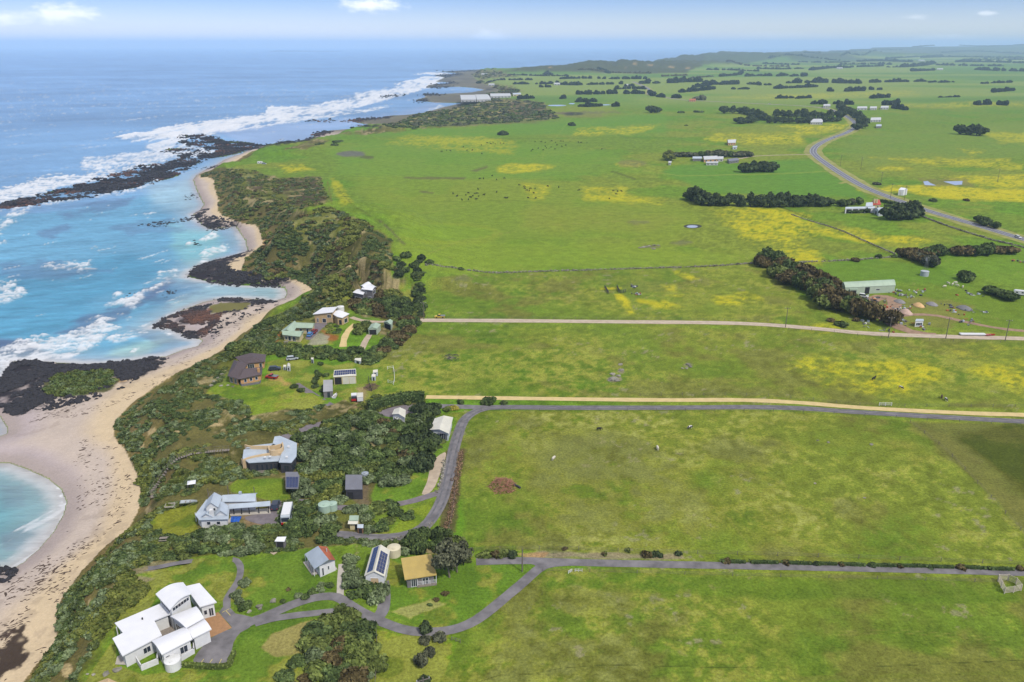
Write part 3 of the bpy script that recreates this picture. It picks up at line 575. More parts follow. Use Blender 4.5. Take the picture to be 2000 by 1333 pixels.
SURF = [([(180,345),(330,300),(400,262),(430,240),(560,214),(640,205),(640,220),(470,246),(420,262),(350,285),(250,330),(140,362)],.55),([(-60,420),(0,408),(110,392),(260,366),(380,318),(380,326),(270,374),(110,402),(0,418)],.5),([(560,214),(700,188),(790,166),(850,150),(870,150),(860,165),(780,190),(660,222),(560,236)],.6),([(330,560),(420,556),(520,556),(520,560),(420,562),(330,570)],.3),([(255,708),(310,690),(330,690),(290,706),(255,716)],.4),([(300,640),(318,630),(330,640),(345,655),(330,656),(310,650)],.5),([(-30,690),(40,660),(90,650),(110,665),(60,690),(0,705)],.45),([(-60,400),(-60,372),(0,370),(60,352),(130,340),(190,340),(200,352),(130,365),(60,385),(0,402)],.95),([(130,345),(230,330),(290,312),(340,298),(380,300),(300,325),(220,345),(150,362)],.7),
 ([(160,308),(240,298),(330,290),(380,300),(290,320),(200,335),(160,330)],.8),([(225,268),(280,258),(350,242),(460,230),(560,218),(620,212),(620,222),(520,240),(430,255),(340,275),(260,278)],.98),
 ([(280,280),(340,265),(400,258),(430,265),(350,275),(340,295),(290,297)],.85),([(350,275),(400,290),(440,300),(380,310),(340,298)],.55),
 ([(520,208),(600,208),(640,198),(720,190),(740,178),(790,170),(850,155),(860,148),(840,145),(800,147),(845,140),(880,144),(870,158),(810,180),(740,200),(680,215),(600,226),(520,235)],1.0),
 ([(590,226),(680,218),(760,205),(765,212),(660,228),(600,236)],.6),([(410,250),(520,240),(620,228),(610,236),(500,252),(430,262)],.7),([(500,232),(560,226),(650,224),(640,230),(540,240)],.8),
 ([(800,226),(850,210),(865,203),(868,208),(830,222),(800,230)],.6),
 ([(690,182),(760,172),(780,176),(700,192)],.9),([(770,164),(830,150),(860,150),(800,170)],.95),
 ([(80,520),(100,515),(178,511),(175,518),(215,522),(160,530),(100,525)],.72),([(-30,600),(-30,545),(20,545),(45,547),(25,560),(50,562),(55,575),(20,595),(-10,606)],.6),([(-30,580),(-30,560),(30,555),(20,570)],.8),
 ([(-10,470),(-10,440),(20,415),(60,408),(40,425),(10,450)],.45),([(-10,478),(10,470),(12,475),(0,480)],.7),
 ([(203,598),(215,585),(235,565),(240,572),(230,585),(255,578),(300,560),(340,535),(350,540),(320,560),(280,575),(275,590),(262,604),(230,597)],.85),([(298,545),(312,528),(350,522),(345,530),(320,535),(318,550),(305,548)],.85),
 ([(90,660),(130,650),(190,625),(215,612),(250,610),(240,620),(210,630),(240,634),(242,640),(215,655),(195,672),(160,690),(130,700),(60,706),(40,702),(75,680)],.83),
 ([(20,685),(70,673),(75,678),(40,692)],.95),([(-30,720),(0,700),(40,696),(110,700),(105,708),(40,706),(20,710),(18,730),(-30,750)],.7),([(205,665),(240,645),(285,640),(290,650),(260,660),(225,670)],.6),
 ([(165,625),(200,613),(205,620),(170,630)],.5),([(245,622),(258,617),(258,622),(248,627)],.8),([(255,688),(268,682),(262,690)],.9),
 ([(385,500),(400,485),(440,475),(455,476),(440,495),(415,505),(395,512)],.6),([(393,470),(415,455),(420,455),(422,462),(400,470)],.7),([(362,474),(372,469),(375,478),(365,480)],.95),([(370,520),(400,505),(410,508),(385,522)],.5),
 ([(365,540),(340,545),(345,550),(368,546)],.6),([(290,640),(330,615),(400,590),(440,578),(440,582),(400,593),(325,622),(300,640)],.7),([(-20,745),(20,725),(45,720),(40,735),(10,745),(0,750)],.6),
 ([(75,1085),(95,1045),(120,1010),(126,970),(110,945),(125,950),(133,980),(128,1010),(105,1045),(85,1080)],.5),([(110,1000),(118,965),(105,945),(122,955),(127,980),(122,1000)],.6),([(70,1095),(90,1080),(85,1090)],.5),
 ([(960,136),(1060,133),(1180,130),(1150,131.5),(1000,134)],.9),([(1180,126),(1300,121),(1400,114),(1300,122),(1200,128)],.8),
 ([(500,285),(560,262),(600,255),(580,268),(530,284)],.1),([(350,345),(385,330),(420,322),(400,330)],.2)]
for i, (P_, d) in enumerate(SURF): surf(P_, d, 9 if P_[0][1] > 300 else (6 if P_[0][1] > 240 else 3.5), 7 if P_[0][1] > 300 else 3, 22 if P_[0][1] > 300 else 80, i)
# foam round rocks, odd whitecaps and streaks out at sea
streak = snz(90, 9, 4, 23, .65, 1.35)
foam = np.maximum(foam, sst(.80, .96, streak)*.4*sst(420, 300, SPY)*sst(130, 200, SPY))
foam = np.maximum(foam, sst(.88, .98, snz(30, 7, 4, 27, .65, 1.1))*.6*(SPY > 400))
foam = np.maximum(foam, sst(4.5, 0, np.abs(SD-2.5-3*(fine-.5)))*.35*sst(.45, .6, blot)*(SPY > 400))
S = lerp(S, alb(236,238,242)*1.0, np.clip(foam, 0, 1))
def sea_mat():
    m, nt, p = newmat('sea_water'); N, L = nt.nodes, nt.links
    at = N.new('ShaderNodeAttribute'); at.attribute_name = 'water'; fo = N.new('ShaderNodeAttribute'); fo.attribute_name = 'foam'
    geo = N.new('ShaderNodeNewGeometry')
    mp = N.new('ShaderNodeMapping'); mp.inputs['Scale'].default_value = (.05, .22, 1); mp.inputs['Rotation'].default_value = (0, 0, .25); L.new(geo.outputs['Position'], mp.inputs['Vector'])
    n = N.new('ShaderNodeTexNoise'); n.inputs['Scale'].default_value = 1; n.inputs['Detail'].default_value = 8; n.inputs['Roughness'].default_value = .62; L.new(mp.outputs[0], n.inputs['Vector'])
    bp = N.new('ShaderNodeBump'); bp.inputs['Strength'].default_value = .7; bp.inputs['Distance'].default_value = 1.2; L.new(n.outputs['Fac'], bp.inputs['Height']); L.new(bp.outputs[0], p.inputs['Normal'])
    mr = N.new('ShaderNodeMapRange'); mr.inputs[1].default_value = .3; mr.inputs[2].default_value = .7; mr.inputs[3].default_value = .86; mr.inputs[4].default_value = 1.14; L.new(n.outputs['Fac'], mr.inputs[0])
    mx = N.new('ShaderNodeMix'); mx.data_type = 'RGBA'; mx.blend_type = 'MULTIPLY'; mx.inputs[0].default_value = 1
    L.new(at.outputs['Color'], mx.inputs[6]); L.new(mr.outputs[0], mx.inputs[7]); L.new(mx.outputs[2], p.inputs['Base Color'])
    r = N.new('ShaderNodeMapRange'); r.inputs[3].default_value = .32; r.inputs[4].default_value = .9; L.new(fo.outputs['Fac'], r.inputs[0]); L.new(r.outputs[0], p.inputs['Roughness'])
    p.inputs['IOR'].default_value = 1.33; p.inputs['Specular IOR Level'].default_value = .35
    return m
snr, snc = SX.shape
si = np.arange(snr*snc).reshape(snr, snc)
sq = np.stack([si[:-1,:-1], si[:-1,1:], si[1:,1:], si[1:,:-1]], -1).reshape(-1, 4)
deepin = (sd_in & (SD > 25+SY*.01)).ravel()
sq = sq[~deepin[sq].all(1)]
u, inv = np.unique(sq, return_inverse=True)
SZ = foam*(.35+.9*LU)*sst(0, 25, SD)*(SPY > 235)+.35*(wv-.5)*nearw*sst(2, 20, SD)
SV = np.stack([SX, SY, SZ], -1).reshape(-1, 3)
sea = np_mesh('sea', SV[u], inv.reshape(-1, 4), sea_mat(), {'water': np.clip(S, 0, .95).reshape(-1, 3)[u], 'foam': foam.ravel()[u]}, True)
sea['kind'] = 'structure'
# ================================================================== ROADS AND TRACKS
def road_mat(name, col, var, marks=None):
    m = mat(name, col, .88, var, .35, 0, 0, .15); return m
M_ASPH = mat('old_asphalt', alb(128,124,126), .85, .28, .45, .1, 0, .2)
M_GRAV = mat('pale_gravel', alb(196,178,156), .95, .14, .6, .1, 0, .1)
M_SANDT = mat('sand_track', alb(222,198,142), .95, .12, .5, .1, 0, .1)
M_HIGH = mat('highway_asphalt', alb(122,122,132), .8, .1, .3, 0, 0, .2)
M_DIRT = mat('brown_dirt', alb(166,138,116), .95, .2, .7, .1, 0, .1)
M_PAINT = mat('road_paint', alb(226,226,226), .6, .06, 2)
M_SHOUL = mat('dry_verge', alb(158,158,92), .95, .25, .2, .2, 0, .05)
M_CONC = mat('pale_concrete', alb(196,188,176), .85, .1, 1)
M_PAVE = mat('tan_paving', alb(178,136,96), .85, .12, 1.5)
M_DARKG = mat('grey_gravel', alb(132,124,128), .95, .18, .8, .1, 0, .1)
def ribbon(line, width, z, step=6, wob=.0, closed=False):
    """strip of constant real width along a world line"""
    P = spline(line, step, closed); n = len(P)
    T = np.gradient(P, axis=0); T /= np.linalg.norm(T, axis=1)[:, None]+1e-9
    Nn = np.stack([-T[:,1], T[:,0]], 1)
    w = np.full(n, width/2)
    if wob: w = w*(1+wob*np.array([R.uniform(-1, 1) for _ in range(n)]))
    A, B = P+Nn*w[:,None], P-Nn*w[:,None]
    v = np.concatenate([np.c_[A, np.full(n, z)], np.c_[B, np.full(n, z)]])
    i = np.arange(n-1); f = np.stack([i+n, i+n+1, i+1, i], 1)
    return v, f
def strip(name, line, width, m, z=PLAT+.05, step=6, wob=0, parent=None, kind='structure'):
    v, f = ribbon(line, width, z, step, wob); o = np_mesh(name, v, f, m)
    if parent: o.parent = parent
    elif kind: o['kind'] = kind
    return o
def W(*pts): return [G(a, b) for a, b in pts]
def sheet(name, pts, m, z=PLAT+.04):
    P = spline([G(a, b) for a, b in pts], 2.0, True) if len(pts) > 6 else np.array([G(a, b) for a, b in pts])
    mb = MB(); mb.add([(x, y, z) for x, y in P], [tuple(range(len(P)))])
    o = mb.build(name, m); o['kind'] = 'structure'
    me = o.data
    if me.polygons[0].normal.z < 0: me.flip_normals()
    return o
HWY = W((2500,600),(2200,524),(2000,468),(1900,438),(1800,408),(1700,371),(1650,344),(1612,319),(1595,306),(1588,297),(1592,288),(1605,279),(1625,270),(1650,261),(1667,252),(1672,245),(1665,236),(1650,226),(1630,217),(1606,211),(1560,207),(1500,204),(1400,199),(1340,196),(1300,191),(1268,185),(1269,178),(1262,171),(1246,164),(1236,160))
strip('road_verge', HWY, 19, M_SHOUL, PLAT+.04, 12, .12)
hw = strip('road', HWY, 7.6, M_HIGH, PLAT+.10, 8)
for k, off in enumerate((-3.1, 3.1)):
    P = spline(HWY, 8); T = np.gradient(P, axis=0); T /= np.linalg.norm(T, axis=1)[:,None]; Nn = np.stack([-T[:,1], T[:,0]], 1)
    v, f = ribbon(P[::3]+Nn[::3]*off, .3, PLAT+.16, 8); np_mesh('edge_line', v, f, M_PAINT).parent = hw
v, f = ribbon(HWY, .3, PLAT+.16, 4); np_mesh('centre_line', v, f, M_PAINT).parent = hw
LANE = W((2500,846),(2200,833),(2000,824),(1800,813),(1650,804),(1560,798),(1460,796),(1300,797),(1100,797),(980,796),(945,799),(922,808),(906,822),(896,845),(888,872),(881,905),(874,940),(864,975),(849,1005),(828,1030),(800,1044),(760,1051),(720,1051),(680,1047),(640,1043))
strip('asphalt_lane', LANE, 3.3, M_ASPH, PLAT+.08, 3, .04)
M_TRK = mat('worn_wheel_track', alb(112,110,114), .85, .3, .5); M_TRK2 = mat('pale_wheel_track', alb(214,198,178), .95, .2, .5)
def wheel_tracks(line, road, off, w, m, z, step):
    P = spline(line, step); T = np.gradient(P, axis=0); T /= np.linalg.norm(T, axis=1)[:,None]; Nn = np.stack([-T[:,1], T[:,0]], 1)
    for sg in (-1, 1):
        v, f = ribbon(P[::2]+Nn[::2]*off*sg, w, z, step*2, .25); np_mesh('wheel_track', v, f, m).parent = road
wheel_tracks(LANE, bpy.data.objects['asphalt_lane'], .8, .55, M_TRK, PLAT+.085, 3)
strip('lane_spur', W((950,797),(900,795),(850,794)), 3.2, M_ASPH, PLAT+.07, 3)
GRAVL = W((2500,685),(2200,671),(2000,662),(1850,658),(1700,652),(1600,643),(1500,635),(1400,631),(1200,629),(1000,627),(812,626))
strip('sand_track', W((2500,836),(2200,822),(2000,811),(1900,808),(1700,798),(1560,787),(1450,782),(1300,782),(1100,780),(900,777),(832,776)), 2.9, M_SANDT, PLAT+.06, 5, .08)
strip('gravel_road', W((2500,685),(2200,671),(2000,662),(1850,658),(1700,652),(1600,643),(1500,635),(1400,631),(1200,629),(1000,627),(812,626)), 4.6, M_GRAV, PLAT+.06, 6, .06)
wheel_tracks(GRAVL, bpy.data.objects['gravel_road'], .9, .6, M_TRK2, PLAT+.066, 6)
DRIVE = W((2500,1138),(2200,1127),(2000,1119),(1700,1111),(1400,1105),(1200,1101),(1090,1098),(1040,1096),(985,1096),(930,1098))
strip('driveway', DRIVE, 2.6, M_ASPH, PLAT+.06, 3, .03)
strip('driveway_curve', W((1130,1099),(1085,1101),(1060,1107),(1040,1122),(1020,1140),(990,1165),(960,1190),(930,1212),(900,1226),(870,1233),(840,1235),(810,1234),(780,1228),(750,1217),(730,1208),(705,1196),(680,1180),(658,1167),(630,1166),(600,1172),(570,1182),(540,1195),(510,1208),(490,1215),(465,1228)), 2.5, M_ASPH, PLAT+.075, 2, .03)
sheet('junction', [(1000,1100),(1050,1099),(1100,1101),(1060,1108),(1045,1119),(1040,1124),(1047,1108),(1035,1102)], M_ASPH, PLAT+.068)
strip('driveway_loop', W((715,1200),(690,1195),(672,1193),(640,1196),(600,1200),(560,1205),(530,1210),(498,1219)), 1.9, M_ASPH, PLAT+.085, 2, .03)
fc = sheet('forecourt', [(428,1196),(446,1184),(460,1199),(492,1206),(488,1226),(470,1236),(456,1256),(450,1286),(440,1300),(404,1299),(378,1296),(383,1280),(400,1258),(412,1247),(440,1232),(453,1226)], M_ASPH, PLAT+.055)
sheet('tan_terrace', [(395,1212),(426,1196),(453,1227),(412,1246)], M_PAVE, PLAT+.062)
for a, b in (((392,1297),(398,1288)),((408,1298),(415,1288)),((427,1299),(433,1288)),((441,1193),(450,1203)),((434,1197),(448,1190))):
    v, f = ribbon([G(*a), G((a[0]+b[0])/2,(a[1]+b[1])/2), G(*b)], .13, PLAT+.07, 1); np_mesh('parking_line', v, f, mat('yellow_paint', alb(214,196,110), .7, .1, 3)).parent = fc
strip('garden_path', W((444,1188),(443,1172),(452,1155),(465,1135),(470,1115),(466,1100),(450,1092),(400,1094),(350,1100),(300,1110),(268,1113)), 1.5, M_ASPH, PLAT+.06, 1.5, .03)
strip('garage_drive', W((748,1136),(751,1165),(748,1192),(738,1206)), 2.6, M_ASPH, PLAT+.058, 2)
strip('cottage_path', W((668,1102),(666,1130),(665,1150),(664,1168)), 1.6, M_CONC, PLAT+.057, 2, .06)
strip('lane_branch', W((862,962),(845,967),(820,975),(798,981),(776,985),(740,990),(700,992),(660,992),(620,985),(585,984)), 2.4, M_DARKG, PLAT+.06, 2, .06)
sheet('sand_verge', [(868,884),(871,890),(866,908),(858,930),(850,950),(838,964),(824,966),(834,942),(840,916),(850,896)], M_GRAV, PLAT+.05)
sheet('gravel_court', [(528,984),(560,978),(600,976),(585,994),(565,1002),(556,1024),(520,1026),(490,1020),(478,1010),(520,1000)], M_DARKG, PLAT+.05)
strip('upper_drive', W((578,750),(598,763),(618,775),(646,792)), 2.4, M_DARKG, PLAT+.05, 2, .06)
strip('house_track', W((814,626),(770,628),(735,629),(705,626),(686,620)), 2.6, M_GRAV, PLAT+.05, 2, .1)
sheet('house_court', [(612,632),(640,630),(650,632),(632,640),(622,650),(606,664),(596,660),(608,645)], M_DARKG, PLAT+.05)
strip('sandy_track', W((694,633),(684,642),(675,655),(671,668),(670,678)), 2.6, M_SANDT, PLAT+.045, 2, .1)
strip('earth_track', W((722,654),(713,668),(708,680),(704,688)), 2.4, M_GRAV, PLAT+.045, 2, .1)
strip('farm_track', W((1700,588),(1720,580),(1740,583),(1748,596),(1738,608),(1728,616),(1735,628),(1760,641),(1790,651),(1830,656)), 6, M_DIRT, PLAT+.045, 4, .15)
strip('farm_lane', W((1735,622),(1780,615),(1830,617),(1880,628),(1940,640),(2000,647),(2200,664)), 3.2, M_DIRT, PLAT+.043, 4, .25)
strip('homestead_drive', W((1590,302),(1540,303),(1500,304),(1470,306),(1440,311),(1400,314)), 3.2, M_GRAV, PLAT+.045, 6, .1)
strip('paddock_drive', W((1668,356),(1650,357),(1640,359)), 4, M_SHOUL, PLAT+.045, 6, .1)
strip('hut_path', W((548,1062),(545,1072),(530,1082)), 1.6, M_GRAV, PLAT+.05, 1.5, .1)
strip('gravel_yard', W((552,858),(580,843),(610,833),(640,826)), 3.4, M_DARKG, PLAT+.05, 2, .15)
sheet('shed_yard', [(735,808),(770,795),(810,791),(830,797),(820,808),(800,812),(760,815)], M_DARKG, PLAT+.05)
# ponds
M_POND = mat('pond_water', alb(190,196,206), .15, .05, .1, 0, 0, .5); M_MUD = mat('pond_mud', alb(64,66,50), .9, .2, .2)
for pts, mud in (([(1803,355),(1812,354),(1817,358),(1829,363),(1806,362)],None),([(1842,355),(1880,354),(1879,361),(1865,362)],None),(ell(1352,443,11,2.6),ell(1353,442.5,18,4)),(ell(1088,206.5,18,1.3),None),(ell(1117,203,6,1),None),(ell(1181,205.3,12,.9),None)):
    if mud: sheet('pond_bank', mud, M_MUD, PLAT+.03)
    sheet('pond', pts, M_POND, PLAT+.06)
# ================================================================== BOULDERS
def cubesphere(k=2):
    vs, fs, key = [], [], {}
    def vid(p):
        p = tuple(round(c, 5) for c in p)
        if p not in key: key[p] = len(vs); vs.append(p)
        return key[p]
    for ax in range(3):
        for sg in (-1, 1):
            for i in range(k):
                for j in range(k):
                    q = []
                    for a, b in ((i,j),(i+1,j),(i+1,j+1),(i,j+1)):
                        u, w = -1+2*a/k, -1+2*b/k; p = [0,0,0]; p[ax] = sg; p[(ax+1)%3] = u*sg; p[(ax+2)%3] = w; q.append(vid(p))
                    fs.append(q)
    v = np.array(vs); v /= np.linalg.norm(v, axis=1)[:,None]
    return v, np.array(fs)
CS2, CS3 = cubesphere(2), cubesphere(3)
def rock_proto(seed):
    g = np.random.default_rng(seed); v, f = CS2
    return v*(g.uniform(.65, 1.2, (len(v), 1)))*np.array([1, .8, .6]), f
RP = [rock_proto(i) for i in range(6)]
def scatter(protos, P, S, A, extra=None, rise=None):
    """many small solids as arrays: positions, sizes, turns"""
    Vs, Fs, Es, off = [], [], [], 0
    pick = rng.integers(0, len(protos), len(P))
    for k, pr in enumerate(protos):
        pv, pf = pr[0], pr[1]; ix = np.where(pick == k)[0]
        if not len(ix): continue
        c, s = np.cos(A[ix]), np.sin(A[ix]); sz = S[ix]
        if sz.ndim == 1: sz = np.stack([sz, sz, sz], 1)
        q = pv[None]*sz[:, None, :]
        x = q[...,0]*c[:,None]-q[...,1]*s[:,None]; y = q[...,0]*s[:,None]+q[...,1]*c[:,None]
        vv = np.stack([x, y, q[...,2]], -1)+P[ix][:, None, :]
        Vs.append(vv.reshape(-1, 3)); n = len(pv)
        Fs.append((pf[None]+(np.arange(len(ix))*n+off)[:, None, None]).reshape(-1, pf.shape[1])); off += n*len(ix)
        e = np.repeat(extra[ix], n, axis=0) if extra is not None else np.zeros(n*len(ix))
        if len(pr) > 2: e = np.clip(e+np.tile(pr[2], len(ix)), 0, 1)
        Es.append(e)
    return np.concatenate(Vs), np.concatenate(Fs), np.concatenate(Es)
def attr_mat(name, c0, c1, rough=.9, sc=1.5, rand=.12, var=.3, spec=.2):
    """two-tone material mixed by a per-piece attribute 'tone'"""
    m, nt, p = newmat(name); N, L = nt.nodes, nt.links
    at = N.new('ShaderNodeAttribute'); at.attribute_name = 'tone'
    mx = N.new('ShaderNodeMix'); mx.data_type = 'RGBA'; mx.inputs[6].default_value = (*c0, 1); mx.inputs[7].default_value = (*c1, 1); L.new(at.outputs['Fac'], mx.inputs[0])
    geo = N.new('ShaderNodeNewGeometry'); n = N.new('ShaderNodeTexNoise'); n.inputs['Scale'].default_value = sc; n.inputs['Detail'].default_value = 3; L.new(geo.outputs['Position'], n.inputs['Vector'])
    oi = N.new('ShaderNodeObjectInfo'); r = N.new('ShaderNodeMapRange'); r.inputs[3].default_value = 1-rand; r.inputs[4].default_value = 1+rand; L.new(oi.outputs['Random'], r.inputs[0])
    q = N.new('ShaderNodeMapRange'); q.inputs[1].default_value = .3; q.inputs[2].default_value = .7; q.inputs[3].default_value = 1-var; q.inputs[4].default_value = 1+var; L.new(n.outputs['Fac'], q.inputs[0])
    mm = N.new('ShaderNodeMath'); mm.operation = 'MULTIPLY'; L.new(r.outputs[0], mm.inputs[0]); L.new(q.outputs[0], mm.inputs[1])
    m2 = N.new('ShaderNodeMix'); m2.data_type = 'RGBA'; m2.blend_type = 'MULTIPLY'; m2.inputs[0].default_value = 1; L.new(mx.outputs[2], m2.inputs[6]); L.new(mm.outputs[0], m2.inputs[7])
    L.new(m2.outputs[2], p.inputs['Base Color']); p.inputs['Roughness'].default_value = rough; p.inputs['Specular IOR Level'].default_value = spec
    return m
M_ROCK = attr_mat('basalt', alb(52,50,54), alb(112,76,58), .75, .8, .05, .35, .25)
def sample_px(poly, n, clump=None, seed=0):
    P = np.asarray(poly, float); lo, hi = P.min(0), P.max(0); out = np.zeros((0, 2)); g = np.random.default_rng(seed+100)
    for _ in range(40):
        q = lo+(hi-lo)*g.random((n*3+50, 2)); q = q[inpoly(q[:,0], q[:,1], P)]
        out = np.concatenate([out, q])
        if len(out) >= n: break
    return out[:n]
def unproj(PXY, z):
    a = (PXY[:,0]-1000)/F; b = (666.5-PXY[:,1])/F; dy = CP+b*SP; dz = -SP+b*CP; t = (z-CZ)/dz
    return np.stack([a*t, dy*t], 1)
LBL = {'big':'long black basalt reef with rust-brown top running out into the surf','bay':'narrow line of dark rocks lying in the blue shallows of the bay','lobe':'rounded patch of black rocks at the foot of the bluff beach','spot':'small patch of dark rocks in the water near the sandy cove',
 'point':'black rocky point under the scrub-covered dune','wave':'small black rock awash with a white wave against it','islet':'curved black reef round a grassed rusty islet by the beach','scatter':'loose dark stones strewn on the sand behind the grassed reef','head':'broad black boulder reef round the scrubby mound at the picture edge',
 'tail':'scattered boulders on the sand below the scrubby mound','pool':'dark rocks at the edge of the turquoise pool','inlet':'thin line of rocks in the sandy inlet beside the long reef','coastA':'dark broken rock shelf along the grassy shore beyond the long reef','coastB':'small flat rock islet off the grassy shore',
 'coastC':'long low rock bar in the shallow grey bay','coastD':'dark rock shelf at the tip of the scrubby point','coastE':'rocks under the sandy cove of the scrubby point','coastF':'lone dark reef in the far white surf','coastG':'dark rocks on the headland in front of the long white sheds','coastH':'low rock bar by the far turquoise lagoon',
 'coastI':'rock ledge north of the far lagoon mouth','coastJ':'farthest low black shelf by the distant dunes','coastK':'thin dark reef where the far surf ends','coastL':'dark ledge between two far inlets','surfA':'rocks half under foam near the black point','surfB':'rocks breaking the white foam in mid bay'}
for k, (nm, P_, n_, s_, rust) in enumerate(ROCKS):
    q = sample_px(P_, n_, seed=k); q = q+np.random.default_rng(k).normal(0, 1, q.shape)*([3.5, 1.6] if q[:,1].mean() > 380 else [5, 1.0]); w = unproj(q, .6)
    cl = fbm(w[:,0], w[:,1], 9 if n_ > 1000 else 5, 3, k)
    ok = cl > (.30 if nm in ('big','head','islet','point') else .3); w, cl = w[ok], cl[ok]
    if nm == 'islet':
        px_, py_ = proj(w[:,0], w[:,1], np.full(len(w), .8)); ok = ~inpoly(px_, py_, np.array([(400,606),(414,594),(432,589),(492,589),(492,604),(450,611),(412,618)])); w, cl = w[ok], cl[ok]
    h = terrain(w[:,0], w[:,1])[0]; n = len(w)
    sz = s_*(.3+1.0*rng.random(n)**3)*.8; edge = np.clip(h, -.3, 4)
    tn = np.clip((fbm(w[:,0], w[:,1], 26, 3, k+40)-.5)*2.4+rust*2.6-.75+rng.random(n)*.3, 0, 1)*(rust > .1)
    v, f, e = scatter(RP, np.c_[w, edge+.05], sz, rng.random(n)*6.28, tn)
    o = np_mesh('basalt_reef' if n_ > 200 else 'shore_rocks', v, f, M_ROCK, {'tone': e}); tag(o, LBL[nm], 'rocks', 'basalt reefs along the shore', 'stuff')

# cast-up weed lying along the sand
def beached(poly, n, seed):
    q = sample_px(poly, n*3, seed=seed); w = unproj(q, 1.5); h, inl, top, dw, df = terrain(w[:,0], w[:,1])
    k = fbm(w[:,0]+w[:,1]*.4, w[:,1]-w[:,0]*.5, 11, 5, seed+3, .7); ok = inl & ~top & (dw > 2) & (k+.22*rng.random(len(k)) > .6); w, h = w[ok][:n], h[ok][:n]; m = len(w); s = rng.uniform(.1, .36, m)*(1+.8*(rng.random(m) > .93))
    return np.c_[w, h+.02], np.stack([s*rng.uniform(1, 2.6, m), s*.7, s*.25], 1), rng.normal(.6, .5, m)
_b = [beached(p, n, i) for i, (p, n) in enumerate((([(140,870),(200,850),(230,880),(268,960),(240,1020),(180,1080),(100,1140),(20,1200),(0,1160),(60,1110),(120,1050),(150,980)],420),([(0,1140),(170,1100),(110,1240),(60,1330),(0,1340)],230),([(300,765),(420,685),(520,612),(604,572),(590,550),(560,556),(500,605),(420,650),(330,715),(250,790),(200,810),(40,830),(60,810)],330)))]
v, f, e = scatter(RP, np.concatenate([b[0] for b in _b]), np.concatenate([b[1] for b in _b]), np.concatenate([b[2] for b in _b]))
tag(np_mesh('seaweed', v, f, mat('dry_weed', alb(84,68,58), .95, .3, 1.0)), 'dark strands of cast-up seaweed scattered along the pale beach', 'seaweed', None, 'stuff')
# ================================================================== VEGETATION
M_LEAF = {
 'dark': attr_mat('leaf_dark', alb(54,72,36), alb(120,138,78), .8, .5, .18, .35, .15),
 'olive': attr_mat('leaf_olive', alb(70,84,36), alb(140,152,80), .8, .5, .18, .35, .15),
 'silver': attr_mat('leaf_silver', alb(74,90,52), alb(154,168,124), .8, .5, .14, .3, .15),
 'lime': attr_mat('leaf_lime', alb(78,92,36), alb(156,160,80), .8, .5, .15, .3, .15),
 'cypress': attr_mat('leaf_cypress', alb(48,62,42), alb(98,112,72), .85, .4, .15, .35, .1),
 'gum': attr_mat('leaf_gum', alb(58,64,46), alb(136,138,108), .8, .5, .12, .3, .15),
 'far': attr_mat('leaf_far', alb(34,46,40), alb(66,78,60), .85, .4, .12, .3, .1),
 'brown': attr_mat('leaf_brown', alb(66,58,34), alb(138,124,84), .85, .5, .18, .35, .1),
 'gold': attr_mat('leaf_gold', alb(150,140,40), alb(226,214,110), .8, .5, .1, .2, .1)}
M_BARK = mat('grey_bark', alb(136,124,110), .95, .25, 2)
M_DBARK = mat('dark_bark', alb(92,78,66), .95, .25, 2)
def crown(seed, lobes, leaf=.16, per=70, jit=.55, core=.86):
    """leaf clumps over a few lobes round an uneven solid heart. lobes: (x,y,z, rx,ry,rz). returns verts, quads, tone"""
    g = np.random.default_rng(seed); Vs, Fs, Ts, off = [], [], [], 0
    L_ = np.array(lobes, float)
    for li, l in enumerate(L_):
        c, r = l[:3], l[3:]
        v, f = CS3; k = core*g.uniform(.86, 1.1, (len(v), 1)); vv = c+v*r*k
        Vs.append(vv); Fs.append(f+off); off += len(vv); Ts.append(np.full(len(vv), g.uniform(.05, .3)))
        n = int(per*(r.mean()**2)/(np.mean(L_[:,3:])**2))
        d = g.normal(size=(n*2, 3)); d /= np.linalg.norm(d, axis=1)[:,None]; d = d[d[:,2] > -.45][:n]
        p = c+d*r*g.uniform(.86, 1.1, (len(d), 1))
        keep = np.ones(len(p), bool)
        for lj, m in enumerate(L_):
            if lj != li: keep &= (((p-m[:3])/(m[3:]*.86))**2).sum(1) > 1
        p, d = p[keep], d[keep]
        if not len(p): continue
        nrm = d/r; nrm /= np.linalg.norm(nrm, axis=1)[:,None]; nrm = nrm+g.normal(size=nrm.shape)*jit; nrm /= np.linalg.norm(nrm, axis=1)[:,None]
        t = np.cross(nrm, g.normal(size=nrm.shape)); t /= np.linalg.norm(t, axis=1)[:,None]; b = np.cross(nrm, t)
        s = leaf*g.uniform(.6, 1.4, (len(p), 1)); s2 = leaf*g.uniform(.6, 1.4, (len(p), 1))
        q = np.stack([p-t*s-b*s2, p+t*s-b*s2*.6, p+t*s*.7+b*s2, p-t*s*.8+b*s2*.8], 1)
        Vs.append(q.reshape(-1, 3)); Fs.append((np.arange(len(p)*4)+off).reshape(-1, 4)); off += len(p)*4
        cl = g.uniform(-.18, .18)
        Ts.append(np.repeat(np.clip(g.beta(1.6, 2.2, len(p))+cl+.25*d[:,2]*0, 0, 1), 4))
    return np.concatenate(Vs), np.concatenate(Fs), np.concatenate(Ts)
def bush_lobes(seed, n=5, flat=.7):
    g = np.random.default_rng(seed); out = [(0, 0, .35*flat, .62, .6, .62*flat)]
    for i in range(n):
        a = 6.28*i/n+g.uniform(-.4, .4); r = g.uniform(.38, .62); s = g.uniform(.3, .5)
        out.append((r*math.cos(a), r*math.sin(a), g.uniform(.22, .55)*flat, s, s*g.uniform(.8, 1.2), s*g.uniform(.8, 1.1)*flat))
    return out
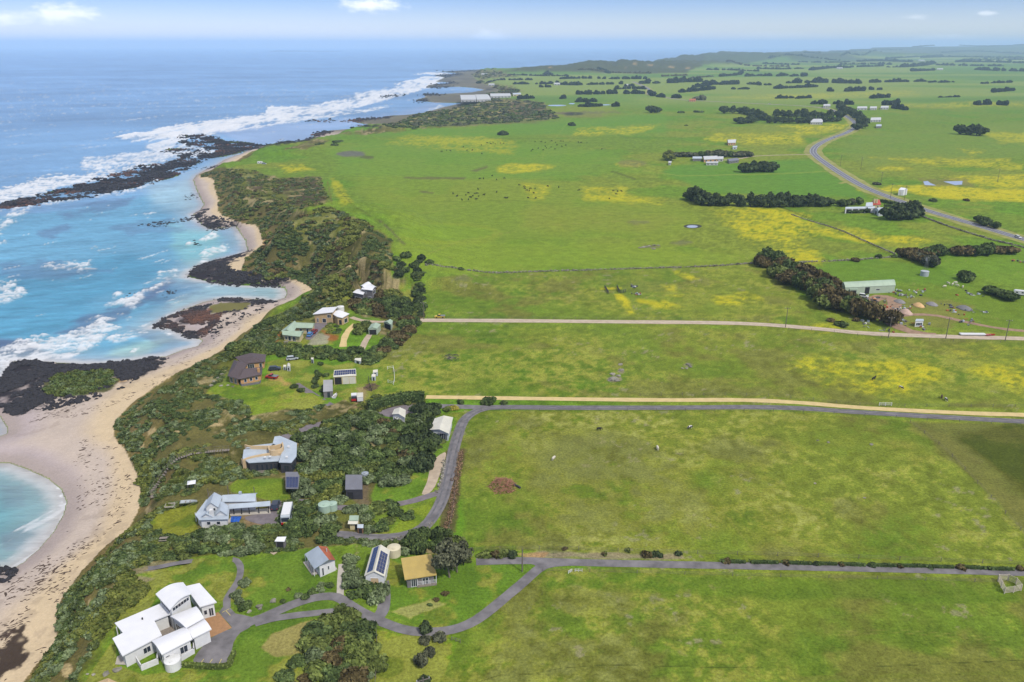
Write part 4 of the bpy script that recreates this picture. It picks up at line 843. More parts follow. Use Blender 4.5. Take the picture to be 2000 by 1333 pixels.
BUSH = [crown(i, bush_lobes(i, 4+i % 3, (.75, .9, .6, .8, .7, .95)[i]), .105, 95) for i in range(6)]
SMALL = [crown(20+i, bush_lobes(20+i, 3, (.7, .85, .6, .5)[i]), .17, 26, .6) for i in range(4)]
def pine_lobes(seed):
    """broad dark cypress: tiers of spreading plates"""
    g = np.random.default_rng(seed); out = []
    for i in range(11):
        z = .25+.68*i/10; w = (1-.62*(i/10)**1.6)*.62; a = g.uniform(0, 6.28); q = w*g.uniform(.3, .75)
        out.append((q*math.cos(a), q*math.sin(a), z*1.15, w*.55*g.uniform(.8, 1.25), w*.55*g.uniform(.8, 1.25), .17*g.uniform(.8, 1.2)))
    out.append((0, 0, .62, .38, .38, .5)); return out
PINE = [crown(40+i, pine_lobes(40+i), .085, 60, .6) for i in range(4)]
def gum_lobes(seed, n=13):
    g = np.random.default_rng(seed); out = []
    for i in range(n):
        a = 6.28*i/n*2.4; r = g.uniform(.15, .8); z = g.uniform(.75, 1.55)-.25*r
        s = g.uniform(.2, .33); out.append((r*math.cos(a), r*math.sin(a), z, s*1.15, s*1.15, s*.75))
    return out
GUM = [crown(60+i, gum_lobes(60+i), .06, 85, .8, .6) for i in range(2)]
MESH = {}
def veg_mesh(kind, i, leaf, name):
    key = (kind, i, leaf)
    if key not in MESH:
        pr = {'bush': BUSH, 'small': SMALL, 'pine': PINE, 'gum': GUM}[kind][i]
        me_o = np_mesh(name, pr[0], pr[1], M_LEAF[leaf], {'tone': pr[2]}); MESH[key] = me_o.data
        bpy.data.objects.remove(me_o)
    return MESH[key]
def trunk_mesh(kind):
    if ('trunk', kind) in MESH: return MESH[('trunk', kind)]
    mb = MB(); g = random.Random(5)
    if kind == 'gum':
        mb.bar((0,0,-.05), (.05,.02,.55), .055, 7, .04)
        for i in range(7):
            a = i*2.4; r = g.uniform(.35, .7); z0 = g.uniform(.28, .55)
            mb.bar((.03,.01,z0), (r*math.cos(a), r*math.sin(a), g.uniform(.95, 1.25)), .03, 5, .008)
    else:
        mb.bar((0,0,-.05), (0,0,.7), .07, 7, .03)
        for i in range(6):
            a = i*2.4; mb.bar((0,0,.2+.07*i), (.45*math.cos(a), .45*math.sin(a), .38+.08*i), .022, 5, .008)
    o = mb.build('trunk', M_BARK if kind == 'gum' else M_DBARK); MESH[('trunk', kind)] = o.data; bpy.data.objects.remove(o)
    return MESH[('trunk', kind)]
COUNT = {'shrub': 0, 'tree': 0}
def shrub(x, y, z, r, leaf, label, group, tall=1.0, name='shrub', cat='shrub', kind='bush'):
    i = R.randrange(6 if kind == 'bush' else 4)
    o = bpy.data.objects.new(name, veg_mesh(kind, i, leaf, name)); COL.objects.link(o)
    o.location = (x, y, z-.08*r); o.rotation_euler = (0, 0, R.uniform(0, 6.28)); o.scale = (r*R.uniform(.9, 1.15), r*R.uniform(.9, 1.15), r*tall*R.uniform(.85, 1.15))
    tag(o, label, cat, group); COUNT['shrub'] += 1; return o
def tree(x, y, z, h, r, kind, leaf, label, group=None, name='tree', cat='tree'):
    t = empty(name, (x, y, z), R.uniform(0, 6.28), label, cat, group); COUNT['tree'] += 1
    hh = {'pine': 1.32, 'gum': 1.75, 'bush': 1.15}[kind]
    n = {'pine': 4, 'gum': 2, 'bush': 6}[kind]
    c = bpy.data.objects.new('crown', veg_mesh(kind, R.randrange(n), leaf, 'crown')); COL.objects.link(c); c.parent = t
    k = bpy.data.objects.new('trunk', trunk_mesh('gum' if kind == 'gum' else 'pine')); COL.objects.link(k); k.parent = t
    s = (r/.95 if kind != 'pine' else r/.72, h/hh)
    c.scale = (s[0], s[0]*R.uniform(.9, 1.1), s[1] if kind != 'bush' else s[1]*.85)
    if kind == 'bush': c.location = (0, 0, h*.15)
    k.scale = (s[0], s[0], s[1]); return t
def hgt(x, y):
    return float(terrain(np.array([x]), np.array([y]))[0][0])
def darts(poly, dmin, n, seed=0, avoid=()):
    """spread-out points in a pixel outline, in world metres"""
    q = unproj(sample_px(poly, n*14, seed=seed), PLAT); out = []
    for p in q:
        if all((p[0]-o[0])**2+(p[1]-o[1])**2 > dmin*dmin for o in out):
            out.append(p)
            if len(out) >= n: break
    return out
# ------------------------------------------------------------------ thickets and garden shrubs near the houses: every crown an object
TH = [ # outline, spacing, max count, (rmin,rmax), tall, leaf mix, label, group
 ([(585,858),(640,835),(700,880),(720,940),(672,935),(668,980),(640,985),(590,975),(582,920)],3.3,42,(2.2,3.3),1.05,('dark','dark','silver','silver','lime'),'rounded grey-green tree in the dense thicket beside the modern curved-roof house','thicket by the curved-roof house'),
 ([(640,835),(700,815),(760,822),(835,820),(835,870),(800,905),(790,950),(740,945),(722,930),(705,880)],3.5,52,(2.2,3.4),1.0,('dark','dark','olive','dark','brown','silver'),'dark shrub in the thicket between the white garage and the grey shed','thicket between garage and shed'),
 ([(790,860),(830,845),(852,865),(836,915),(812,925),(800,905)],3.8,9,(2.8,3.8),1.35,('dark','cypress'),'tall dark round tree beside the green strip below the long white house','dark trees by the green strip'),
 ([(808,800),(835,792),(852,800),(845,835),(838,870),(815,860),(812,830)],3.2,14,(2,2.9),1.3,('cypress','dark'),'dark tree in the screen between the garage and the long white house','screen trees by the garage'),
 ([(565,1020),(590,1000),(640,1005),(660,1030),(640,1055),(575,1055)],3.0,17,(1.9,2.9),1.0,('silver','dark','dark'),'pale-tipped shrub behind the parked camper bus','shrubs behind the camper bus'),
 ([(665,1000),(690,985),(715,1000),(720,1040),(705,1010)],3.0,6,(1.7,2.5),1.0,('silver',),'silvery shrub beside the pale green hut','silver shrubs by the green hut'),
 ([(708,1005),(740,985),(790,995),(800,1015),(760,1035),(715,1035)],3.2,12,(2,2.8),.9,('dark','olive'),'low dark green bush on the grassy bank inside the lane bend','dark bushes inside the lane bend'),
 ([(385,1050),(460,1030),(535,1035),(540,1065),(480,1080),(400,1080)],2.9,24,(1.7,2.6),.9,('dark','silver','olive','dark'),'dense shrub in the belt below the grey-roofed beach house','shrub belt below the beach house'),
 ([(280,1075),(330,1065),(400,1060),(380,1085),(300,1098)],2.8,12,(1.6,2.4),.8,('dark','olive'),'low dark shrub along the garden path end','low shrubs at the path end'),
 ([(680,1090),(695,1100),(705,1125),(690,1130),(676,1110)],2.2,6,(1.3,1.9),.95,('silver',),'silver-leaved shrub between the white cottage and the long shed','silver shrubs by the cottage'),
 ([(685,1130),(735,1130),(748,1155),(735,1178),(690,1170)],2.5,11,(1.7,2.5),1.1,('dark','silver','silver'),'big pale-flecked bush in front of the solar-panelled shed','bushes before the solar shed'),
 ([(800,1055),(850,1040),(900,1065),(905,1085),(860,1085),(815,1080)],3.2,12,(2,3),1.25,('dark','olive','dark'),'dark green tree behind the mustard-roofed cottage','trees behind the mustard-roofed cottage'),
 ([(620,1225),(670,1190),(700,1200),(725,1245),(735,1310),(715,1330),(660,1335),(615,1310),(605,1270)],3.0,36,(2,3.1),1.0,('dark','dark','dark','brown','olive','silver'),'dark bush in the clump below the lower driveway','clump below the lower driveway'),
 ([(550,1300),(590,1285),(610,1310),(600,1350),(550,1350)],2.6,8,(1.7,2.3),.9,('brown','dark'),'brownish shrub beside the sandy patch at the picture bottom','brown shrubs by the sandy patch'),
 ([(655,1318),(705,1300),(715,1330),(700,1370),(650,1370)],2.4,6,(1.7,2.4),1.0,('silver',),'silvery bush in the corner of the bottom clump','silver bushes in the bottom clump'),
 ([(450,672),(560,680),(640,682),(700,690),(700,705),(600,700),(500,696),(440,700)],4.2,26,(2.3,3.2),1.0,('dark','olive','dark'),'dark shrub in the hedge between the brown-roofed and green-roofed houses','hedge between brown and green roofs'),
 ([(700,700),(725,690),(770,655),(800,640),(808,630),(800,650),(770,672),(735,700),(712,712)],4.2,16,(2.6,3.6),1.15,('dark','dark','brown'),'dark tree in the belt along the paddock edge below the gravel road','paddock-edge belt below the gravel road'),
 ([(680,590),(720,580),(790,590),(806,605),(808,622),(770,625),(740,615),(700,605)],4.6,22,(2.8,3.8),1.1,('dark','cypress','brown'),'dark tree in the wood behind the tan house at the gravel road end','wood at the gravel road end'),
 ([(770,540),(795,530),(790,560),(772,565)],4.6,7,(2.6,3.6),1.1,('dark','cypress'),'dark round tree by the strip of bright lawn near the grey timber house','trees by the bright lawn strip'),
 ([(808,535),(825,532),(828,575),(830,620),(815,620),(812,570)],4.2,13,(2.2,3.1),1.2,('dark','cypress'),'dark tree in the boundary row at the west end of the stone wall','boundary row by the stone wall'),
 ([(695,640),(720,632),(735,640),(712,652),(698,655)],3.6,7,(2,3),1.0,('dark','olive'),'shrub beside the two green-roofed carports','shrubs by the green carports'),
 ([(640,632),(668,640),(662,655),(640,650)],3.0,7,(1.2,1.8),.8,('dark','lime'),'small garden bush in the turning circle of the green-roofed house','turning circle bushes'),
 ([(810,1245),(825,1230),(850,1240),(868,1260),(840,1270),(842,1310),(825,1345),(808,1340),(820,1290)],2.7,15,(1.2,1.8),1.5,('cypress','dark','gum'),'tall dark shrub in the row crossing the lower driveway','row crossing the lower driveway'),
 ([(455,1160),(480,1180),(485,1190),(462,1185)],2.2,3,(1.3,1.8),1.0,('silver','dark'),'flowering bush on the lawn beside the garden path','lawn bushes by the garden path'),
 ([(582,1165),(620,1145),(645,1135),(645,1145),(620,1160),(590,1172)],1.7,8,(.9,1.3),.9,('silver','dark'),'low flowering shrub in the bed beside the driveway','driveway bed shrubs'),
 ([(618,725),(630,740),(645,775),(640,780),(612,760),(608,745)],2.6,8,(1.1,1.7),1.1,('dark',),'dark shrub between the brown-roofed house track and the grey shed','shrubs by the grey shed track'),
 ([(800,980),(800,1000),(840,975),(820,985)],3,0,(1,1.5),1,('olive',),'x','x')]
EXCL = []
for k, (P_, d, n, (r0, r1), tall, mix, lab, grp) in enumerate(TH):
    EXCL.append(P_)
    for j, p in enumerate(darts(P_, d, n, k)):
        shrub(p[0], p[1], hgt(*p), R.uniform(r0, r1), R.choice(mix), lab, grp, tall)
# the clipped hedge and the curved hedge, each one long plant
def hedge(name, line, w, h, leaf, label, cat='hedge', leafs=.2, den=3.2):
    P = spline(line, .8); g = np.random.default_rng(len(P)); n = int(len(P)*w*den*6)
    i = g.integers(0, len(P)-1, n); T = np.gradient(P, axis=0); T /= np.linalg.norm(T, axis=1)[:,None]; Nn = np.stack([-T[:,1], T[:,0]], 1)
    a = g.uniform(-.15, PI+.15, n); top = np.abs(np.cos(a))
    off = np.cos(a)*w/2*1.05; hz_ = np.where(np.abs(np.cos(a)) > .8, g.uniform(.1, 1, n), np.sin(a)**.3)*h*g.uniform(.92, 1.06, n)
    p = np.c_[P[i]+Nn[i]*off[:,None]+T[i]*g.uniform(-.5, .5, (n, 1)), hz_]
    nm = np.c_[Nn[i]*np.cos(a)[:,None], np.sin(a)]+g.normal(size=(n, 3))*.5; nm /= np.linalg.norm(nm, axis=1)[:,None]
    t = np.cross(nm, g.normal(size=nm.shape)); t /= np.linalg.norm(t, axis=1)[:,None]; b = np.cross(nm, t); s = leafs*g.uniform(.6, 1.4, (n, 1))
    q = np.stack([p-t*s-b*s, p+t*s-b*s, p+t*s+b*s, p-t*s+b*s], 1).reshape(-1, 3)
    A, B = P+Nn*w*.45, P-Nn*w*.45; m = len(P); z = np.zeros(m)
    cv = np.concatenate([np.c_[A, z], np.c_[A, z+h*.93], np.c_[B, z+h*.93], np.c_[B, z]]); j = np.arange(m-1)
    cf = np.concatenate([np.stack([j+u*m, j+1+u*m, j+1+(u+1)*m, j+(u+1)*m], 1) for u in range(3)]+[np.array([[0, m, 2*m, 3*m], [m-1, 4*m-1, 3*m-1, 2*m-1]])])
    V_ = np.concatenate([cv, q]); Fq = np.concatenate([cf, np.arange(len(q)).reshape(-1, 4)+len(cv)]); tn = np.concatenate([np.full(len(cv), .1), np.repeat(g.beta(1.6, 2.4, n), 4)])
    zb = terrain(V_[:,0], V_[:,1])[0]; V_[:,2] += np.minimum(zb, 14)
    o = np_mesh(name, V_, Fq, M_LEAF[leaf], {'tone': tn}); return tag(o, label, cat)
hedge('hedge', W((722,803),(745,797),(770,790),(800,785),(829,784)), 2.6, 3.4, 'dark', 'tall clipped dark hedge at the near end of the yellow sand track')
hedge('hedge', W((332,935),(350,938),(366,930),(364,922),(350,918),(334,922)), 1.6, 1.5, 'lime', 'low bright green clipped hedge curving like a horseshoe in the dune scrub', leafs=.13)
hedge('hedge', W((362,1302),(390,1304),(420,1306),(446,1303),(452,1290),(458,1277)), .9, .9, 'olive', 'low hedge along the edge of the tarred parking court', leafs=.14)
hedge('hedge', W((1728,405),(1748,405),(1752,401),(1735,398),(1720,395)), 2.2, 2.2, 'dark', 'clipped green hedge round the red-roofed farmhouse garden', leafs=.3, den=1)
for a in ((1410,1099,1456,1100),(1466,1100,1520,1101),(1530,1101,1585,1103),(1598,1103,1634,1104),(1646,1104,1690,1106),(1705,1106,1750,1107),(1758,1107,1812,1108),(1822,1109,1862,1110),(1880,1110,1925,1112),(1935,1113,1980,1114)):
    hedge('hedge', W((a[0],a[1]),((a[0]+a[2])/2,(a[1]+a[3])/2),(a[2],a[3])), 0.8, .65, 'dark', 'clipped low section of the broken roadside hedge along the long driveway', leafs=.14)['group'] = 'roadside hedge sections'
for i, x in enumerate((1420,1476,1535,1594,1644,1702,1758,1816,1876,1932,1992)):
    p = G(x, 1098.5+i*1.5); shrub(p[0], p[1], PLAT, R.uniform(.9, 1.25), 'cypress' if i % 2 else 'brown', 'small dark round shrub in a hedge gap along the long driveway', 'gap shrubs along the driveway', 1.05, kind='small')
for i, (x, y, r) in enumerate(((938,1088,1.3),(950,1086,1.8),(968,1087,1.4),(985,1084,1.9),(1000,1087,1.5),(1226,1077,1.0),(1181,1083,.8),(1262,1086,1.6),(1275,1085,1.5),(1285,1086,1.2),(1325,1084,1.0),(1180,1084,.7),(1103,1073,.9))):
    p = G(x, y); shrub(p[0], p[1], PLAT, r, R.choice(('brown','cypress','olive')), 'straggly dark shrub on the bare earth bank beside the driveway', 'earth bank shrubs', 1.2, kind='small')
# single trees and shrubs one can point to
p = G(878,1128); tree(p[0], p[1], PLAT, 9.5, 4.2, 'gum', 'gum', 'tall grey gum tree with bare forked limbs beside the mustard-roofed cottage', name='gum_tree')
p = G(893,1118); tree(p[0], p[1], PLAT, 8.5, 3.2, 'gum', 'gum', 'smaller gum tree just behind the tall forked gum by the cottage', name='gum_tree')
for x, y, r, lf, lb in ((788,1080,1.7,'silver','silver-white round bush between the water tank and the mustard-roofed cottage'),(669,1184,.7,'dark','tiny round bush at the tip of the grass island in the driveway'),(478,1140,1.4,'silver','lone white-flecked bush on the lawn by the garden path'),
  (552,1176,.8,'dark','small plant between boulders on the lawn'),(1620,212,6,'dark','x'),(840,1183,.7,'dark','dark little shrub low on the slope below the gum tree'),(852,1173,.7,'brown','middle little shrub on the slope below the gum tree'),(869,1161,.9,'brown','upper little shrub on the slope below the gum tree'),(563,1153,.7,'brown','brown low bush on the cottage lawn'),
  (900,788,1.6,'dark','low dark bush beside the asphalt lane and sand track'),(953,789,3.0,'dark','broad dark bush between the sand track and the lane fork'),(983,789,1.3,'dark','small dark bush just past the broad one at the lane fork'),(883,800,1.8,'gold','pale yellow flowering bush by the lane spur'),(891,799,1.4,'gold','second smaller yellow flowering bush by the lane spur'),(874,802,1.7,'olive','olive bush beside the yellow flowering bushes'),
  (320,1052,1.8,'dark','dark oval bush on the beach-house lawn'),(338,1049,1.5,'dark','second oval bush on the beach-house lawn'),(300,1062,1.6,'lime','bush above the sitting spot in the dune'),(427,925,1.8,'lime','bright yellow-green bush in the dune scrub below the curved-roof house'),(450,918,1.7,'lime','yellow-green bush next to the bright one in the scrub'),(438,945,1.4,'silver','bluish bush near the beach-house lawn'),
  (575,757,1.5,'dark','dark bush at the bend of the upper drive'),(588,765,1.5,'dark','second dark bush at the upper drive'),(627,713,1.2,'dark','single round bush on the lawn above the solar shed'),(637,735,1.4,'dark','dark bush between lawn and solar shed'),(543,720,1.0,'dark','garden bush behind the red ute'),(488,742,.9,'dark','round shrub before the brown-roofed house window'),
  (1263,572,1.2,'dark','x'),(900,538,2.2,'dark','round bush on the stone wall line near the west end'),(840,539,2.4,'dark','bush against the stone wall beyond the boundary row'),(1643,637,3,'dark','dark bush by the gravel road below the brown wood'),(1672,627,2,'brown','small bush left of the dark one by the gravel road'),(1622,628,2.0,'brown','little bush under the tail of the brown wood'),
  (982,264,7,'cypress','lone flat dark clump in the wide pasture toward the sea'),(1117,246,7,'cypress','lone dark clump in the pasture south of the marsh'),(1672,511,2.4,'brown','brown bush on the stone wall line above the quonset shed'),(1716,504,2.4,'dark','dark bush on the wall line right of the brown one'),(1746,503,2,'dark','low bush at the start of the wall-line trees'),
  (1612,345,3,'dark','x'),(1636,342,2.5,'dark','x'),(1712,361,3.5,'gum','thin grey tree by a power pole beside the highway'),(1822,394,3,'dark','low shrub on the verge past the highway junction'),(1888,393,2.5,'brown','small shrub in the yellow paddock beyond the highway')):
    if lb == 'x': continue
    q = G(x, y); o = shrub(q[0], q[1], hgt(*q), r, lf, lb, None, 1.0)
# ------------------------------------------------------------------ shelter belts and trees of the plain
def belt(pts, n, h, r, label, group, leaf=('cypress',), kind=('pine','bush'), wob=1.5):
    P = spline([G(a, b) for a, b in pts], 2); m = len(P)
    for i in range(n):
        q = P[int((i+.5)/n*(m-1))]; x, y = q[0]+R.uniform(-wob, wob), q[1]+R.uniform(-wob, wob)
        tree(x, y, hgt(x, y), h*R.uniform(.8, 1.15), r*R.uniform(.85, 1.2), R.choice(kind), R.choice(leaf), label, group)
belt([(1346,391),(1352,392),(1362,396),(1375,400),(1388,402)], 7, 12, 6.0, 'big dark cypress in the curved end of the shelter belt left of the red-roofed farm', 'curved end of the farm shelter belt')
belt([(1400,402),(1440,403),(1500,405),(1560,404),(1592,404),(1622,403)], 19, 10.5, 5.2, 'dark cypress in the straight shelter belt left of the red-roofed farm', 'straight farm shelter belt')
belt([(1735,430),(1752,428),(1770,428),(1782,424),(1795,424)], 6, 11.5, 6, 'dark cypress in the clump beside the highway junction', 'highway junction clump')
belt([(1448,337),(1465,337),(1480,336),(1495,336),(1515,337)], 9, 11, 6.2, 'dark cypress in the short row below the tin-shed farm', 'short row below the tin-shed farm')
belt([(1412,222),(1440,222),(1460,224),(1480,230),(1495,236)], 14, 13, 9, 'dark pine in the curved wood left of the white-roofed homestead', 'curved wood by the homestead')
belt([(1444,242),(1460,241),(1472,238)], 4, 12, 9, 'dark tree in the small clump below the curved wood', 'small clump below the wood')
belt([(1498,241),(1530,241),(1560,241),(1600,239),(1640,238)], 12, 10, 8, 'dark garden tree in front of the white-roofed homestead', 'homestead front trees')
belt([(1512,228),(1530,230),(1550,231),(1580,231),(1620,232),(1648,233)], 9, 15, 9, 'tall dark tree behind the white-roofed homestead', 'homestead rear trees', kind=('pine','pine','bush'))
belt([(1640,212),(1655,222),(1668,230),(1682,236),(1688,244),(1680,252),(1672,256)], 15, 13, 9, 'dark tree in the belt along the inside of the highway bend', 'highway bend belt')
belt([(1876,263),(1890,263),(1900,264),(1915,266)], 5, 14, 9, 'dark tree in the lone clump on the plain beyond the highway', 'lone clump beyond the highway')
belt([(1302,311),(1306,316)], 2, 10, 6, 'yellowish wattle tree at the end of the tin-shed farm row', 'wattles at the farm row end', ('olive','lime'), ('bush',))
belt([(1315,306),(1340,307),(1365,307),(1390,306),(1420,307),(1445,307),(1465,306)], 16, 7.5, 5.5, 'grey-green tree in the windbreak behind the tin-shed farm', 'tin-shed farm windbreak', ('gum','dark','gum'), ('bush',))
belt([(1490,516),(1510,528),(1535,545),(1560,562),(1590,580),(1625,598),(1650,612),(1680,622),(1705,628),(1722,630)], 30, 9.5, 4.6, 'brown-green tree in the long wood running down to the gravel road', 'long brown wood', ('brown','olive','dark','brown'), ('bush',), 4.5)
belt([(1500,514),(1530,530),(1570,552),(1610,575),(1650,598),(1690,616)], 16, 10.5, 4.8, 'brown-green tree in the long wood running down to the gravel road', 'long brown wood', ('brown','dark'), ('bush',), 3)
belt([(1762,503),(1780,504),(1800,503),(1815,500),(1830,500),(1850,500)], 11, 7, 4, 'dark scrubby tree in the wall-line thicket above the windmill', 'wall-line thicket', ('dark','brown'), ('bush',))
belt([(1785,508),(1800,513),(1812,519),(1825,524)], 6, 6.5, 3.6, 'grey scrub tree in the branch running down to the windmill', 'branch above the windmill', ('brown','gum'), ('bush',))
belt([(1870,500),(1885,500),(1910,499),(1935,498),(1955,497),(1975,496)], 8, 7.5, 4.2, 'dark tree in the eastern part of the wall-line row', 'eastern wall-line row', ('dark','brown'), ('bush',))
belt([(1874,546),(1890,550),(1900,556)], 4, 6, 3.2, 'dark shrub tree on the sloping fence line right of the windmill', 'fence-line trees', ('dark',), ('bush',))
belt([(1925,572),(1945,578),(1965,584),(1985,590)], 6, 5, 3.6, 'low dark tree near the white caravan on the right', 'trees near the caravan', ('dark',), ('bush',))
belt([(1905,433),(1918,438),(1932,444),(1950,449)], 5, 6, 4, 'dark roadside tree near the right end of the highway', 'right highway trees', ('dark',), ('bush',))
belt([(1640,404),(1655,402),(1670,400),(1685,401)], 5, 6.5, 4, 'garden tree behind the long farm shed', 'garden trees behind the farm shed', ('dark','gum'), ('bush',))
belt([(1660,416),(1680,416),(1700,416)], 4, 4, 3.2, 'low dark shrub in front of the long farm shed', 'shrubs before the farm shed', ('dark',), ('bush',))
belt([(1272,221),(1284,221),(1288,221)], 3, 17, 9, 'lone dark pine standing in the open pasture', 'lone pasture pines')
for x, y, r in ((1330,221,8),(1360,220,7),(1369,220,7),(1340,246,4),(620,286,4),(625,282,4),(657,279,6),(653,286,6),(665,277,5),(760,253,6),(772,254,6),(785,253,6),(808,254,5),(813,252,5),(795,243,6),(810,245,5),(706,248,5),(690,252,5)):
    q = G(x, y); shrub(q[0], q[1], hgt(*q), r, 'dark', 'round dark bush on the far coastal pasture edge' if x < 900 else 'small dark tree alone in the far pasture', 'far coastal bushes' if x < 900 else 'far pasture trees', .8, kind='small')
# far windbreaks: rows that read as one mass, each one object
def mass(name, pts, h, w, label, leaf='cypress', den=1.0, zs=None):
    P = spline([G(a, b) for a, b in pts], 6); L = np.linalg.norm(np.diff(P, axis=0), axis=1).sum()
    n = max(4, int(L/(h*.42)*den*max(1, w/(h*.9)))); i = rng.integers(0, len(P), n); pp = P[i]+rng.uniform(-.5, .5, (n, 2))*[h*.5, w]
    z = terrain(pp[:,0], pp[:,1])[0]; s = h*rng.uniform(.5, .85, n); S3 = np.stack([s*.75, s*.75, s*1.15*rng.uniform(.7, 1.2, n)], 1)
    v, f, e = scatter(SMALL, np.c_[pp, z-.3], S3, rng.random(n)*6.28, rng.uniform(-.1, .15, n))
    o = np_mesh(name, v, f, M_LEAF[leaf], {'tone': e}); return tag(o, label, 'windbreak' if name == 'windbreak' else 'wood', 'far windbreaks of the plain', 'stuff')
FARW = [([(1003,165),(1050,165),(1093,164)],11,8,'dark'),([(1097,166),(1120,167),(1160,166),(1212,165)],12,10,'cypress'),([(935,158),(980,157),(1040,157)],9,8,'dark'),([(1095,155),(1140,154),(1200,155),(1260,155)],11,8,'dark'),([(1130,185),(1143,184)],11,10,'cypress'),([(1147,185),(1190,184),(1215,184),(1252,184)],13,10,'cypress'),
 ([(1128,200),(1165,199)],11,10,'cypress'),([(1137,209),(1150,209)],10,8,'cypress'),([(1156,209),(1175,208)],9,8,'dark'),([(1196,209),(1206,208)],9,8,'dark'),([(1018,194),(1042,193)],12,12,'dark'),([(1088,194),(1103,193)],10,8,'dark'),([(1058,171),(1078,171)],10,6,'dark'),
 ([(1253,164),(1300,163),(1340,161),(1378,160)],18,18,'cypress'),([(1378,165),(1400,166),(1440,165),(1482,166)],17,18,'cypress'),([(1354,172),(1380,168),(1392,165)],13,10,'cypress'),([(1330,181),(1355,179),(1392,175)],12,10,'cypress'),([(1270,182),(1275,188),(1296,191)],10,8,'cypress'),([(1201,175),(1240,174),(1260,175)],10,8,'dark'),([(1215,170),(1235,169)],10,8,'cypress'),
 ([(1321,192),(1340,193)],12,10,'cypress'),([(1350,196),(1365,196),(1380,196)],13,12,'gum'),([(1483,167),(1503,167)],12,8,'cypress'),([(1515,174),(1560,172),(1600,170)],13,12,'cypress'),([(1540,163),(1600,162),(1640,163),(1680,164)],18,16,'cypress'),([(1622,179),(1650,179),(1680,178)],15,16,'cypress'),([(1685,176),(1705,176)],11,8,'cypress'),([(1712,176),(1718,176)],10,6,'cypress'),
 ([(1700,162),(1740,161),(1805,160)],13,10,'cypress'),([(1518,193),(1550,192)],10,8,'cypress'),([(1556,193),(1582,192)],10,8,'cypress'),([(1700,193),(1732,191)],11,9,'cypress'),([(1725,206),(1750,206)],12,9,'cypress'),([(1748,212),(1772,216)],11,10,'cypress'),([(1628,204),(1658,205)],13,10,'cypress'),([(1601,204),(1620,204)],14,9,'cypress'),([(1588,204),(1598,205)],9,6,'cypress'),
 ([(1912,206),(1935,205),(1960,206)],13,12,'cypress'),([(1940,181),(1950,180),(1973,178)],12,9,'cypress'),([(1915,164),(1932,164)],10,9,'cypress'),([(1938,163),(1972,162)],9,8,'cypress'),([(1834,162),(1863,161)],9,8,'cypress'),([(1816,162),(1827,161)],8,8,'dark'),([(1834,191),(1874,190)],5,5,'dark'),([(1433,175),(1442,175)],10,6,'cypress'),([(1446,175),(1456,175)],11,6,'cypress'),
 ([(1408,150),(1440,147),(1448,143)],13,16,'cypress'),([(1457,150),(1480,149),(1510,149)],15,16,'cypress'),([(1513,150),(1535,148)],15,14,'cypress'),([(1545,150),(1557,149)],12,10,'cypress'),([(1568,150),(1573,149)],17,8,'cypress'),([(1584,138),(1620,134),(1660,133)],17,20,'cypress'),([(1657,132),(1690,131)],13,12,'cypress'),([(1695,131),(1725,130)],13,12,'cypress'),([(1732,132),(1758,132)],12,10,'cypress'),
 ([(1782,140),(1805,139),(1826,138)],14,14,'cypress'),([(1908,137),(1950,139),(2000,140),(2100,142)],16,20,'cypress'),([(1490,125),(1540,127),(1560,127)],13,14,'cypress'),([(1760,132),(1800,129),(1822,125)],20,40,'cypress'),([(1675,121),(1720,120),(1780,122)],20,30,'cypress'),([(1867,122),(1920,122),(2000,124),(2100,126)],20,30,'cypress'),([(1700,110),(1720,110)],12,10,'dark'),([(1640,115),(1690,112),(1720,108)],16,14,'dark'),
 ([(1840,108),(1900,107),(2000,109)],18,30,'cypress'),([(1500,119),(1560,118),(1640,119)],14,20,'dark'),([(1560,122),(1620,123),(1660,122)],12,12,'dark'),([(1800,114),(1860,113),(1960,114),(2080,113)],18,30,'dark'),([(1730,116),(1790,113),(1840,112)],16,24,'dark'),([(1600,108),(1680,106),(1760,106)],16,24,'dark'),([(1880,118),(1940,117),(2060,118)],16,24,'dark'),([(1640,127),(1700,126),(1740,127)],14,14,'cypress'),([(1830,128),(1880,129),(1960,130)],14,16,'cypress'),([(1480,135),(1520,136),(1570,135)],12,12,'dark'),([(1380,137),(1430,138),(1480,140)],11,12,'dark'),([(1420,128),(1480,130),(1540,131)],12,14,'brown'),([(1130,141),(1200,143),(1270,144)],9,14,'brown'),([(1000,147),(1060,149),(1110,149)],8,10,'dark'),([(1780,104),(1850,103),(1930,104),(2000,103)],18,30,'dark'),([(1620,103),(1700,102)],16,30,'dark'),([(1640,108),(1660,108)],14,10,'cypress'),([(1560,111),(1600,113)],14,14,'dark'),([(1170,140),(1190,144)],12,10,'dark'),([(1064,146),(1074,147)],16,9,'cypress'),([(1290,150),(1340,148)],8,10,'brown'),([(1350,154),(1390,150)],8,8,'gum')]
for k, (pts, h, w_, lf) in enumerate(FARW):
    x = int(sum(p[0] for p in pts)/len(pts)); y = int(sum(p[1] for p in pts)/len(pts))
    mass('windbreak', pts, h*1.22, w_, ('far dark windbreak on the hazy plain, ' + ('beyond the long white sheds' if x < 1100 else 'near the distant highway bend' if x < 1330 else 'behind the homestead woods' if x < 1530 else 'past the far white farm roofs' if x < 1780 else 'on the right-hand far plain')), 'far' if lf in ('cypress','dark') else lf)
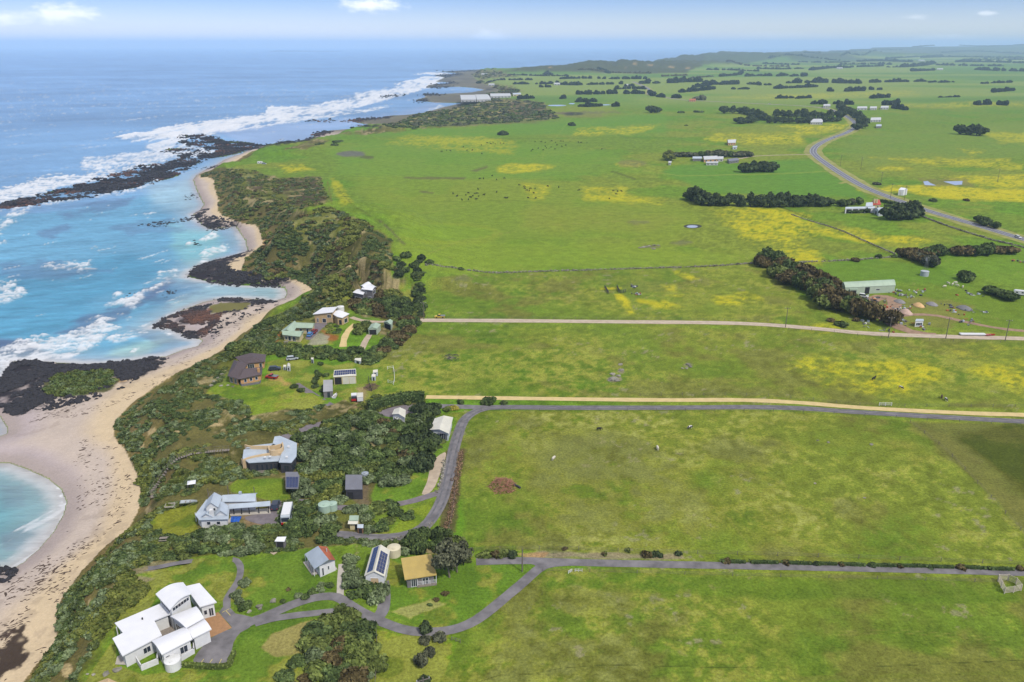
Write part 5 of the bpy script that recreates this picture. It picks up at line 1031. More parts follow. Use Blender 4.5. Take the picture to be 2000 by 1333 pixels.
# ------------------------------------------------------------------ coastal scrub: ground cover nobody could count
EXCL += [[(290,1015),(330,990),(385,985),(380,960),(540,960),(545,1028),(385,1040),(345,1050),(290,1040)],[(445,950),(465,935),(585,920),(590,975),(535,985),(450,962)],[(240,1115),(300,1095),(462,1090),(700,1060),(900,1120),(900,1340),(150,1420),(215,1215),(290,1150)],
 [(465,905),(468,865),(520,845),(585,850),(585,915)],[(400,770),(440,740),(440,690),(522,690),(560,740),(635,785),(610,800),(490,812),(480,785)],[(520,705),(740,705),(725,790),(640,795),(520,750)],[(690,925),(730,920),(880,870),(880,1060),(640,1055),(640,985),(690,985)],[(552,638),(590,630),(615,608),(680,600),(690,545),(740,545),(745,590),(810,590),(810,660),(720,690),(640,675),(552,672)],
 [(735,805),(770,790),(840,790),(890,800),(890,855),(840,860),(800,830),(760,825)],[(322,938),(350,945),(374,930),(366,915),(330,915)],[(560,842),(640,818),(660,830),(600,850)],[(770,545),(830,530),(832,600),(780,600)]]
def scrubmass(name, polys, n, r0, r1, mix, label, seed, protos, hill=True, excl=True):
    per = {}
    for P_ in polys:
        q = sample_px(P_, n, seed=seed)
        if excl:
            bad = np.zeros(len(q), bool)
            for e in EXCL: bad |= inpoly(q[:,0], q[:,1], e)
            q = q[~bad]
        zz0 = np.full(len(q), PLAT)
        for _ in range(6):
            w = unproj(q, zz0); z, inl, top, _, df = terrain(w[:,0], w[:,1]); zz0 = .5*zz0+.5*np.clip(z, 1, 90)
        ok = top & (df > .6); w, z = w[ok], z[ok]
        cl = fbm(w[:,0], w[:,1], 14, 3, seed+5); gap = fbm(w[:,0], w[:,1], 6, 4, seed+9)
        ok = gap > (.47 if seed == 2 else .41); w, z, cl = w[ok], z[ok], cl[ok]; m = len(w)
        sel = np.clip(((cl-.5)*1.5+.5+rng.uniform(-.22, .22, m))*len(mix), 0, len(mix)-1).astype(int)
        s = rng.uniform(r0, r1, m)*(.7+.6*cl)
        for k in range(len(mix)):
            ix = sel == k
            per.setdefault(mix[k], []).append((w[ix], z[ix], s[ix]))
    for lf, L_ in per.items():
        w = np.concatenate([a[0] for a in L_]); z = np.concatenate([a[1] for a in L_]); s = np.concatenate([a[2] for a in L_])
        if not len(w): continue
        v, f, e = scatter(protos, np.c_[w, z-.12*s], np.stack([s, s, s*rng.uniform(.6, 1.0, len(s))], 1), rng.random(len(s))*6.28, rng.uniform(-.12, .12, len(s)))
        o = np_mesh(name, v, f, M_LEAF[lf], {'tone': e}); tag(o, label+' ('+{'dark':'dark green','olive':'olive','silver':'silvery','lime':'yellow-green','brown':'brownish','gum':'grey-green'}[lf]+' growth)', 'coastal scrub', 'coastal scrub', 'stuff')
scrubmass('coastal_scrub', [SCRUB[0]], 12500, .7, 1.6, ('dark','olive','silver','dark','olive','silver','lime'), 'low wind-shaped shrubs covering the dune between beach and houses', 1, SMALL)
scrubmass('dune_scrub', [SCRUB[1]], 8500, 1.2, 2.4, ('dark','olive','silver','dark','brown','olive','lime'), 'scrub covering the big dune and bluff above the black rocky point', 2, SMALL)
scrubmass('headland_scrub', [SCRUB[2]], 1300, 3, 6, ('dark','dark','gum'), 'dense grey-green scrub on the far headland before the white sheds', 3, SMALL, False)
scrubmass('shore_scrub', [SCRUB[3]], 700, 4, 8, ('dark','dark','brown'), 'dark scrub round the far inlets', 4, SMALL, False)
scrubmass('slope_scrub', [SCRUB[4]], 1500, .9, 1.8, ('dark','silver','olive','dark'), 'scrub on the slope between the beach and the two upper houses', 6, SMALL, False, False)
scrubmass('understorey', [TH[i][0] for i in (0, 1, 2, 3, 4, 7, 12, 15, 16, 17, 19)], 150, 1.2, 2.1, ('dark','olive','dark'), 'low growth filling the gaps of the thickets and tree belts by the houses', 7, SMALL, False, False)
scrubmass('understorey', [[(676,585),(720,575),(790,585),(812,605),(815,625),(800,655),(770,680),(735,705),(712,715),(722,690),(755,660),(780,640),(740,618),(700,612)]], 700, 1.6, 2.8, ('dark','dark','olive','brown'), 'dense growth of the wood at the sea end of the gravel road', 8, SMALL, False, False)
# scrub on the reef mound
q = sample_px([(88,766),(95,745),(115,734),(150,727),(212,724),(228,744),(212,760),(170,772),(120,775)], 420, seed=9); w = unproj(q, 1.5); z = np.full(len(w), .6)+1.2*rng.random(len(w))
for lf, sl in (('dark', slice(0, 190)), ('silver', slice(190, 250)), ('olive', slice(250, 420))):
    v, f, e = scatter(SMALL, np.c_[w[sl], z[sl]], rng.uniform(1.0, 2.0, len(w[sl])), rng.random(len(w[sl]))*6.28, rng.uniform(-.1, .1, len(w[sl])))
    tag(np_mesh('mound_scrub', v, f, M_LEAF[lf], {'tone': e}), 'shrubs covering the mound behind the broad boulder reef', 'coastal scrub', 'coastal scrub', 'stuff')
print('VEG', COUNT)
# ================================================================== BUILDINGS
def ribbed(name, col, sc=4.0, rough=.45, depth=.25, var=.1):
    """ribbed roofing iron: fine ribs in the bump, weather in the colour"""
    m = mat(name, col, rough, var, .5, 0, 0, .35)
    nt = m.node_tree; N, L = nt.nodes, nt.links
    w = N.new('ShaderNodeTexWave'); w.inputs['Scale'].default_value = sc; tc = N.new('ShaderNodeTexCoord'); L.new(tc.outputs['Object'], w.inputs['Vector'])
    b = N.new('ShaderNodeBump'); b.inputs['Strength'].default_value = depth; b.inputs['Distance'].default_value = .05
    L.new(w.outputs['Fac'], b.inputs['Height']); L.new(b.outputs[0], nt.nodes['Principled BSDF'].inputs['Normal']); return m
def A_(c): return tuple(alb(*c))
RW = ribbed('white_roof', A_((246,246,250)), 3, .4, .1, .04); RG = ribbed('blue_grey_roof', A_((192,203,215))); RZ = ribbed('zinc_roof', A_((196,206,216))); RMU = ribbed('mustard_roof', A_((198,172,98)), 4, .6)
RRU = ribbed('rusty_roof', A_((186,104,70)), 5, .8, .2, .35); RGN = ribbed('pale_green_roof', A_((174,194,170))); RBR = mat('brown_tile_roof', A_((98,86,88)), .8, .18, 3, .3); RDG = ribbed('charcoal_roof', A_((128,128,136))); RRD = ribbed('red_roof', A_((196,84,70)))
RCR = ribbed('cream_roof', A_((226,222,206))); RSH = ribbed('shed_grey_roof', A_((176,176,176)))
WW = mat('white_wall', A_((236,236,236)), .8, .06, 1.5); WC = mat('cream_wall', A_((222,206,160)), .8, .08, 1.5); WT = mat('tan_wall', A_((206,176,132)), .8, .1, 1.5); WB = mat('brick_wall', A_((212,164,112)), .85, .16, 4); WD = mat('dark_timber_wall', A_((70,70,76)), .8, .2, 2)
WG = mat('grey_timber_wall', A_((128,124,124)), .85, .2, 2); WGN = mat('pale_green_wall', A_((186,200,178)), .8, .08, 1); WS = mat('sand_wall', A_((220,192,150)), .8, .06, 1); WBL = mat('pale_blue_wall', A_((206,214,220)), .8, .06, 1)
GL = mat('dark_glass', (.025, .032, .045), .12, .1, .4, 0, 0, .6); FRW = mat('white_frame', A_((240,240,240)), .6, .04, 2); FRD = mat('dark_frame', A_((60,60,64)), .6, .1, 2); PV = mat('solar_cells', (.018, .028, .085), .2, .2, 1.2, 0, 0, .6)
DK = mat('deck_boards', A_((150,140,130)), .85, .18, 3); PST = mat('post_timber', A_((120,112,104)), .85, .15, 3); OPEN = mat('dark_interior', (.02, .02, .022), .95, .1, 1)
class House:
    def __init__(s, name, label, cat, px, py, group=None, z=PLAT):
        s.o = V(px, py, z); s.z = z; s.e = empty(name, s.o, 0, label, cat, group); s.w = {}
    def p(s, px, py, h): return V(px, py, s.z+h)-s.o
    def mesh(s, mb, name, m, parent=None, label=None, smooth=False): return mb.build(name, m, parent or s.e, smooth, label)
    def block(s, c, h, wall, roof, rise=0, over=.4, kind='gable', th=.14, hip=.0, floor=0.0, rn='roof', wn='wall', walls=True, rl=None, wl=None):
        """c: four roof corners in the photo (A,B,C,D round the roof), at eave height h (one number or four). The ridge runs along AB."""
        hs = h if isinstance(h, (list, tuple)) else [h]*len(c)
        P = [s.p(x, y, q) for (x, y), q in zip(c, hs)]; n = len(P)
        cen = sum(P, Vector())/n
        up = Vector((0, 0, 1))
        if n == 4 and (rise or kind == 'vault'):
            A, B, C, D = P; R0, R1 = (A+D)/2, (B+C)/2
            mb = MB()
            if kind == 'vault':
                K = 10; top = []
                for k in range(K+1):
                    t = k/K; z = up*rise*math.sin(PI*t)
                    top += [A.lerp(D, t)+z, B.lerp(C, t)+z]
                f = [(2*k, 2*k+1, 2*k+3, 2*k+2) for k in range(K)]
                if ((Vector(top[1])-Vector(top[0])).cross(Vector(top[2])-Vector(top[0]))).z < 0: f = [q[::-1] for q in f]
                m_ = len(top); mb.add(top+[t-up*th for t in top], f+[tuple(i+m_ for i in q[::-1]) for q in f]+[(2*k, 2*k+2, m_+2*k+2, m_+2*k) for k in range(K)]+[(2*k+1, m_+2*k+1, m_+2*k+3, 2*k+3) for k in range(K)]+[(0, m_, m_+1, 1), (2*K, 2*K+1, m_+2*K+1, m_+2*K)])
            else:
                r0, r1 = R0.lerp(R1, hip)+up*rise, R1.lerp(R0, hip)+up*rise
                mb.slab([A, B, r1, r0] if ((B-A).cross(r0-A)).z > 0 else [r0, r1, B, A], th); mb.slab([r0, r1, C, D] if ((r1-r0).cross(D-r0)).z > 0 else [D, C, r1, r0], th)
                if hip: mb.slab([A, r0, D], th); mb.slab([B, C, r1], th)
            s.mesh(mb, rn, roof, None, rl, kind == 'vault' and False)
        else:
            a = sum(((P[(i+1) % n].x-P[i].x)*(P[(i+1) % n].y+P[i].y) for i in range(n)))
            s.mesh(MB().slab(P if a < 0 else P[::-1], th), rn, roof, None, rl)
        # walls stand inside the eaves
        Q = []
        for i in range(n):
            d1 = (P[i]-P[i-1]); d2 = (P[(i+1) % n]-P[i]); d1.z = d2.z = 0; d1.normalize(); d2.normalize()
            sgn = 1 if (P[1]-P[0]).cross(P[2]-P[1]).z > 0 else -1
            n1 = Vector((-d1.y, d1.x, 0))*sgn; n2 = Vector((-d2.y, d2.x, 0))*sgn; b = n1+n2
            q = P[i]+b*(over/max(.35, b.length_squared/2)); Q.append(q)
        if walls:
            mb = MB()
            vs = [(q.x, q.y, floor) for q in Q]+[(q.x, q.y, q.z-th-.004) for q in Q]
            f = [(i, (i+1) % n, n+(i+1) % n, n+i) for i in range(n)]
            if (P[1]-P[0]).cross(P[2]-P[1]).z < 0: f = [q[::-1] for q in f]
            mb.add(vs, f)
            if n == 4 and rise and not hip:
                K = 8 if kind == 'vault' else 2
                for a, b in ((Q[0], Q[3]), (Q[1], Q[2])):
                    pts = [a.lerp(b, k/K)+up*((rise*math.sin(PI*k/K) if kind == 'vault' else rise*(1-abs(2*k/K-1)))*(.96)-th-.01) for k in range(K+1)]
                    mb.add(pts, [tuple(range(K+1))])
            s.mesh(mb, wn, wall, None, wl)
        return Q
    def win(s, Q, k, t0, t1, z0, z1, name='window', fm=None, gm=None, bars=0):
        """an opening on wall k of a block: frame proud of the wall, pane set in it"""
        a, b = Q[k].copy(), Q[(k+1) % len(Q)].copy(); a.z = b.z = 0
        cen = sum(Q, Vector())/len(Q); cen.z = 0
        d = (b-a).normalized(); nrm = Vector((d.y, -d.x, 0))
        if nrm.dot((a+b)/2-cen) < 0: nrm = -nrm
        p0, p1 = a.lerp(b, t0), a.lerp(b, t1); up = Vector((0, 0, 1))
        def quad(mb, u0, u1, v0, v1, o0, o1):
            q = [p0+d*u0+up*v0, p0+d*u1+up*v0, p0+d*u1+up*v1, p0+d*u0+up*v1]
            mb.add([x+nrm*o0 for x in q]+[x+nrm*o1 for x in q], [(0,1,2,3),(7,6,5,4),(0,4,5,1),(1,5,6,2),(2,6,7,3),(3,7,4,0)])
        L_ = (p1-p0).length; w = .09; mb = MB()
        for u in (0, L_-w): quad(mb, u, u+w, z0, z1, .004, .07)
        quad(mb, w, L_-w, z0, z0+w, .004, .07); quad(mb, w, L_-w, z1-w, z1, .004, .07)
        for i in range(bars): u = L_*(i+1)/(bars+1); quad(mb, u-.035, u+.035, z0+w, z1-w, .004, .065)
        f = s.mesh(mb, name, fm or FRW)
        g = MB(); quad(g, w, L_-w, z0+w, z1-w, .006, .03); s.mesh(g, 'pane' if name != 'garage_door' else 'panel', gm or GL, f)
    def posts(s, pts, h, r=.07, m=None, base=0.0, name='post'):
        for x, y, q in pts:
            p = s.p(x, y, q); s.mesh(MB().box(p.x-r, p.x+r, p.y-r, p.y+r, base, h), name, m or FRW)
    def poly(s, pts, name, m, th=.1, parent=None):
        P = [s.p(x, y, q) for x, y, q in pts]; n = len(P)
        a = sum(((P[(i+1) % n].x-P[i].x)*(P[(i+1) % n].y+P[i].y) for i in range(n)))
        return s.mesh(MB().slab(P if a < 0 else P[::-1], th), name, m, parent)
    def wallrun(s, pts, h, name, m, t=.2):
        P = [s.p(x, y, 0) for x, y in pts]
        mb = MB()
        for a, b in zip(P[:-1], P[1:]):
            d = (b-a).normalized(); nn = Vector((-d.y, d.x, 0))*t/2; a2 = a-d*t/2; b2 = b+d*t/2-d*.003
            mb.prism([(v.x, v.y) for v in (a2-nn, b2-nn, b2+nn, a2+nn)], -.2, h)
        s.mesh(mb, name, m)
    def panels(s, A, B, C, D, nu, nv, name='solar_panel', lift=.08):
        """grid of separate panels over a quad of 3-D points"""
        for i in range(nu):
            for j in range(nv):
                g = .04
                def pt(u, v): return A.lerp(B, u).lerp(D.lerp(C, u), v)+Vector((0, 0, lift))
                u0, u1, v0, v1 = (i+g)/nu, (i+1-g)/nu, (j+g)/nv, (j+1-g)/nv
                P = [pt(u0, v0), pt(u1, v0), pt(u1, v1), pt(u0, v1)]
                if (P[1]-P[0]).cross(P[2]-P[1]).z < 0: P = P[::-1]
                s.mesh(MB().slab(P, .03), name, PV)
def Z1(x, y): return (x/4, 1000+y/4)
def Z2(x, y): return (400+x/4, 1000+y/4)
def Z4(x, y): return (200+x/4, 700+y/4)
def Z5(x, y): return (550+x/4, 730+y/4)
def Z6(x, y): return (400+x/4, 500+y/4)
def Z7(x, y): return (1500+x/4, 300+y/4)
def zz(f, *pts): return [f(*p) for p in pts]
# --- big white house by the beach, curved roofs
H = House('curved_roof_house', 'large white house of several curved white roofs above the beach', 'house', 320, 1240)
Q = H.block(zz(Z1,(895,868),(1262,712),(1335,795),(1205,848),(1265,962),(955,1125),(878,988),(960,945)), 3.4, WW, RW, over=.5, th=.25)
H.win(Q, 4, .28, .50, .8, 2.2, bars=1); H.win(Q, 5, .3, .6, .2, 2.4, bars=2); H.win(Q, 3, .1, .8, .1, 2.6, bars=5); H.win(Q, 2, .06, .94, .2, 2.7, bars=6, fm=FRW); H.win(Q, 4, .06, .16, .1, 2.1); H.win(Q, 7, .2, .8, .6, 2.4, bars=2)
Q = H.block(zz(Z1,(1215,642),(1325,764),(1502,636),(1430,550)), 5.6, WW, RW, .75, .5, 'vault', .25)
H.win(Q, 1, .05, .95, 4.2, 5.1, bars=5); H.win(Q, 0, .1, .9, 3.6, 5.0, bars=3)
Q = H.block(zz(Z1,(1455,580),(1558,556),(1692,704),(1560,742),(1500,660)), [3.6,3.6,3.6,3.5,3.5], WW, RW, over=.4, th=.25); H.win(Q, 2, .1, .5, .3, 2.3, bars=1); H.win(Q, 2, .6, .9, .9, 2.1)
Q = H.block(zz(Z1,(1330,815),(1533,738),(1592,826),(1452,905)), 3.9, WW, RW, .3, .35, 'vault', .25); H.win(Q, 2, .55, .9, 3.0, 3.5); H.win(Q, 3, .1, .9, .1, 2.5, bars=4)
Q = H.block(zz(Z1,(1452,905),(1592,834),(1652,914),(1505,988)), 3.2, WW, RW, .3, .35, 'vault', .25); H.win(Q, 1, .15, .85, .05, 2.3, 'garage_door', gm=FRW)
Q = H.block(zz(Z1,(1185,1008),(1450,895),(1503,992),(1262,1114)), 3.4, WW, RW, .4, .4, 'vault', .25); H.win(Q, 2, .12, .42, .9, 2.5, bars=1); H.win(Q, 2, .78, .95, .1, 2.2, 'door'); H.win(Q, 3, .2, .5, .1, 2.2)
H.wallrun(zz(Z1,(1040,1122),(1110,1240),(1236,1188),(1236,1150)), 1.3, 'garden_wall', WW); H.wallrun(zz(Z1,(1362,1132),(1420,1165),(1518,1106),(1518,1062)), 1.2, 'garden_wall', WW)
H.poly([(*Z1(1205,880),.06),(*Z1(1335,835),.06),(*Z1(1400,940),.06),(*Z1(1265,1000),.06)], 'courtyard_paving', DK)
H.poly([(*Z1(900,1190),.12),(*Z1(915,1130),.12),(*Z1(960,1110),.12),(*Z1(1040,1150),.12),(*Z1(1000,1195),.12)], 'terrace', M_CONC)
H.posts([(*Z1(985,1160),0),(*Z1(930,1000),0)], 3.1)
p = H.p(*Z1(1112,836), 3.55); H.mesh(MB().cyl(p.x, p.y, 3.3, 3.8, .15), 'roof_vent', FRD)
# --- white cottage, grey and rusty roof
H = House('cottage', 'small white cottage with one blue-grey and one rusty roof slope and a porch', 'cottage', *Z2(930,440))
A, B = Z2(855,447), Z2(780,330); r0, r1 = Z2(968,372), Z2(885,266); C_, D_ = Z2(955,272), Z2(1020,374)
pA, pB, q0, q1, pC, pD = H.p(*A,2.3), H.p(*B,2.3), H.p(*r0,5.0), H.p(*r1,5.0), H.p(*C_,3.3), H.p(*D_,3.0)
H.mesh(MB().slab([pA, q0, q1, pB], .12), 'roof', RG); H.mesh(MB().slab([q0, pD, pC, q1], .12), 'roof', RRU, None, 'rust red roof slope')
k0, k1 = pA.lerp(q0, .38), pB.lerp(q1, .38); e0, e1 = pD.lerp(q0, .04), pC.lerp(q1, .04); ins = (q1-q0).normalized()*.3
W_ = [k0+ins, e0+ins, e1-ins, k1-ins]; mb = MB()
mb.add([(v.x, v.y, 0) for v in W_]+[(v.x, v.y, v.z-.16) for v in W_]+[tuple(q0+ins-Vector((0,0,.2))), tuple(q1-ins-Vector((0,0,.2)))], [(0,1,5,4),(1,2,6,5),(2,3,7,6),(3,0,4,7),(4,5,8),(6,7,9)]); H.mesh(mb, 'wall', WW)
H.win(W_, 0, .12, .26, .1, 2.2); H.win(W_, 0, .5, .62, 1.0, 2.1); H.win(W_, 3, .2, .35, .1, 2.1, 'door'); H.win(W_, 3, .55, .75, .9, 2.0)
H.poly([(*Z2(768,392),.25),(*Z2(836,490),.25),(*Z2(1035,446),.25),(*Z2(960,350),.25)], 'verandah_deck', M_CONC, .3)
for t in (.04, .35, .66, .96): v = pA.lerp(pB, t); H.mesh(MB().box(v.x-.06, v.x+.06, v.y-.06, v.y+.06, .25, 2.2), 'post', FRW)
v = q0.lerp(pD, .5).lerp(q1.lerp(pC, .5), .55); H.mesh(MB().cyl(v.x, v.y, v.z-.1, v.z+.9, .1), 'flue', RZ)
# --- solar shed
H = House('garage', 'long white gabled garage with two banks of blue solar panels', 'garage', *Z2(1340,480))
Q = H.block(zz(Z2,(1245,500),(1308,284),(1448,300),(1406,506)), 3.0, WW, RCR, 1.25, .25)
H.win(Q, 3, .28, .75, .05, 2.4, 'garage_door', gm=WS); 
a, b, c, d = [H.p(*Z2(*q), 3.0) for q in ((1245,500),(1308,284),(1448,300),(1406,506))]; up = Vector((0,0,1.25)); r0, r1 = (a+d)/2+up, (b+c)/2+up
def onp(e0, e1, s0, s1, u, v): return e0.lerp(e1, u).lerp(s0.lerp(s1, u), v)
H.panels(onp(a,b,r0,r1,.06,.22), onp(a,b,r0,r1,.97,.22), onp(a,b,r0,r1,.97,.8), onp(a,b,r0,r1,.06,.8), 9, 2)
H.panels(onp(d,c,r0,r1,.05,.12), onp(d,c,r0,r1,.8,.12), onp(d,c,r0,r1,.8,.86), onp(d,c,r0,r1,.05,.86), 6, 3)
H.win(Q, 2, .3, .42, .8, 1.8); H.win(Q, 2, .55, .62, .05, 2.1, 'door')
def tank(px, py, r, h, m, label, name='water_tank'):
    e = empty(name, V(px, py), 0, label, 'water tank')
    MB().lathe([(r, 0), (r, h*.92), (r*1.02, h*.93), (r*1.02, h*.97), (r*.6, h*1.05), (r*.12, h*1.1)], n=24).build('body', m, e); MB().cyl(0, -r*.5, h*1.04, h*1.12, .28).build('hatch', m, e)
    MB().bar((r*.98, 0, .2), (r*1.25, 0, .2), .05).build('outlet_pipe', FRD, e)
M_TANKW, M_TANKC, M_TANKG = mat('white_tank', A_((240,240,238)), .6, .06, 1), mat('cream_tank', A_((226,216,186)), .6, .08, 1), mat('green_tank', A_((176,200,182)), .6, .08, 1)
tank(*Z1(1357,1215), 1.45, 1.9, M_TANKW, 'round white water tank beside the large white curved-roof house')
tank(*Z2(1480,336), 1.55, 2.1, M_TANKC, 'round cream water tank behind the solar-panelled garage'); tank(*Z5(340,1070), 1.6, 2.0, M_TANKG, 'round pale green tank almost hidden in shrubs'); tank(*Z5(400,1062), 1.2, 1.9, M_TANKG, 'smaller pale tank beside the green one in the shrubs')
tank(*Z5(655,826), .95, 2.0, mat('zinc_tank', A_((168,176,184)), .5, .1, 2), 'grey metal tank at the corner of the charcoal shed'); tank(*Z6(1062,432), 1.6, 2.2, M_TANKW, 'pale tank behind the white-roofed tan house'); tank(*Z5(920,382), 1.3, 1.8, M_TANKW, 'white tank below the small white garage')
# --- mustard cottage
H = House('cottage', 'cottage with a big flat mustard-coloured roof and a railed front porch', 'cottage', *Z2(1690,500))
Q = H.block(zz(Z2,(1562,530),(1532,362),(1772,327),(1812,492)), [2.7,3.5,3.5,2.7], WG, RMU, over=.55, th=.18)
H.win(Q, 3, .62, .86, .1, 2.1, bars=2); H.win(Q, 3, .2, .45, .2, 2.0, bars=1); H.win(Q, 0, .2, .4, .9, 1.9)
H.poly([(*Z2(1660,585),.3),(*Z2(1655,560),.3),(*Z2(1812,540),.3),(*Z2(1812,565),.3)], 'porch_deck', DK, .3)
for z in (.55, .9, 1.2):
    a, b = H.p(*Z2(1662,585), 0), H.p(*Z2(1810,565), 0); H.mesh(MB().bar((a.x,a.y,z), (b.x,b.y,z), .035), 'railing', FRW)
for t in (0, .33, .66, 1): v = a.lerp(b, t); H.mesh(MB().box(v.x-.06, v.x+.06, v.y-.06, v.y+.06, 0, 2.6 if t in (0, 1) else 1.25), 'post', FRW)
# --- hut
H = House('hut', 'tiny open-fronted white-roofed hut at the edge of the shrub belt', 'hut', *Z2(588,260)); Q = H.block(zz(Z2,(545,230),(566,196),(637,194),(622,232)), [2.2,2.5,2.5,2.2], WG, RW, over=.15, th=.1); H.win(Q, 3, .12, .88, .05, 1.9, 'opening', FRD, OPEN)
# --- grey-roofed beach house
H = House('beach_house', 'white beach house with blue-grey gabled roofs and a long covered carport', 'house', *Z4(880,1230))
Q = H.block(zz(Z4,(757,1264),(985,1256),(992,1172),(938,1110),(812,1104),(724,1222)), 2.7, WW, RG, over=.45, th=.16)
H.win(Q, 0, .2, .36, .9, 1.9); H.win(Q, 0, .58, .74, .9, 1.9); H.win(Q, 5, .3, .7, .5, 2.2, bars=2)
Q = H.block(zz(Z4,(798,1172),(822,1098),(938,1078),(905,1165)), 4.1, WW, RG, 1.5, .3); H.win(Q, 3, .15, .4, 3.0, 3.9)
H.block(zz(Z4,(880,1225),(875,1150),(985,1150),(975,1225)), 3.0, WW, RG, 1.2, .3); H.block(zz(Z4,(768,1240),(850,1165),(880,1180),(860,1240)), 2.95, WW, RG, .9, .3)
Q = H.block(zz(Z4,(935,1122),(1195,1118),(1210,1052),(945,1070)), 2.9, WW, RG, 1.0, .35); H.win(Q, 0, .3, .4, .9, 1.9); H.win(Q, 0, .6, .75, .9, 1.9)
H.poly([(*Z4(985,1142),2.9),(*Z4(1312,1115),2.9),(*Z4(1312,1152),2.6),(*Z4(990,1176),2.6)], 'carport_roof', RG, .12)
H.poly([(*Z4(1000,1232),.1),(*Z4(985,1190),.1),(*Z4(1310,1172),.1),(*Z4(1316,1212),.1)], 'carport_floor', M_CONC, .12)
H.posts([(*Z4(x, y), 0) for x, y in ((1030,1222),(1090,1220),(1150,1218),(1225,1214),(1300,1210),(1300,1178))], 2.55, .09, FRD)
v = H.p(*Z4(850,1200), 4.0); H.mesh(MB().box(v.x-.4, v.x+.4, v.y-.4, v.y+.4, 0, 4.6), 'chimney', WW); v = H.p(*Z4(1078,1068), 3.6); H.mesh(MB().box(v.x-.3, v.x+.3, v.y-.3, v.y+.3, 3.2, 4.5), 'chimney', RG)
for k in range(9):
    a = H.p(*Z4(838+k*14, 1038+k*2), 2.6); b = H.p(*Z4(822+k*14, 1085+k*2), 2.6)
    if k < 8: H.mesh(MB().bar(a, b, .06, 4), 'pergola_beam', PST)
for k in range(10):
    a = H.p(*Z4(985+k*22, 1046+k*1), 2.5); b = H.p(*Z4(985+k*22, 1068+k), 2.5); H.mesh(MB().bar(a, b, .06, 4), 'pergola_beam', PST)
H.posts([(*Z4(830,1085),0),(*Z4(985,1062),0),(*Z4(1190,1070),0)], 2.5, .08, PST); H.posts([(*Z4(765,1310),0),(*Z4(735,1275),0)], 2.5, .07)
H.poly([(*Z4(790,1332),.3),(*Z4(770,1275),.3),(*Z4(985,1262),.3),(*Z4(1005,1240),.3),(*Z4(1000,1280),.3),(*Z4(840,1295),.3)], 'patio', M_CONC, .3)
# --- modern curved-wall house
H = House('modern_house', 'modern house with pale blue roofs cut by curved sand-coloured walls and dark timber sides', 'house', *Z4(1300,770))
Q = H.block(zz(Z4,(1345,612),(1386,606),(1503,655),(1520,664),(1516,765),(1476,815),(1378,812),(1408,700),(1330,665)), 3.5, WD, RG, over=.35, th=.22); H.win(Q, 5, .2, .7, .4, 2.3, bars=1, fm=FRD); H.win(Q, 4, .15, .85, .3, 2.2, bars=1, fm=FRD)
Q = H.block(zz(Z4,(1104,714),(1300,690),(1398,742),(1376,802),(1143,816),(1095,782)), 3.0, WD, RG, over=.3, th=.22)
for t in (.06, .2, .36, .52, .7): H.win(Q, 3, t, t+.09, .3, 2.1, fm=FRD)
H.poly([(*Z4(1118,702),3.4),(*Z4(1160,684),3.4),(*Z4(1335,664),3.4),(*Z4(1308,688),3.4)], 'roof', RG, .2)
def curvewall(pts, h0, h1, name='curved_wall', m=WS):
    P = spline([H.p(x, y, q)[:2] for x, y, q in pts], .5); mb = MB(); n = len(P); T = np.gradient(P, axis=0); T /= np.linalg.norm(T, axis=1)[:,None]
    for k in range(n-1):
        a, b = P[k], P[k+1]; na = np.array([-T[k][1], T[k][0]])*.16; nb = np.array([-T[k+1][1], T[k+1][0]])*.16; za, zb = h0+(h1-h0)*k/(n-1), h0+(h1-h0)*(k+1)/(n-1)
        mb.add([(*(a-na), 0), (*(b-nb), 0), (*(b+nb), 0), (*(a+na), 0), (*(a-na), za), (*(b-nb), zb), (*(b+nb), zb), (*(a+na), za)], [(4,5,6,7),(0,1,5,4),(2,3,7,6)]+([(3,0,4,7)] if k == 0 else [])+([(1,2,6,5)] if k == n-2 else []))
    H.mesh(mb, name, m)
curvewall([(*Z4(1398,742),3.7),(*Z4(1300,744),3.6),(*Z4(1200,760),3.5),(*Z4(1125,780),3.4),(*Z4(1098,797),3.3)], 3.8, 3.4); curvewall([(*Z4(1096,838),0),(*Z4(1090,812),0),(*Z4(1098,797),3.3)], .2, 3.3)
curvewall([(*Z4(1405,668),4.2),(*Z4(1330,688),4.0),(*Z4(1230,690),3.8),(*Z4(1160,690),3.7),(*Z4(1113,680),3.6)], 4.3, 3.8); curvewall([(*Z4(1302,694),4.2),(*Z4(1308,738),3.8),(*Z4(1350,742),3.8),(*Z4(1392,732),3.8),(*Z4(1412,700),4.2),(*Z4(1406,668),4.2)], 4.7, 4.7)
for x, y in ((1270,770),(1310,765),(1440,770),(1455,690)): v = H.p(*Z4(x, y), 3.9); H.mesh(MB().box(v.x-.3, v.x+.3, v.y-.25, v.y+.25, v.z-.3, v.z+.15 if y < 780 and x > 1400 else v.z+.0), 'skylight', FRW)
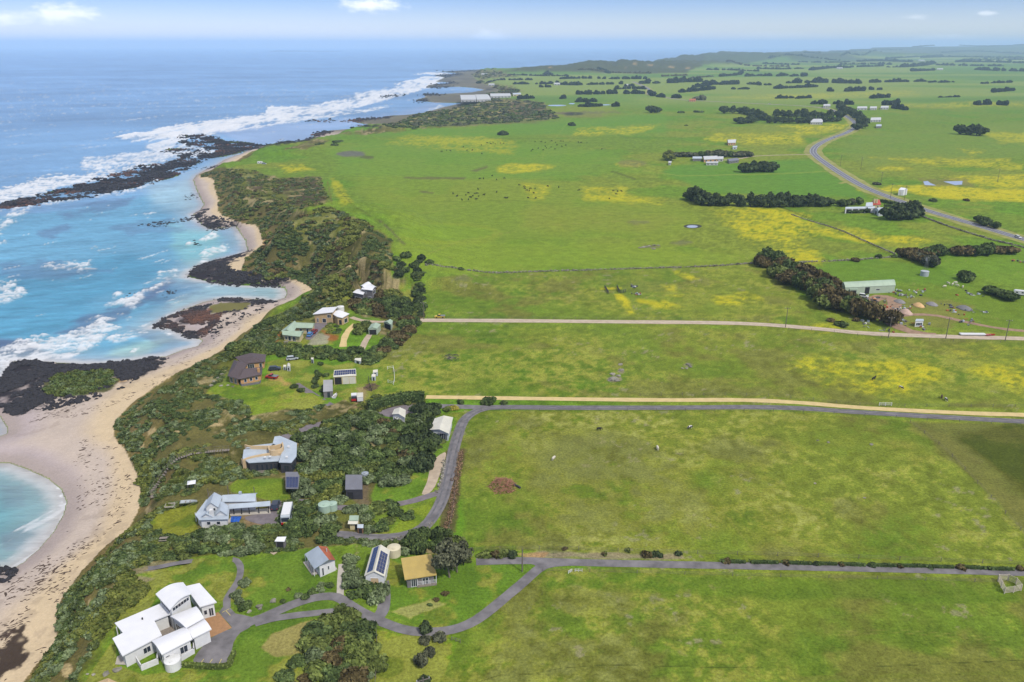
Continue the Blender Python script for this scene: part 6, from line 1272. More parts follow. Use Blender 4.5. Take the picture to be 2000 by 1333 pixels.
# --- solar carport, charcoal shed
H = House('carport', 'dark solar-roofed carport beside the thicket and the lawn', 'carport', *Z4(1485,1000))
H.poly([(*Z4(1432,1018),2.7),(*Z4(1530,1018),2.7),(*Z4(1540,925),3.2),(*Z4(1525,888),3.4),(*Z4(1430,888),3.4)], 'roof', RDG, .15); a, b, c, d = [H.p(*Z4(*q[:2]), q[2]) for q in ((1436,1012,2.72),(1527,1012,2.72),(1532,928,3.18),(1436,928,3.18))]; H.panels(a, b, c, d, 4, 5)
H.posts([(*Z4(1440,1050),0),(*Z4(1520,1050),0),(*Z4(1528,975),0),(*Z4(1440,975),0)], 2.6, .09, FRD)
H.wallrun(zz(Z4,(1440,1050),(1440,950),(1530,950),(1530,1050)), 2.4, 'wall', WD, .12)
H = House('shed', 'square charcoal shed with a flat roof between thicket and gravel yard', 'shed', *Z5(565,930)); Q = H.block(zz(Z5,(497,906),(500,790),(630,790),(631,905)), [3.0,3.3,3.3,3.0], WD, RDG, over=.1, th=.1); H.win(Q, 3, .54, .92, .05, 2.2, 'garage_door', FRD, OPEN)
# --- white garage, long white house, huts
H = House('garage', 'small white gabled garage on the gravel at the thicket top', 'garage', *Z5(915,345)); Q = H.block(zz(Z5,(862,318),(880,278),(970,284),(966,346)), 2.7, WW, RCR, .8, .25); H.win(Q, 3, .55, .85, .8, 1.6)
H = House('bungalow', 'long white bungalow with a white iron roof beside the bend of the lane', 'house', *Z5(1250,440)); Q = H.block(zz(Z5,(1157,438),(1196,350),(1340,342),(1308,470)), 2.7, WBL, RCR, .8, .35)
H.win(Q, 3, .68, .9, .9, 1.9); H.win(Q, 3, .06, .5, .1, 2.2, bars=3, fm=FRW); H.win(Q, 2, .2, .35, .9, 1.9); H.win(Q, 2, .6, .7, .1, 2.0, 'door')
H.poly([(*Z5(1230,500),.15),(*Z5(1235,470),.15),(*Z5(1300,470),.15),(*Z5(1305,497),.15)], 'verandah', WB, .15); H.poly([(*Z5(1228,468),2.4),(*Z5(1235,442),2.5),(*Z5(1290,442),2.5),(*Z5(1288,468),2.4)], 'verandah_roof', RDG, .06); H.posts([(*Z5(1232,497),0),(*Z5(1300,495),0)], 2.35, .05, FRW)
H = House('hut', 'small pale green hut with a cream lean-to beside the lane bend', 'hut', *Z2(1160,70)); Q = H.block(zz(Z2,(1127,68),(1131,28),(1204,28),(1199,68)), 2.7, WC, RGN, over=.1, th=.08); H.poly([(*Z2(1117,95),2.0),(*Z2(1122,68),2.6),(*Z2(1198,68),2.6),(*Z2(1193,95),2.0)], 'lean_to_roof', RCR, .08); H.posts([(*Z2(1125,125),0),(*Z2(1190,125),0)], 1.95, .06, PST); H.win(Q, 3, .1, .4, .1, 1.9, 'door', FRD, OPEN)
H = House('shed', 'little weathered timber shed just below the pale green hut', 'shed', *Z2(1215,125)); Q = H.block(zz(Z2,(1190,125),(1192,97),(1240,97),(1238,127)), [1.7,2,2,1.7], mat('brown_wall', A_((150,112,84)), .85, .2, 3), RZ, over=.08, th=.08); H.win(Q, 3, .2, .8, .1, 1.4, 'door', FRD, OPEN)
# --- brown-roofed house
H = House('brick_house', 'tan brick house with a dark brown hipped roof above the beach scrub', 'house', *Z6(330,920))
Q = H.block(zz(Z6,(300,845),(236,792),(478,772),(470,826)), 2.7, WB, RBR, 0, .5, hip=0); H.block(zz(Z6,(320,836),(238,790),(478,771),(471,827)), 2.75, WB, RBR, 1.5, .5, hip=.16, walls=False); H.win(Q, 3, .1, .25, .4, 2.1); H.win(Q, 3, .5, .85, .2, 2.1, bars=2)
Q = H.block(zz(Z6,(262,962),(176,936),(228,815),(335,842)), 2.7, WB, RBR, 0, .5); H.block(zz(Z6,(335,842),(262,963),(176,937),(228,814)), 2.75, WB, RBR, 2.0, .5, hip=.34, walls=False); H.win(Q, 0, .15, .4, .3, 2.1, bars=1); H.win(Q, 0, .6, .9, .2, 2.2, bars=1)
Q = H.block(zz(Z6,(262,964),(300,884),(452,868),(446,924)), 2.6, WB, RBR, 0, .5); H.block(zz(Z6,(262,965),(446,925),(452,867),(300,883)), 2.65, WB, RBR, 1.4, .5, hip=.14, walls=False)
for t in (.15, .42, .7): H.win(Q, 3, t, t+.14, .7, 2.0)
H.wallrun(zz(Z6,(275,1000),(290,1020),(430,1000),(438,985)), .8, 'garden_wall', WG); v = H.p(*Z6(420,890), 4); H.mesh(MB().box(v.x-.35, v.x+.35, v.y-.35, v.y+.35, 2.5, 4.6), 'chimney', WB)
# --- solar shed and grey shed
H = House('shed', 'cream shed with a solar-panelled roof and one open bay', 'shed', *Z6(1090,960)); Q = H.block(zz(Z6,(1004,946),(1010,893),(1180,882),(1184,936)), [3.0,4.0,4.0,3.0], WC, RCR, over=.15, th=.1); H.win(Q, 3, .66, .97, .05, 2.6, 'opening', FRD, OPEN); H.win(Q, 3, .34, .6, .05, 2.5, 'garage_door', FRW, RCR); H.win(Q, 3, .04, .3, .05, 2.5, 'garage_door', FRW, RCR)
a, b, c, d = [H.p(*Z6(*q[:2]), q[2]) for q in ((1008,938,3.1),(1180,928,3.1),(1178,888,3.9),(1014,898,3.9))]; H.panels(a, b, c, d, 10, 2)
H = House('shed', 'grey iron shed with a sloping roof left of the solar shed', 'shed', *Z6(962,1040)); Q = H.block(zz(Z6,(924,1062),(926,970),(998,968),(1000,1056)), [2.4,3.0,3.0,2.4], WG, RSH, over=.1, th=.1); H.win(Q, 3, .3, .6, .05, 2.0, 'door', FRD)
# --- green-roofed house
H = House('house', 'U-shaped tan house with a pale green roof by the small garden court', 'house', *Z6(700,610))
Q = H.block(zz(Z6,(592,590),(682,520),(728,536),(690,604)), 2.7, WC, RGN, 1.2, .4); H.win(Q, 3, .2, .8, .2, 2.2, bars=2)
Q = H.block(zz(Z6,(700,560),(682,520),(862,528),(840,562)), 2.75, WC, RGN, 0, .4); H.block(zz(Z6,(700,562),(842,564),(862,526),(682,518)), 2.8, WC, RGN, .9, .4, walls=False); H.win(Q, 3, .2, .34, .3, 2.1); H.win(Q, 3, .6, .75, .3, 2.1)
Q = H.block(zz(Z6,(608,614),(604,588),(776,588),(744,630)), 2.7, WC, RGN, 0, .4); H.block(zz(Z6,(606,616),(745,632),(778,587),(603,586)), 2.75, WC, RGN, .9, .4, walls=False); H.win(Q, 3, .25, .45, .2, 2.1, bars=1); H.win(Q, 3, .55, .72, .2, 2.1); H.win(Q, 3, .8, .92, .5, 1.9)
# --- tan house white roofs
H = House('house', 'two-storey tan house with tilted white roofs near the gravel road end', 'house', *Z6(985,490))
Q = H.block(zz(Z6,(842,456),(920,405),(1036,398),(1000,440),(890,452)), [4.0,4.6,5.6,5.4,4.4], WT, RW, over=.5, th=.2); H.win(Q, 3, .1, .4, 2.6, 4.0, bars=1); H.win(Q, 4, .2, .6, .3, 2.2, bars=1); H.win(Q, 3, .5, .8, .3, 2.2)
Q = H.block(zz(Z6,(975,440),(1050,424),(1130,452),(1075,484),(1030,474)), [4.2,4.2,3.6,3.4,3.9], WT, RW, over=.4, th=.2); H.win(Q, 3, .15, .7, .2, 2.2, 'opening', FRD, OPEN); H.win(Q, 2, .2, .7, .3, 2.2)
H.poly([(*Z6(960,460),2.7),(*Z6(1030,458),2.7),(*Z6(1032,485),2.7),(*Z6(965,482),2.7)], 'balcony', DK, .15); H.posts([(*Z6(970,505),0),(*Z6(1028,508),0)], 2.6, .08, PST)
# --- grey timber curved house
H = House('house', 'grey timber beach house with white curved roofs at the dune edge', 'house', *Z6(1245,320))
Q = H.block(zz(Z6,(1213,236),(1262,206),(1300,216),(1245,252)), 6.0, WG, RW, .5, .4, 'vault'); 
Q = H.block(zz(Z6,(1222,260),(1310,270),(1342,244),(1288,212)), 5.6, WG, RW, .7, .4, 'vault'); H.win(Q, 0, .1, .4, 3.4, 4.8, bars=1); H.win(Q, 0, .55, .9, .4, 2.4, bars=2); H.win(Q, 1, .2, .8, 3.2, 4.8, bars=1)
Q = H.block(zz(Z6,(1155,286),(1238,304),(1254,290),(1212,258)), 4.0, WG, RW, .4, .4, 'vault'); H.win(Q, 0, .15, .45, .4, 2.2); H.win(Q, 0, .6, .85, .4, 2.2); H.poly([(*Z6(1240,345),.4),(*Z6(1238,325),.4),(*Z6(1345,315),.4),(*Z6(1350,335),.4)], 'deck', DK, .3)
# --- green carports
for k, (c_, lb) in enumerate(((((1275,572),(1300,532),(1376,535),(1346,570)),'pale green-roofed carport with a dark car bay facing the track'),(((1396,516),(1428,503),(1470,508),(1456,540)),'second pale green-roofed shed further into the tree belt'))):
    H = House('carport', lb, 'carport', *Z6(*c_[0])); Q = H.block(zz(Z6,*c_), 2.6, WGN, RGN, .7, .15); H.win(Q, 3, .08, .92, .05, 2.2, 'opening', FRD, OPEN)
# --- small sheds in the paddock corner
for c_, h_, lb in ((((1312,912),(1315,892),(1352,888),(1350,908)),1.9,'tiny white shed in the paddock corner, upper of two'),(((1302,944),(1305,924),(1336,924),(1334,944)),1.9,'tiny white shed in the paddock corner, lower of two'),(((612,866),(615,852),(636,852),(634,866)),1.7,'little grey box shed on the lawn of the brown-roofed house'),(((1168,812),(1175,800),(1222,798),(1220,825)),1.6,'pale sheet-iron shelter at the corner of the hedge'),(((828,806),(830,795),(850,795),(848,812)),1.9,'small cream garden shed at the end of the hedge')):
    H = House('shed', lb, 'shed', *Z6(*c_[0])); Q = H.block(zz(Z6,*c_), [h_-.3,h_,h_,h_-.3], WBL, RCR, over=.06, th=.06); H.win(Q, 3, .3, .7, .05, h_-.6, 'door', FRD)
H = House('greenhouse', 'small arched white garden tunnel on the lawn of the brown-roofed house', 'greenhouse', *Z6(655,872)); Q = H.block(zz(Z6,(640,870),(642,846),(668,846),(668,872)), 1.5, WBL, RCR, .5, .05, 'vault', .05); H.win(Q, 3, .2, .8, .05, 1.5, 'opening', FRW, OPEN)
# --- the right-hand farm
H = House('barn', 'long pale green barn with a rounded roof at the scrap-strewn farm', 'barn', *Z7(800,1060))
Q = H.block(zz(Z7,(604,1048),(998,1030),(964,1004),(560,1026)), 3.6, WGN, RGN, 2.0, .1, 'vault', .12); H.win(Q, 0, .40, .49, .05, 3.2, 'opening', FRD, OPEN); H.win(Q, 0, .62, .7, 1.4, 2.2); Q = H.block(zz(Z7,(640,1064),(640,1045),(700,1045),(700,1062)), 2.8, WGN, RGN, over=.1, th=.1); H.win(Q, 3, .1, .9, .1, 2.3, 'opening', FRD, OPEN)
H = House('shed', 'small pale-roofed cabin below the barn beside the farm lane', 'shed', *Z7(1180,1315)); Q = H.block(zz(Z7,(1150,1310),(1158,1293),(1215,1293),(1218,1308)), 2.6, WW, RZ, over=.15, th=.1); H.win(Q, 3, .1, .9, .5, 1.8, bars=3)
# --- red-roofed farm by the highway
H = House('farmhouse', 'cream farmhouse with a red roof beside the highway junction', 'house', *Z7(845,400)); Q = H.block(zz(Z7,(812,402),(884,400),(876,374),(806,380)), 3.2, WC, RRD, 2.6, .4, hip=.2); H.win(Q, 0, .2, .35, .8, 2.2); H.win(Q, 0, .6, .8, .8, 2.2); H.block(zz(Z7,(762,412),(820,410),(812,388),(768,392)), 3.2, WC, RZ, 1.6, .3)
for t in (.35, .65): v = H.p(*Z7(810+60*t, 378), 5); H.mesh(MB().box(v.x-.5, v.x+.5, v.y-.5, v.y+.5, 4, 7), 'chimney', WC)
H = House('shed', 'long low open-fronted shed with a white end at the red-roofed farm', 'shed', *Z7(700,430)); Q = H.block(zz(Z7,(604,432),(606,418),(836,414),(834,428)), [3.4,4.2,4.2,3.4], WW, RZ, over=.1, th=.12)
for t in (.12, .34, .56, .78): H.win(Q, 3, t, t+.18, .1, 2.9, 'opening', FRD, OPEN)
H = House('shed', 'grey-blue gabled shed with skylights beside the red-roofed farmhouse', 'shed', *Z7(870,455)); Q = H.block(zz(Z7,(868,452),(922,446),(878,422),(830,426)), 3.6, WBL, RZ, 1.2, .1); H.win(Q, 3, .3, .6, .1, 2.6, 'door', FRD)
H = House('shed', 'lone white shed in the grass on the far side of the highway', 'shed', *Z7(1060,292)); Q = H.block(zz(Z7,(1020,284),(1062,286),(1092,280),(1052,271)), 4.4, WW, RW, 1.2, .1); H.win(Q, 0, .3, .6, .1, 3.2, 'garage_door', FRW, RCR)
DW, DR = mat('dull_white_wall', A_((196,196,194)), .8, .1, .3), mat('dull_white_roof', A_((206,208,210)), .7, .08, .3)
def far(name, label, c_, h_, wall, roof, rise=2.0, cat=None, nw=3, group=None, hip=0):
    x = sum(p[0] for p in c_)/4; y = sum(p[1] for p in c_)/4; wall = DW if wall is WW else wall; roof = DR if roof is RW else roof; h_ = max(2.5, h_*.8); rise = rise*.8
    H = House(name, label, cat or name.replace('_', ' '), x, y, group); Q = H.block(c_, h_, wall, roof, rise, .3, hip=hip, th=.2)
    for k in range(nw): H.win(Q, 0, (k+.25)/nw, (k+.7)/nw, .6, min(h_-.8, 2.4))
far('farm_shed', 'huge white twin-roofed shed on the headland, left half', [(1602/4+500,195),(1722/4+500,195),(1712/4+500,185.4),(1594/4+500,186)], 6, WW, RW, 2.5, 'farm shed', 4)
far('farm_shed', 'huge white twin-roofed shed on the headland, right half', [(1726/4+500,195),(1836/4+500,193.8),(1808/4+500,184.5),(1712/4+500,185)], 6, WW, RW, 2.5, 'farm shed', 4)
far('farm_shed', 'long low white shed behind the twin white sheds on the headland', [(958,188.4),(998,187.4),(996,182.6),(957,183)], 5, WW, RW, 1.5, 'farm shed', 6)
far('farm_shed', 'low cluster shed inland of the headland sheds', [(1002,185),(1018,184.6),(1017,181.6),(1001,182)], 5, WC, RZ, 1.5, 'farm shed', 2)
far('shed', 'long white-fronted tin shed at the left of the windbreak farm', [(1352.5,310),(1371,310),(1371,306),(1353,306)], 3.4, WG, RZ, .8)
far('farmhouse', 'white and red farmhouse in the middle of the windbreak farm', [(1375,312),(1402,311),(1400,305.5),(1372,306.5)], 3.6, WB, RW, 2.4, 'house'); far('farmhouse', 'white-roofed wing on the right of the windbreak farmhouse', [(1398,311),(1413,310.5),(1413,306),(1398,306)], 3.4, WW, RW, 1.6, 'house', 2)
far('shed', 'low white-roofed shed in front of the windbreak farmhouse', [(1379,318.4),(1403,318.2),(1403,315.6),(1379,316)], 2.6, WW, RW, .5); far('shed', 'dark grey shed at the right of the windbreak farm', [(1424,315.4),(1444,313),(1438,308.6),(1420,311)], 3.2, WG, RDG, 1.0, None, 2); far('shed', 'tiny white pump shed by the wattle trees', [(1305.5,318),(1311.5,318),(1311.5,315),(1305.5,315)], 2.6, WW, RW, .6, None, 1)
far('farmhouse', 'white-roofed house alone above the windbreak farm', [(1422,279.5),(1437,279),(1438,274.5),(1420,275)], 3.8, WB, RW, 3, 'house'); far('shed', 'small white shed just below the lone white-roofed house', [(1431,288),(1440,287.6),(1440,285),(1431,285.4)], 3, WBL, RZ, .8, None, 1)
far('homestead', 'wide white-roofed homestead among dark trees inside the highway bend', [(1583,239),(1607,239),(1607,233),(1584,233.6)], 4.5, WW, RW, 3.4, 'house', 5, None, .2)
for k, (x, y, w_, lb) in enumerate(((1646,209.5,18,'pink-roofed farm building by the far highway crossing'),(1684,210.5,20,'long white dairy building by the far highway crossing'),(1706,210.5,14,'white shed at the right end of the far dairy'),(1728,209.5,16,'grey-roofed shed beside the far dark belt on the right'),(1615,206,14,'pale roof behind dark trees left of the far crossing'))):
    far('farm_building', lb, [(x-w_/2,y+1),(x+w_/2,y+.8),(x+w_/2-1,y-2.2),(x-w_/2+1,y-2)], 4.5, WW, RRD if k == 0 else RW, 2, 'farm building', 3)
far('farmhouse', 'white farmhouse in open pasture right of the highway bend', [(1700,235),(1721,234.4),(1720,231),(1702,231.4)], 4, WW, RW, 3, 'house', 4); far('shed', 'grey open shed standing just below the pasture farmhouse', [(1711,247),(1722,246.6),(1721.5,243),(1711.5,243.4)], 3.6, WG, RZ, 1, None, 2)
far('farmhouse', 'low farmhouse roof at the far highway dip among grey trees', [(1346,196.4),(1359,196.2),(1359,193.4),(1347,193.6)], 4, WB, RRU, 2, 'house', 3)
for x, y, lb in ((946,145,'tiny white house far off below the dunes'),(1225,166,'white roof beside the far highway hill'),(960,165,'pale roof between the far windbreaks'),(1088,163.5,'white shed at the gap in the far windbreak'),(1836,135,'white roof in the farthest woods'),(1640,133,'pale roof at the far wood end'),(1805,136,'cluster roof below the farthest wood'),(1800,118,'white roof in the hazy town beyond')):
    far('farmhouse', lb, [(x-6,y+.6),(x+6,y+.6),(x+5.5,y-.8),(x-5.5,y-.8)], 5, WW, RW, 2.5, 'house', 2)
# ================================================================== VEHICLES, STOCK, FENCES AND SMALL THINGS
TYRE = mat('tyre_rubber', (.02, .02, .02), .9, .1, 4); CHR = mat('dull_metal', A_((150,152,156)), .45, .15, 3, 0, .4)
PAINT = {k: mat('paint_'+k, A_(c), .35, .05, 2, 0, 0, .5) for k, c in {'white':(238,238,238),'red':(190,38,40),'blue':(92,150,214),'dark':(58,64,78),'yellow':(226,196,60),'silver':(188,196,202),'green':(40,120,60),'orange':(214,138,48),'maroon':(150,40,60),'navy':(44,60,120)}.items()}
def prof(mb, pts, y0, y1):
    n = len(pts); return mb.add([(x, y0, z) for x, z in pts]+[(x, y1, z) for x, z in pts], [tuple(range(n)), tuple(range(2*n-1, n-1, -1))]+[(i, n+i, n+(i+1) % n, (i+1) % n) for i in range(n)])
def face(px, py, qx, qy):
    a, b = G(px, py), G(qx, qy); return math.atan2(b[1]-a[1], b[0]-a[0])
def wheels(e, xs, y, r=.33, w=.22):
    for x in xs:
        for s in (-1, 1):
            t = MB(); c = s*y; n = 12
            vs = [(x+r*math.cos(6.283*i/n), c-w/2, r+r*math.sin(6.283*i/n)) for i in range(n)]+[(x+r*math.cos(6.283*i/n), c+w/2, r+r*math.sin(6.283*i/n)) for i in range(n)]
            t.add(vs, [tuple(range(n)), tuple(range(2*n-1, n-1, -1))]+[(i, n+i, n+(i+1) % n, (i+1) % n) for i in range(n)]); t.build('wheel', TYRE, e)
CARM = {}
def car(px, py, rz, col, label, kind='hatch', name='car'):
    e = empty(name, V(px, py, PLAT+.06), rz, label, {'ute':'ute','suv':'car','hatch':'car'}[kind])
    h = 1.75 if kind == 'suv' else 1.5
    b = MB(); prof(b, [(-2.15,.35),(2.1,.35),(2.2,.6),(2.15,.82),(1.1,.95),(-2.1,1.0),(-2.2,.7)], -.85, .85); b.build('body', PAINT[col], e)
    if kind == 'ute':
        prof(MB(), [(-.35,.96),(1.15,.94),(.5,1.55),(-.2,1.58)], -.74, .74).build('windows', GL, e); MB().slab([(-.28,-.72,1.63),(.52,-.72,1.6),(.52,.72,1.6),(-.28,.72,1.63)], .05).build('roof', PAINT[col], e)
        MB().box(-2.3, -.4, -.92, .92, 1.0, 1.08).build('tray', CHR, e)
    else:
        prof(MB(), [(-2.0,1.0),(1.15,.94),(.45,h-.05),(-1.7,h-.02)], -.74, .74).build('windows', GL, e); MB().slab([(-1.75,-.73,h+.04),(.5,-.73,h),(.5,.73,h),(-1.75,.73,h+.04)], .06).build('roof', PAINT[col], e)
    for s in (-1, 1):
        MB().box(2.12, 2.19, s*.6-.16, s*.6+.16, .62, .78).build('headlight', FRW, e); MB().box(-2.2, -2.13, s*.65-.12, s*.65+.12, .66, .86).build('tail_light', PAINT['red'], e)
    wheels(e, (-1.35, 1.35), .8); return e
car(539,991, face(539,994,544,975), 'dark', 'dark grey wagon parked on the court beside the beach house carport', 'suv')
car(606,656, face(600,662,612,648), 'blue', 'light blue hatchback beside the green-roofed house'); car(614,650, face(608,656,620,643), 'maroon', 'dark red car parked just ahead of the light blue hatchback')
car(531,739, face(540,741,520,739), 'red', 'red ute with a bare tray before the brown-roofed house', 'ute', 'ute'); car(571,703, face(560,704,584,701), 'silver', 'silver car with dark windows on the grass by the hedge')
car(859,621, face(870,621,845,621), 'yellow', 'yellow ute parked beside the gravel road near its end', 'ute', 'ute'); car(516,321.5, face(510,321,530,321.5), 'silver', 'grey car hitched near the caravan in the coastal paddock', 'suv')
car(1631,269.5, face(1625,271,1640,266), 'white', 'white car on the far bend of the highway'); car(1988,465, face(1980,462,1995,467), 'white', 'white car at the right end of the highway'); car(1686,581, face(1680,581,1695,583), 'white', 'white car beside the long brown wood at the farm', 'suv'); car(1330,203, face(1320,200,1340,203), 'white', 'x', 'hatch') if 0 else None
car(537,723, 0.2, 'dark', 'dark little car among garden bushes above the red ute'); car(1503,204, .1, 'white', 'tiny white car on the farthest straight of the highway')
def caravan(px, py, rz, label):
    e = empty('caravan', V(px, py), rz, label, 'caravan')
    b = MB(); prof(b, [(-2.4,.5),(2.2,.5),(2.5,1.0),(2.4,1.9),(2.0,2.4),(-2.1,2.45),(-2.5,2.1),(-2.5,.9)], -1.05, 1.05); b.build('body', PAINT['white'], e)
    for x in (-1.4, .9): MB().box(x-.45, x+.45, -1.08, -1.052, 1.3, 1.9).build('window', GL, e)
    MB().box(-.4, .25, -1.09, -1.053, .6, 2.1).build('door', FRW, e); wheels(e, (0,), 1.0); MB().bar((2.45,0,.55), (3.5,0,.5), .06).build('drawbar', FRD, e)
caravan(508,320.5, .1, 'white caravan alone in the coastal paddock beyond the dune'); caravan(1991,577, -.4, 'white caravan at the right edge beside low dark trees')
# camper bus
e = empty('bus', V(562,1014, PLAT+.06), face(565,1002,559,1028), 'white camper bus with a bright painted front, parked by the shrubs', 'bus')
prof(MB(), [(-3.2,.5),(3.1,.5),(3.3,1.2),(3.1,2.6),(2.8,2.9),(-3.1,2.95),(-3.25,2.6)], -1.1, 1.1).build('body', PAINT['silver'], e)
MB().box(3.2, 3.34, -.95, .95, 1.35, 2.35).build('windscreen', GL, e); MB().slab([(-3,-1.0,3.02),(2.7,-1.0,2.98),(2.7,1.0,2.98),(-3,1.0,3.02)], .05).build('roof', PAINT['white'], e)
for k, c in enumerate(('red','yellow','green','blue')): MB().box(3.31, 3.37, -1.05+k*.525, -.55+k*.525, .6, 1.2).build('front_panel', PAINT[c], e)
for s in (-1, 1): MB().box(-2.6, 2.6, s*1.115-.012, s*1.115+.012, 1.5, 2.3).build('side_windows', GL, e)
wheels(e, (-2.0, 2.1), 1.0, .42)
# tractors and farm plant
def tractor(px, py, rz, col, label, loader=False):
    e = empty('tractor', V(px, py), rz, label, 'tractor')
    MB().box(.1, 1.9, -.42, .42, .8, 1.5).build('bonnet', PAINT[col], e); MB().box(-1.0, .15, -.6, .6, 1.3, 1.5).build('cab_base', PAINT[col], e); MB().box(-.95, .1, -.58, .58, 1.5, 2.5).build('cab_windows', GL, e); MB().box(-1.05, .2, -.68, .68, 2.5, 2.62).build('cab_roof', PAINT[col], e)
    wheels(e, (-.6,), .95, .8, .4); wheels(e, (1.5,), .8, .5, .3)
    if loader: MB().bar((.8,.6,1.3), (2.9,.6,.8), .09).bar((.8,-.6,1.3), (2.9,-.6,.8), .09).build('loader_arm', PAINT[col], e); prof(MB(), [(2.7,.3),(3.6,.2),(2.8,1.2)], -1.1, 1.1).build('bucket', CHR, e)
tractor(1680,572, -.3, 'green', 'green tractor parked at the left end of the barn front'); tractor(1710,569, 2.8, 'navy', 'dark blue tractor in front of the barn window'); tractor(1727,568, .2, 'orange', 'orange loader tractor at the right end of the barn', True); tractor(1707,594, 1.2, 'orange', 'rusty orange tractor near the brown wood tail', True)
e = empty('truck', V(692,783), face(692,783,692,800), 'small red truck with a white top near the clipped hedge', 'truck'); MB().box(-1.6, 1.4, -.85, .85, .5, 1.2).build('body', PAINT['red'], e); MB().box(-1.7, .3, -.9, .9, 1.2, 2.1).build('canopy', PAINT['white'], e); MB().box(.35, 1.2, -.8, .8, 1.2, 1.9).build('cab_windows', GL, e); wheels(e, (-1.1, 1.0), .8)
e = empty('trailer', V(704,783), face(704,783,704,800), 'white box trailer next to the small red truck', 'trailer'); MB().box(-1.8, 1.8, -.95, .95, .6, 2.0).build('box', PAINT['white'], e); MB().slab([(-1.85,-1,2.1),(1.85,-1,2.1),(1.85,1,2.1),(-1.85,1,2.1)], .07).build('lid', RCR, e); wheels(e, (0,), .9); MB().bar((1.8,0,.6), (2.9,0,.55), .05).build('drawbar', FRD, e)
def boat(px, py, rz, col, label, L_=3.6):
    e = empty('dinghy', V(px, py), rz, label, 'boat'); n = 7; mb = MB(); rows_ = []
    for i in range(n):
        t = i/(n-1); x = -L_/2+L_*t; w = .75*(1-t**3)+.02; rows_.append([(x, -w, .55+.15*t*t), (x, -w*.6, .12+.1*t**3), (x, w*.6, .12+.1*t**3), (x, w, .55+.15*t*t)])
    vs = [p for r_ in rows_ for p in r_]; fs = [(4*i+j, 4*i+j+1, 4*i+5+j, 4*i+4+j) for i in range(n-1) for j in range(3)]+[(3, 2, 1, 0)]
    mb.add(vs, fs); mb.build('hull', PAINT[col], e)
    for x in (-.8, .3): MB().box(x-.12, x+.12, -.6, .6, .38, .44).build('thwart', DK, e)
boat(369,983, .15, 'silver', 'grey old dinghy lying on the beach-house lawn', 4.2); boat(655,775, 1.5, 'white', 'white dinghy lying near the grey iron shed', 3.4)
# ------------------------------------------------------------------ animals: one skinned body each
def skin_mesh(name, V_, E_, Rr, m):
    me = bpy.data.meshes.new(name); me.from_pydata(V_, E_, []); o = bpy.data.objects.new(name, me); COL.objects.link(o)
    md = o.modifiers.new('s', 'SKIN'); 
    for i, r in enumerate(Rr): me.skin_vertices[0].data[i].radius = (r, r)
    me.skin_vertices[0].data[0].use_root = True
    o.modifiers.new('u', 'SUBSURF').levels = 1
    dg = bpy.context.evaluated_depsgraph_get(); r = bpy.data.meshes.new_from_object(o.evaluated_get(dg)); r.materials.clear(); r.materials.append(m); bpy.data.objects.remove(o); return r
def beast(name, m, graze=True, s=1.0):
    hd = [(1.02,0,1.2),(1.3,0,.72),(1.42,0,.3)] if graze else [(1.0,0,1.5),(1.25,0,1.62),(1.6,0,1.42)]
    Vx = [(-.7,0,1.15),(0,0,1.1),(.6,0,1.15)]+hd+[(-1.0,0,1.2),(-1.14,0,.55)]; Rd = [.33,.4,.34,.2,.15,.1,.07,.035]; E_ = [(0,1),(1,2),(2,3),(3,4),(4,5),(0,6),(6,7)]
    for y in (-.2, .2):
        k = len(Vx); Vx += [(.56,y,.8),(.58,y,.45),(.57,y,.03)]; Rd += [.14,.08,.07]; E_ += [(2,k),(k,k+1),(k+1,k+2)]
        k = len(Vx); Vx += [(-.66,y,.85),(-.8,y,.46),(-.74,y,.03)]; Rd += [.19,.085,.07]; E_ += [(0,k),(k,k+1),(k+1,k+2)]
        k = len(Vx); x, _, z = hd[1]; Vx += [(x-.12,y*1.1,z+.16)]; Rd += [.045]; E_ += [(4,k)]
    return skin_mesh(name, [tuple(c*s for c in v) for v in Vx], E_, [r*s for r in Rd], m)
HIDE = mat('black_hide', (.012, .011, .011), .8, .3, 2); HIDEB = mat('brown_hide', (.06, .035, .02), .8, .3, 2); WOOL = mat('cream_wool', A_((222,214,196)), .95, .1, 5)
PIE = mat('piebald_hide', (.5, .48, .45), .8, .2, 2); nt = PIE.node_tree
_n = nt.nodes.new('ShaderNodeTexNoise'); _n.inputs['Scale'].default_value = 1.6; _r = nt.nodes.new('ShaderNodeValToRGB'); _r.color_ramp.elements[0].position = .5; _r.color_ramp.elements[0].color = (.012,.012,.012,1); _r.color_ramp.elements[1].position = .54; _r.color_ramp.elements[1].color = (.55,.53,.5,1)
_t = nt.nodes.new('ShaderNodeTexCoord'); nt.links.new(_t.outputs['Object'], _n.inputs['Vector']); nt.links.new(_n.outputs['Fac'], _r.inputs['Fac']); nt.links.new(_r.outputs['Color'], nt.nodes['Principled BSDF'].inputs['Base Color'])
CB, CB2, CBR, CPI, SHP = beast('cow', HIDE), beast('cow', HIDE, False), beast('cow', HIDEB), beast('cow', PIE), beast('sheep', WOOL, True, .8)
def animal(me, px, py, label, group, cat='cow', name='cow', s=1.0, rz=None):
    o = bpy.data.objects.new(name, me); COL.objects.link(o); x, y = G(px, py); o.location = (x, y, hgt(x, y)); o.rotation_euler = (0, 0, R.uniform(0, 6.28) if rz is None else rz); o.scale = (s, s, s); return tag(o, label, cat, group)
Z9 = lambda x, y: (900+x/4, 60+y/4)
herdA = [(580,870),(630,875),(660,880),(710,868),(740,878),(780,870),(800,870),(750,900),(790,910),(820,900),(660,910),(645,938),(670,922),(690,925),(705,915),(560,935),(550,945),(605,925),(735,930),(920,878),(940,880),(985,880),(1100,932)]
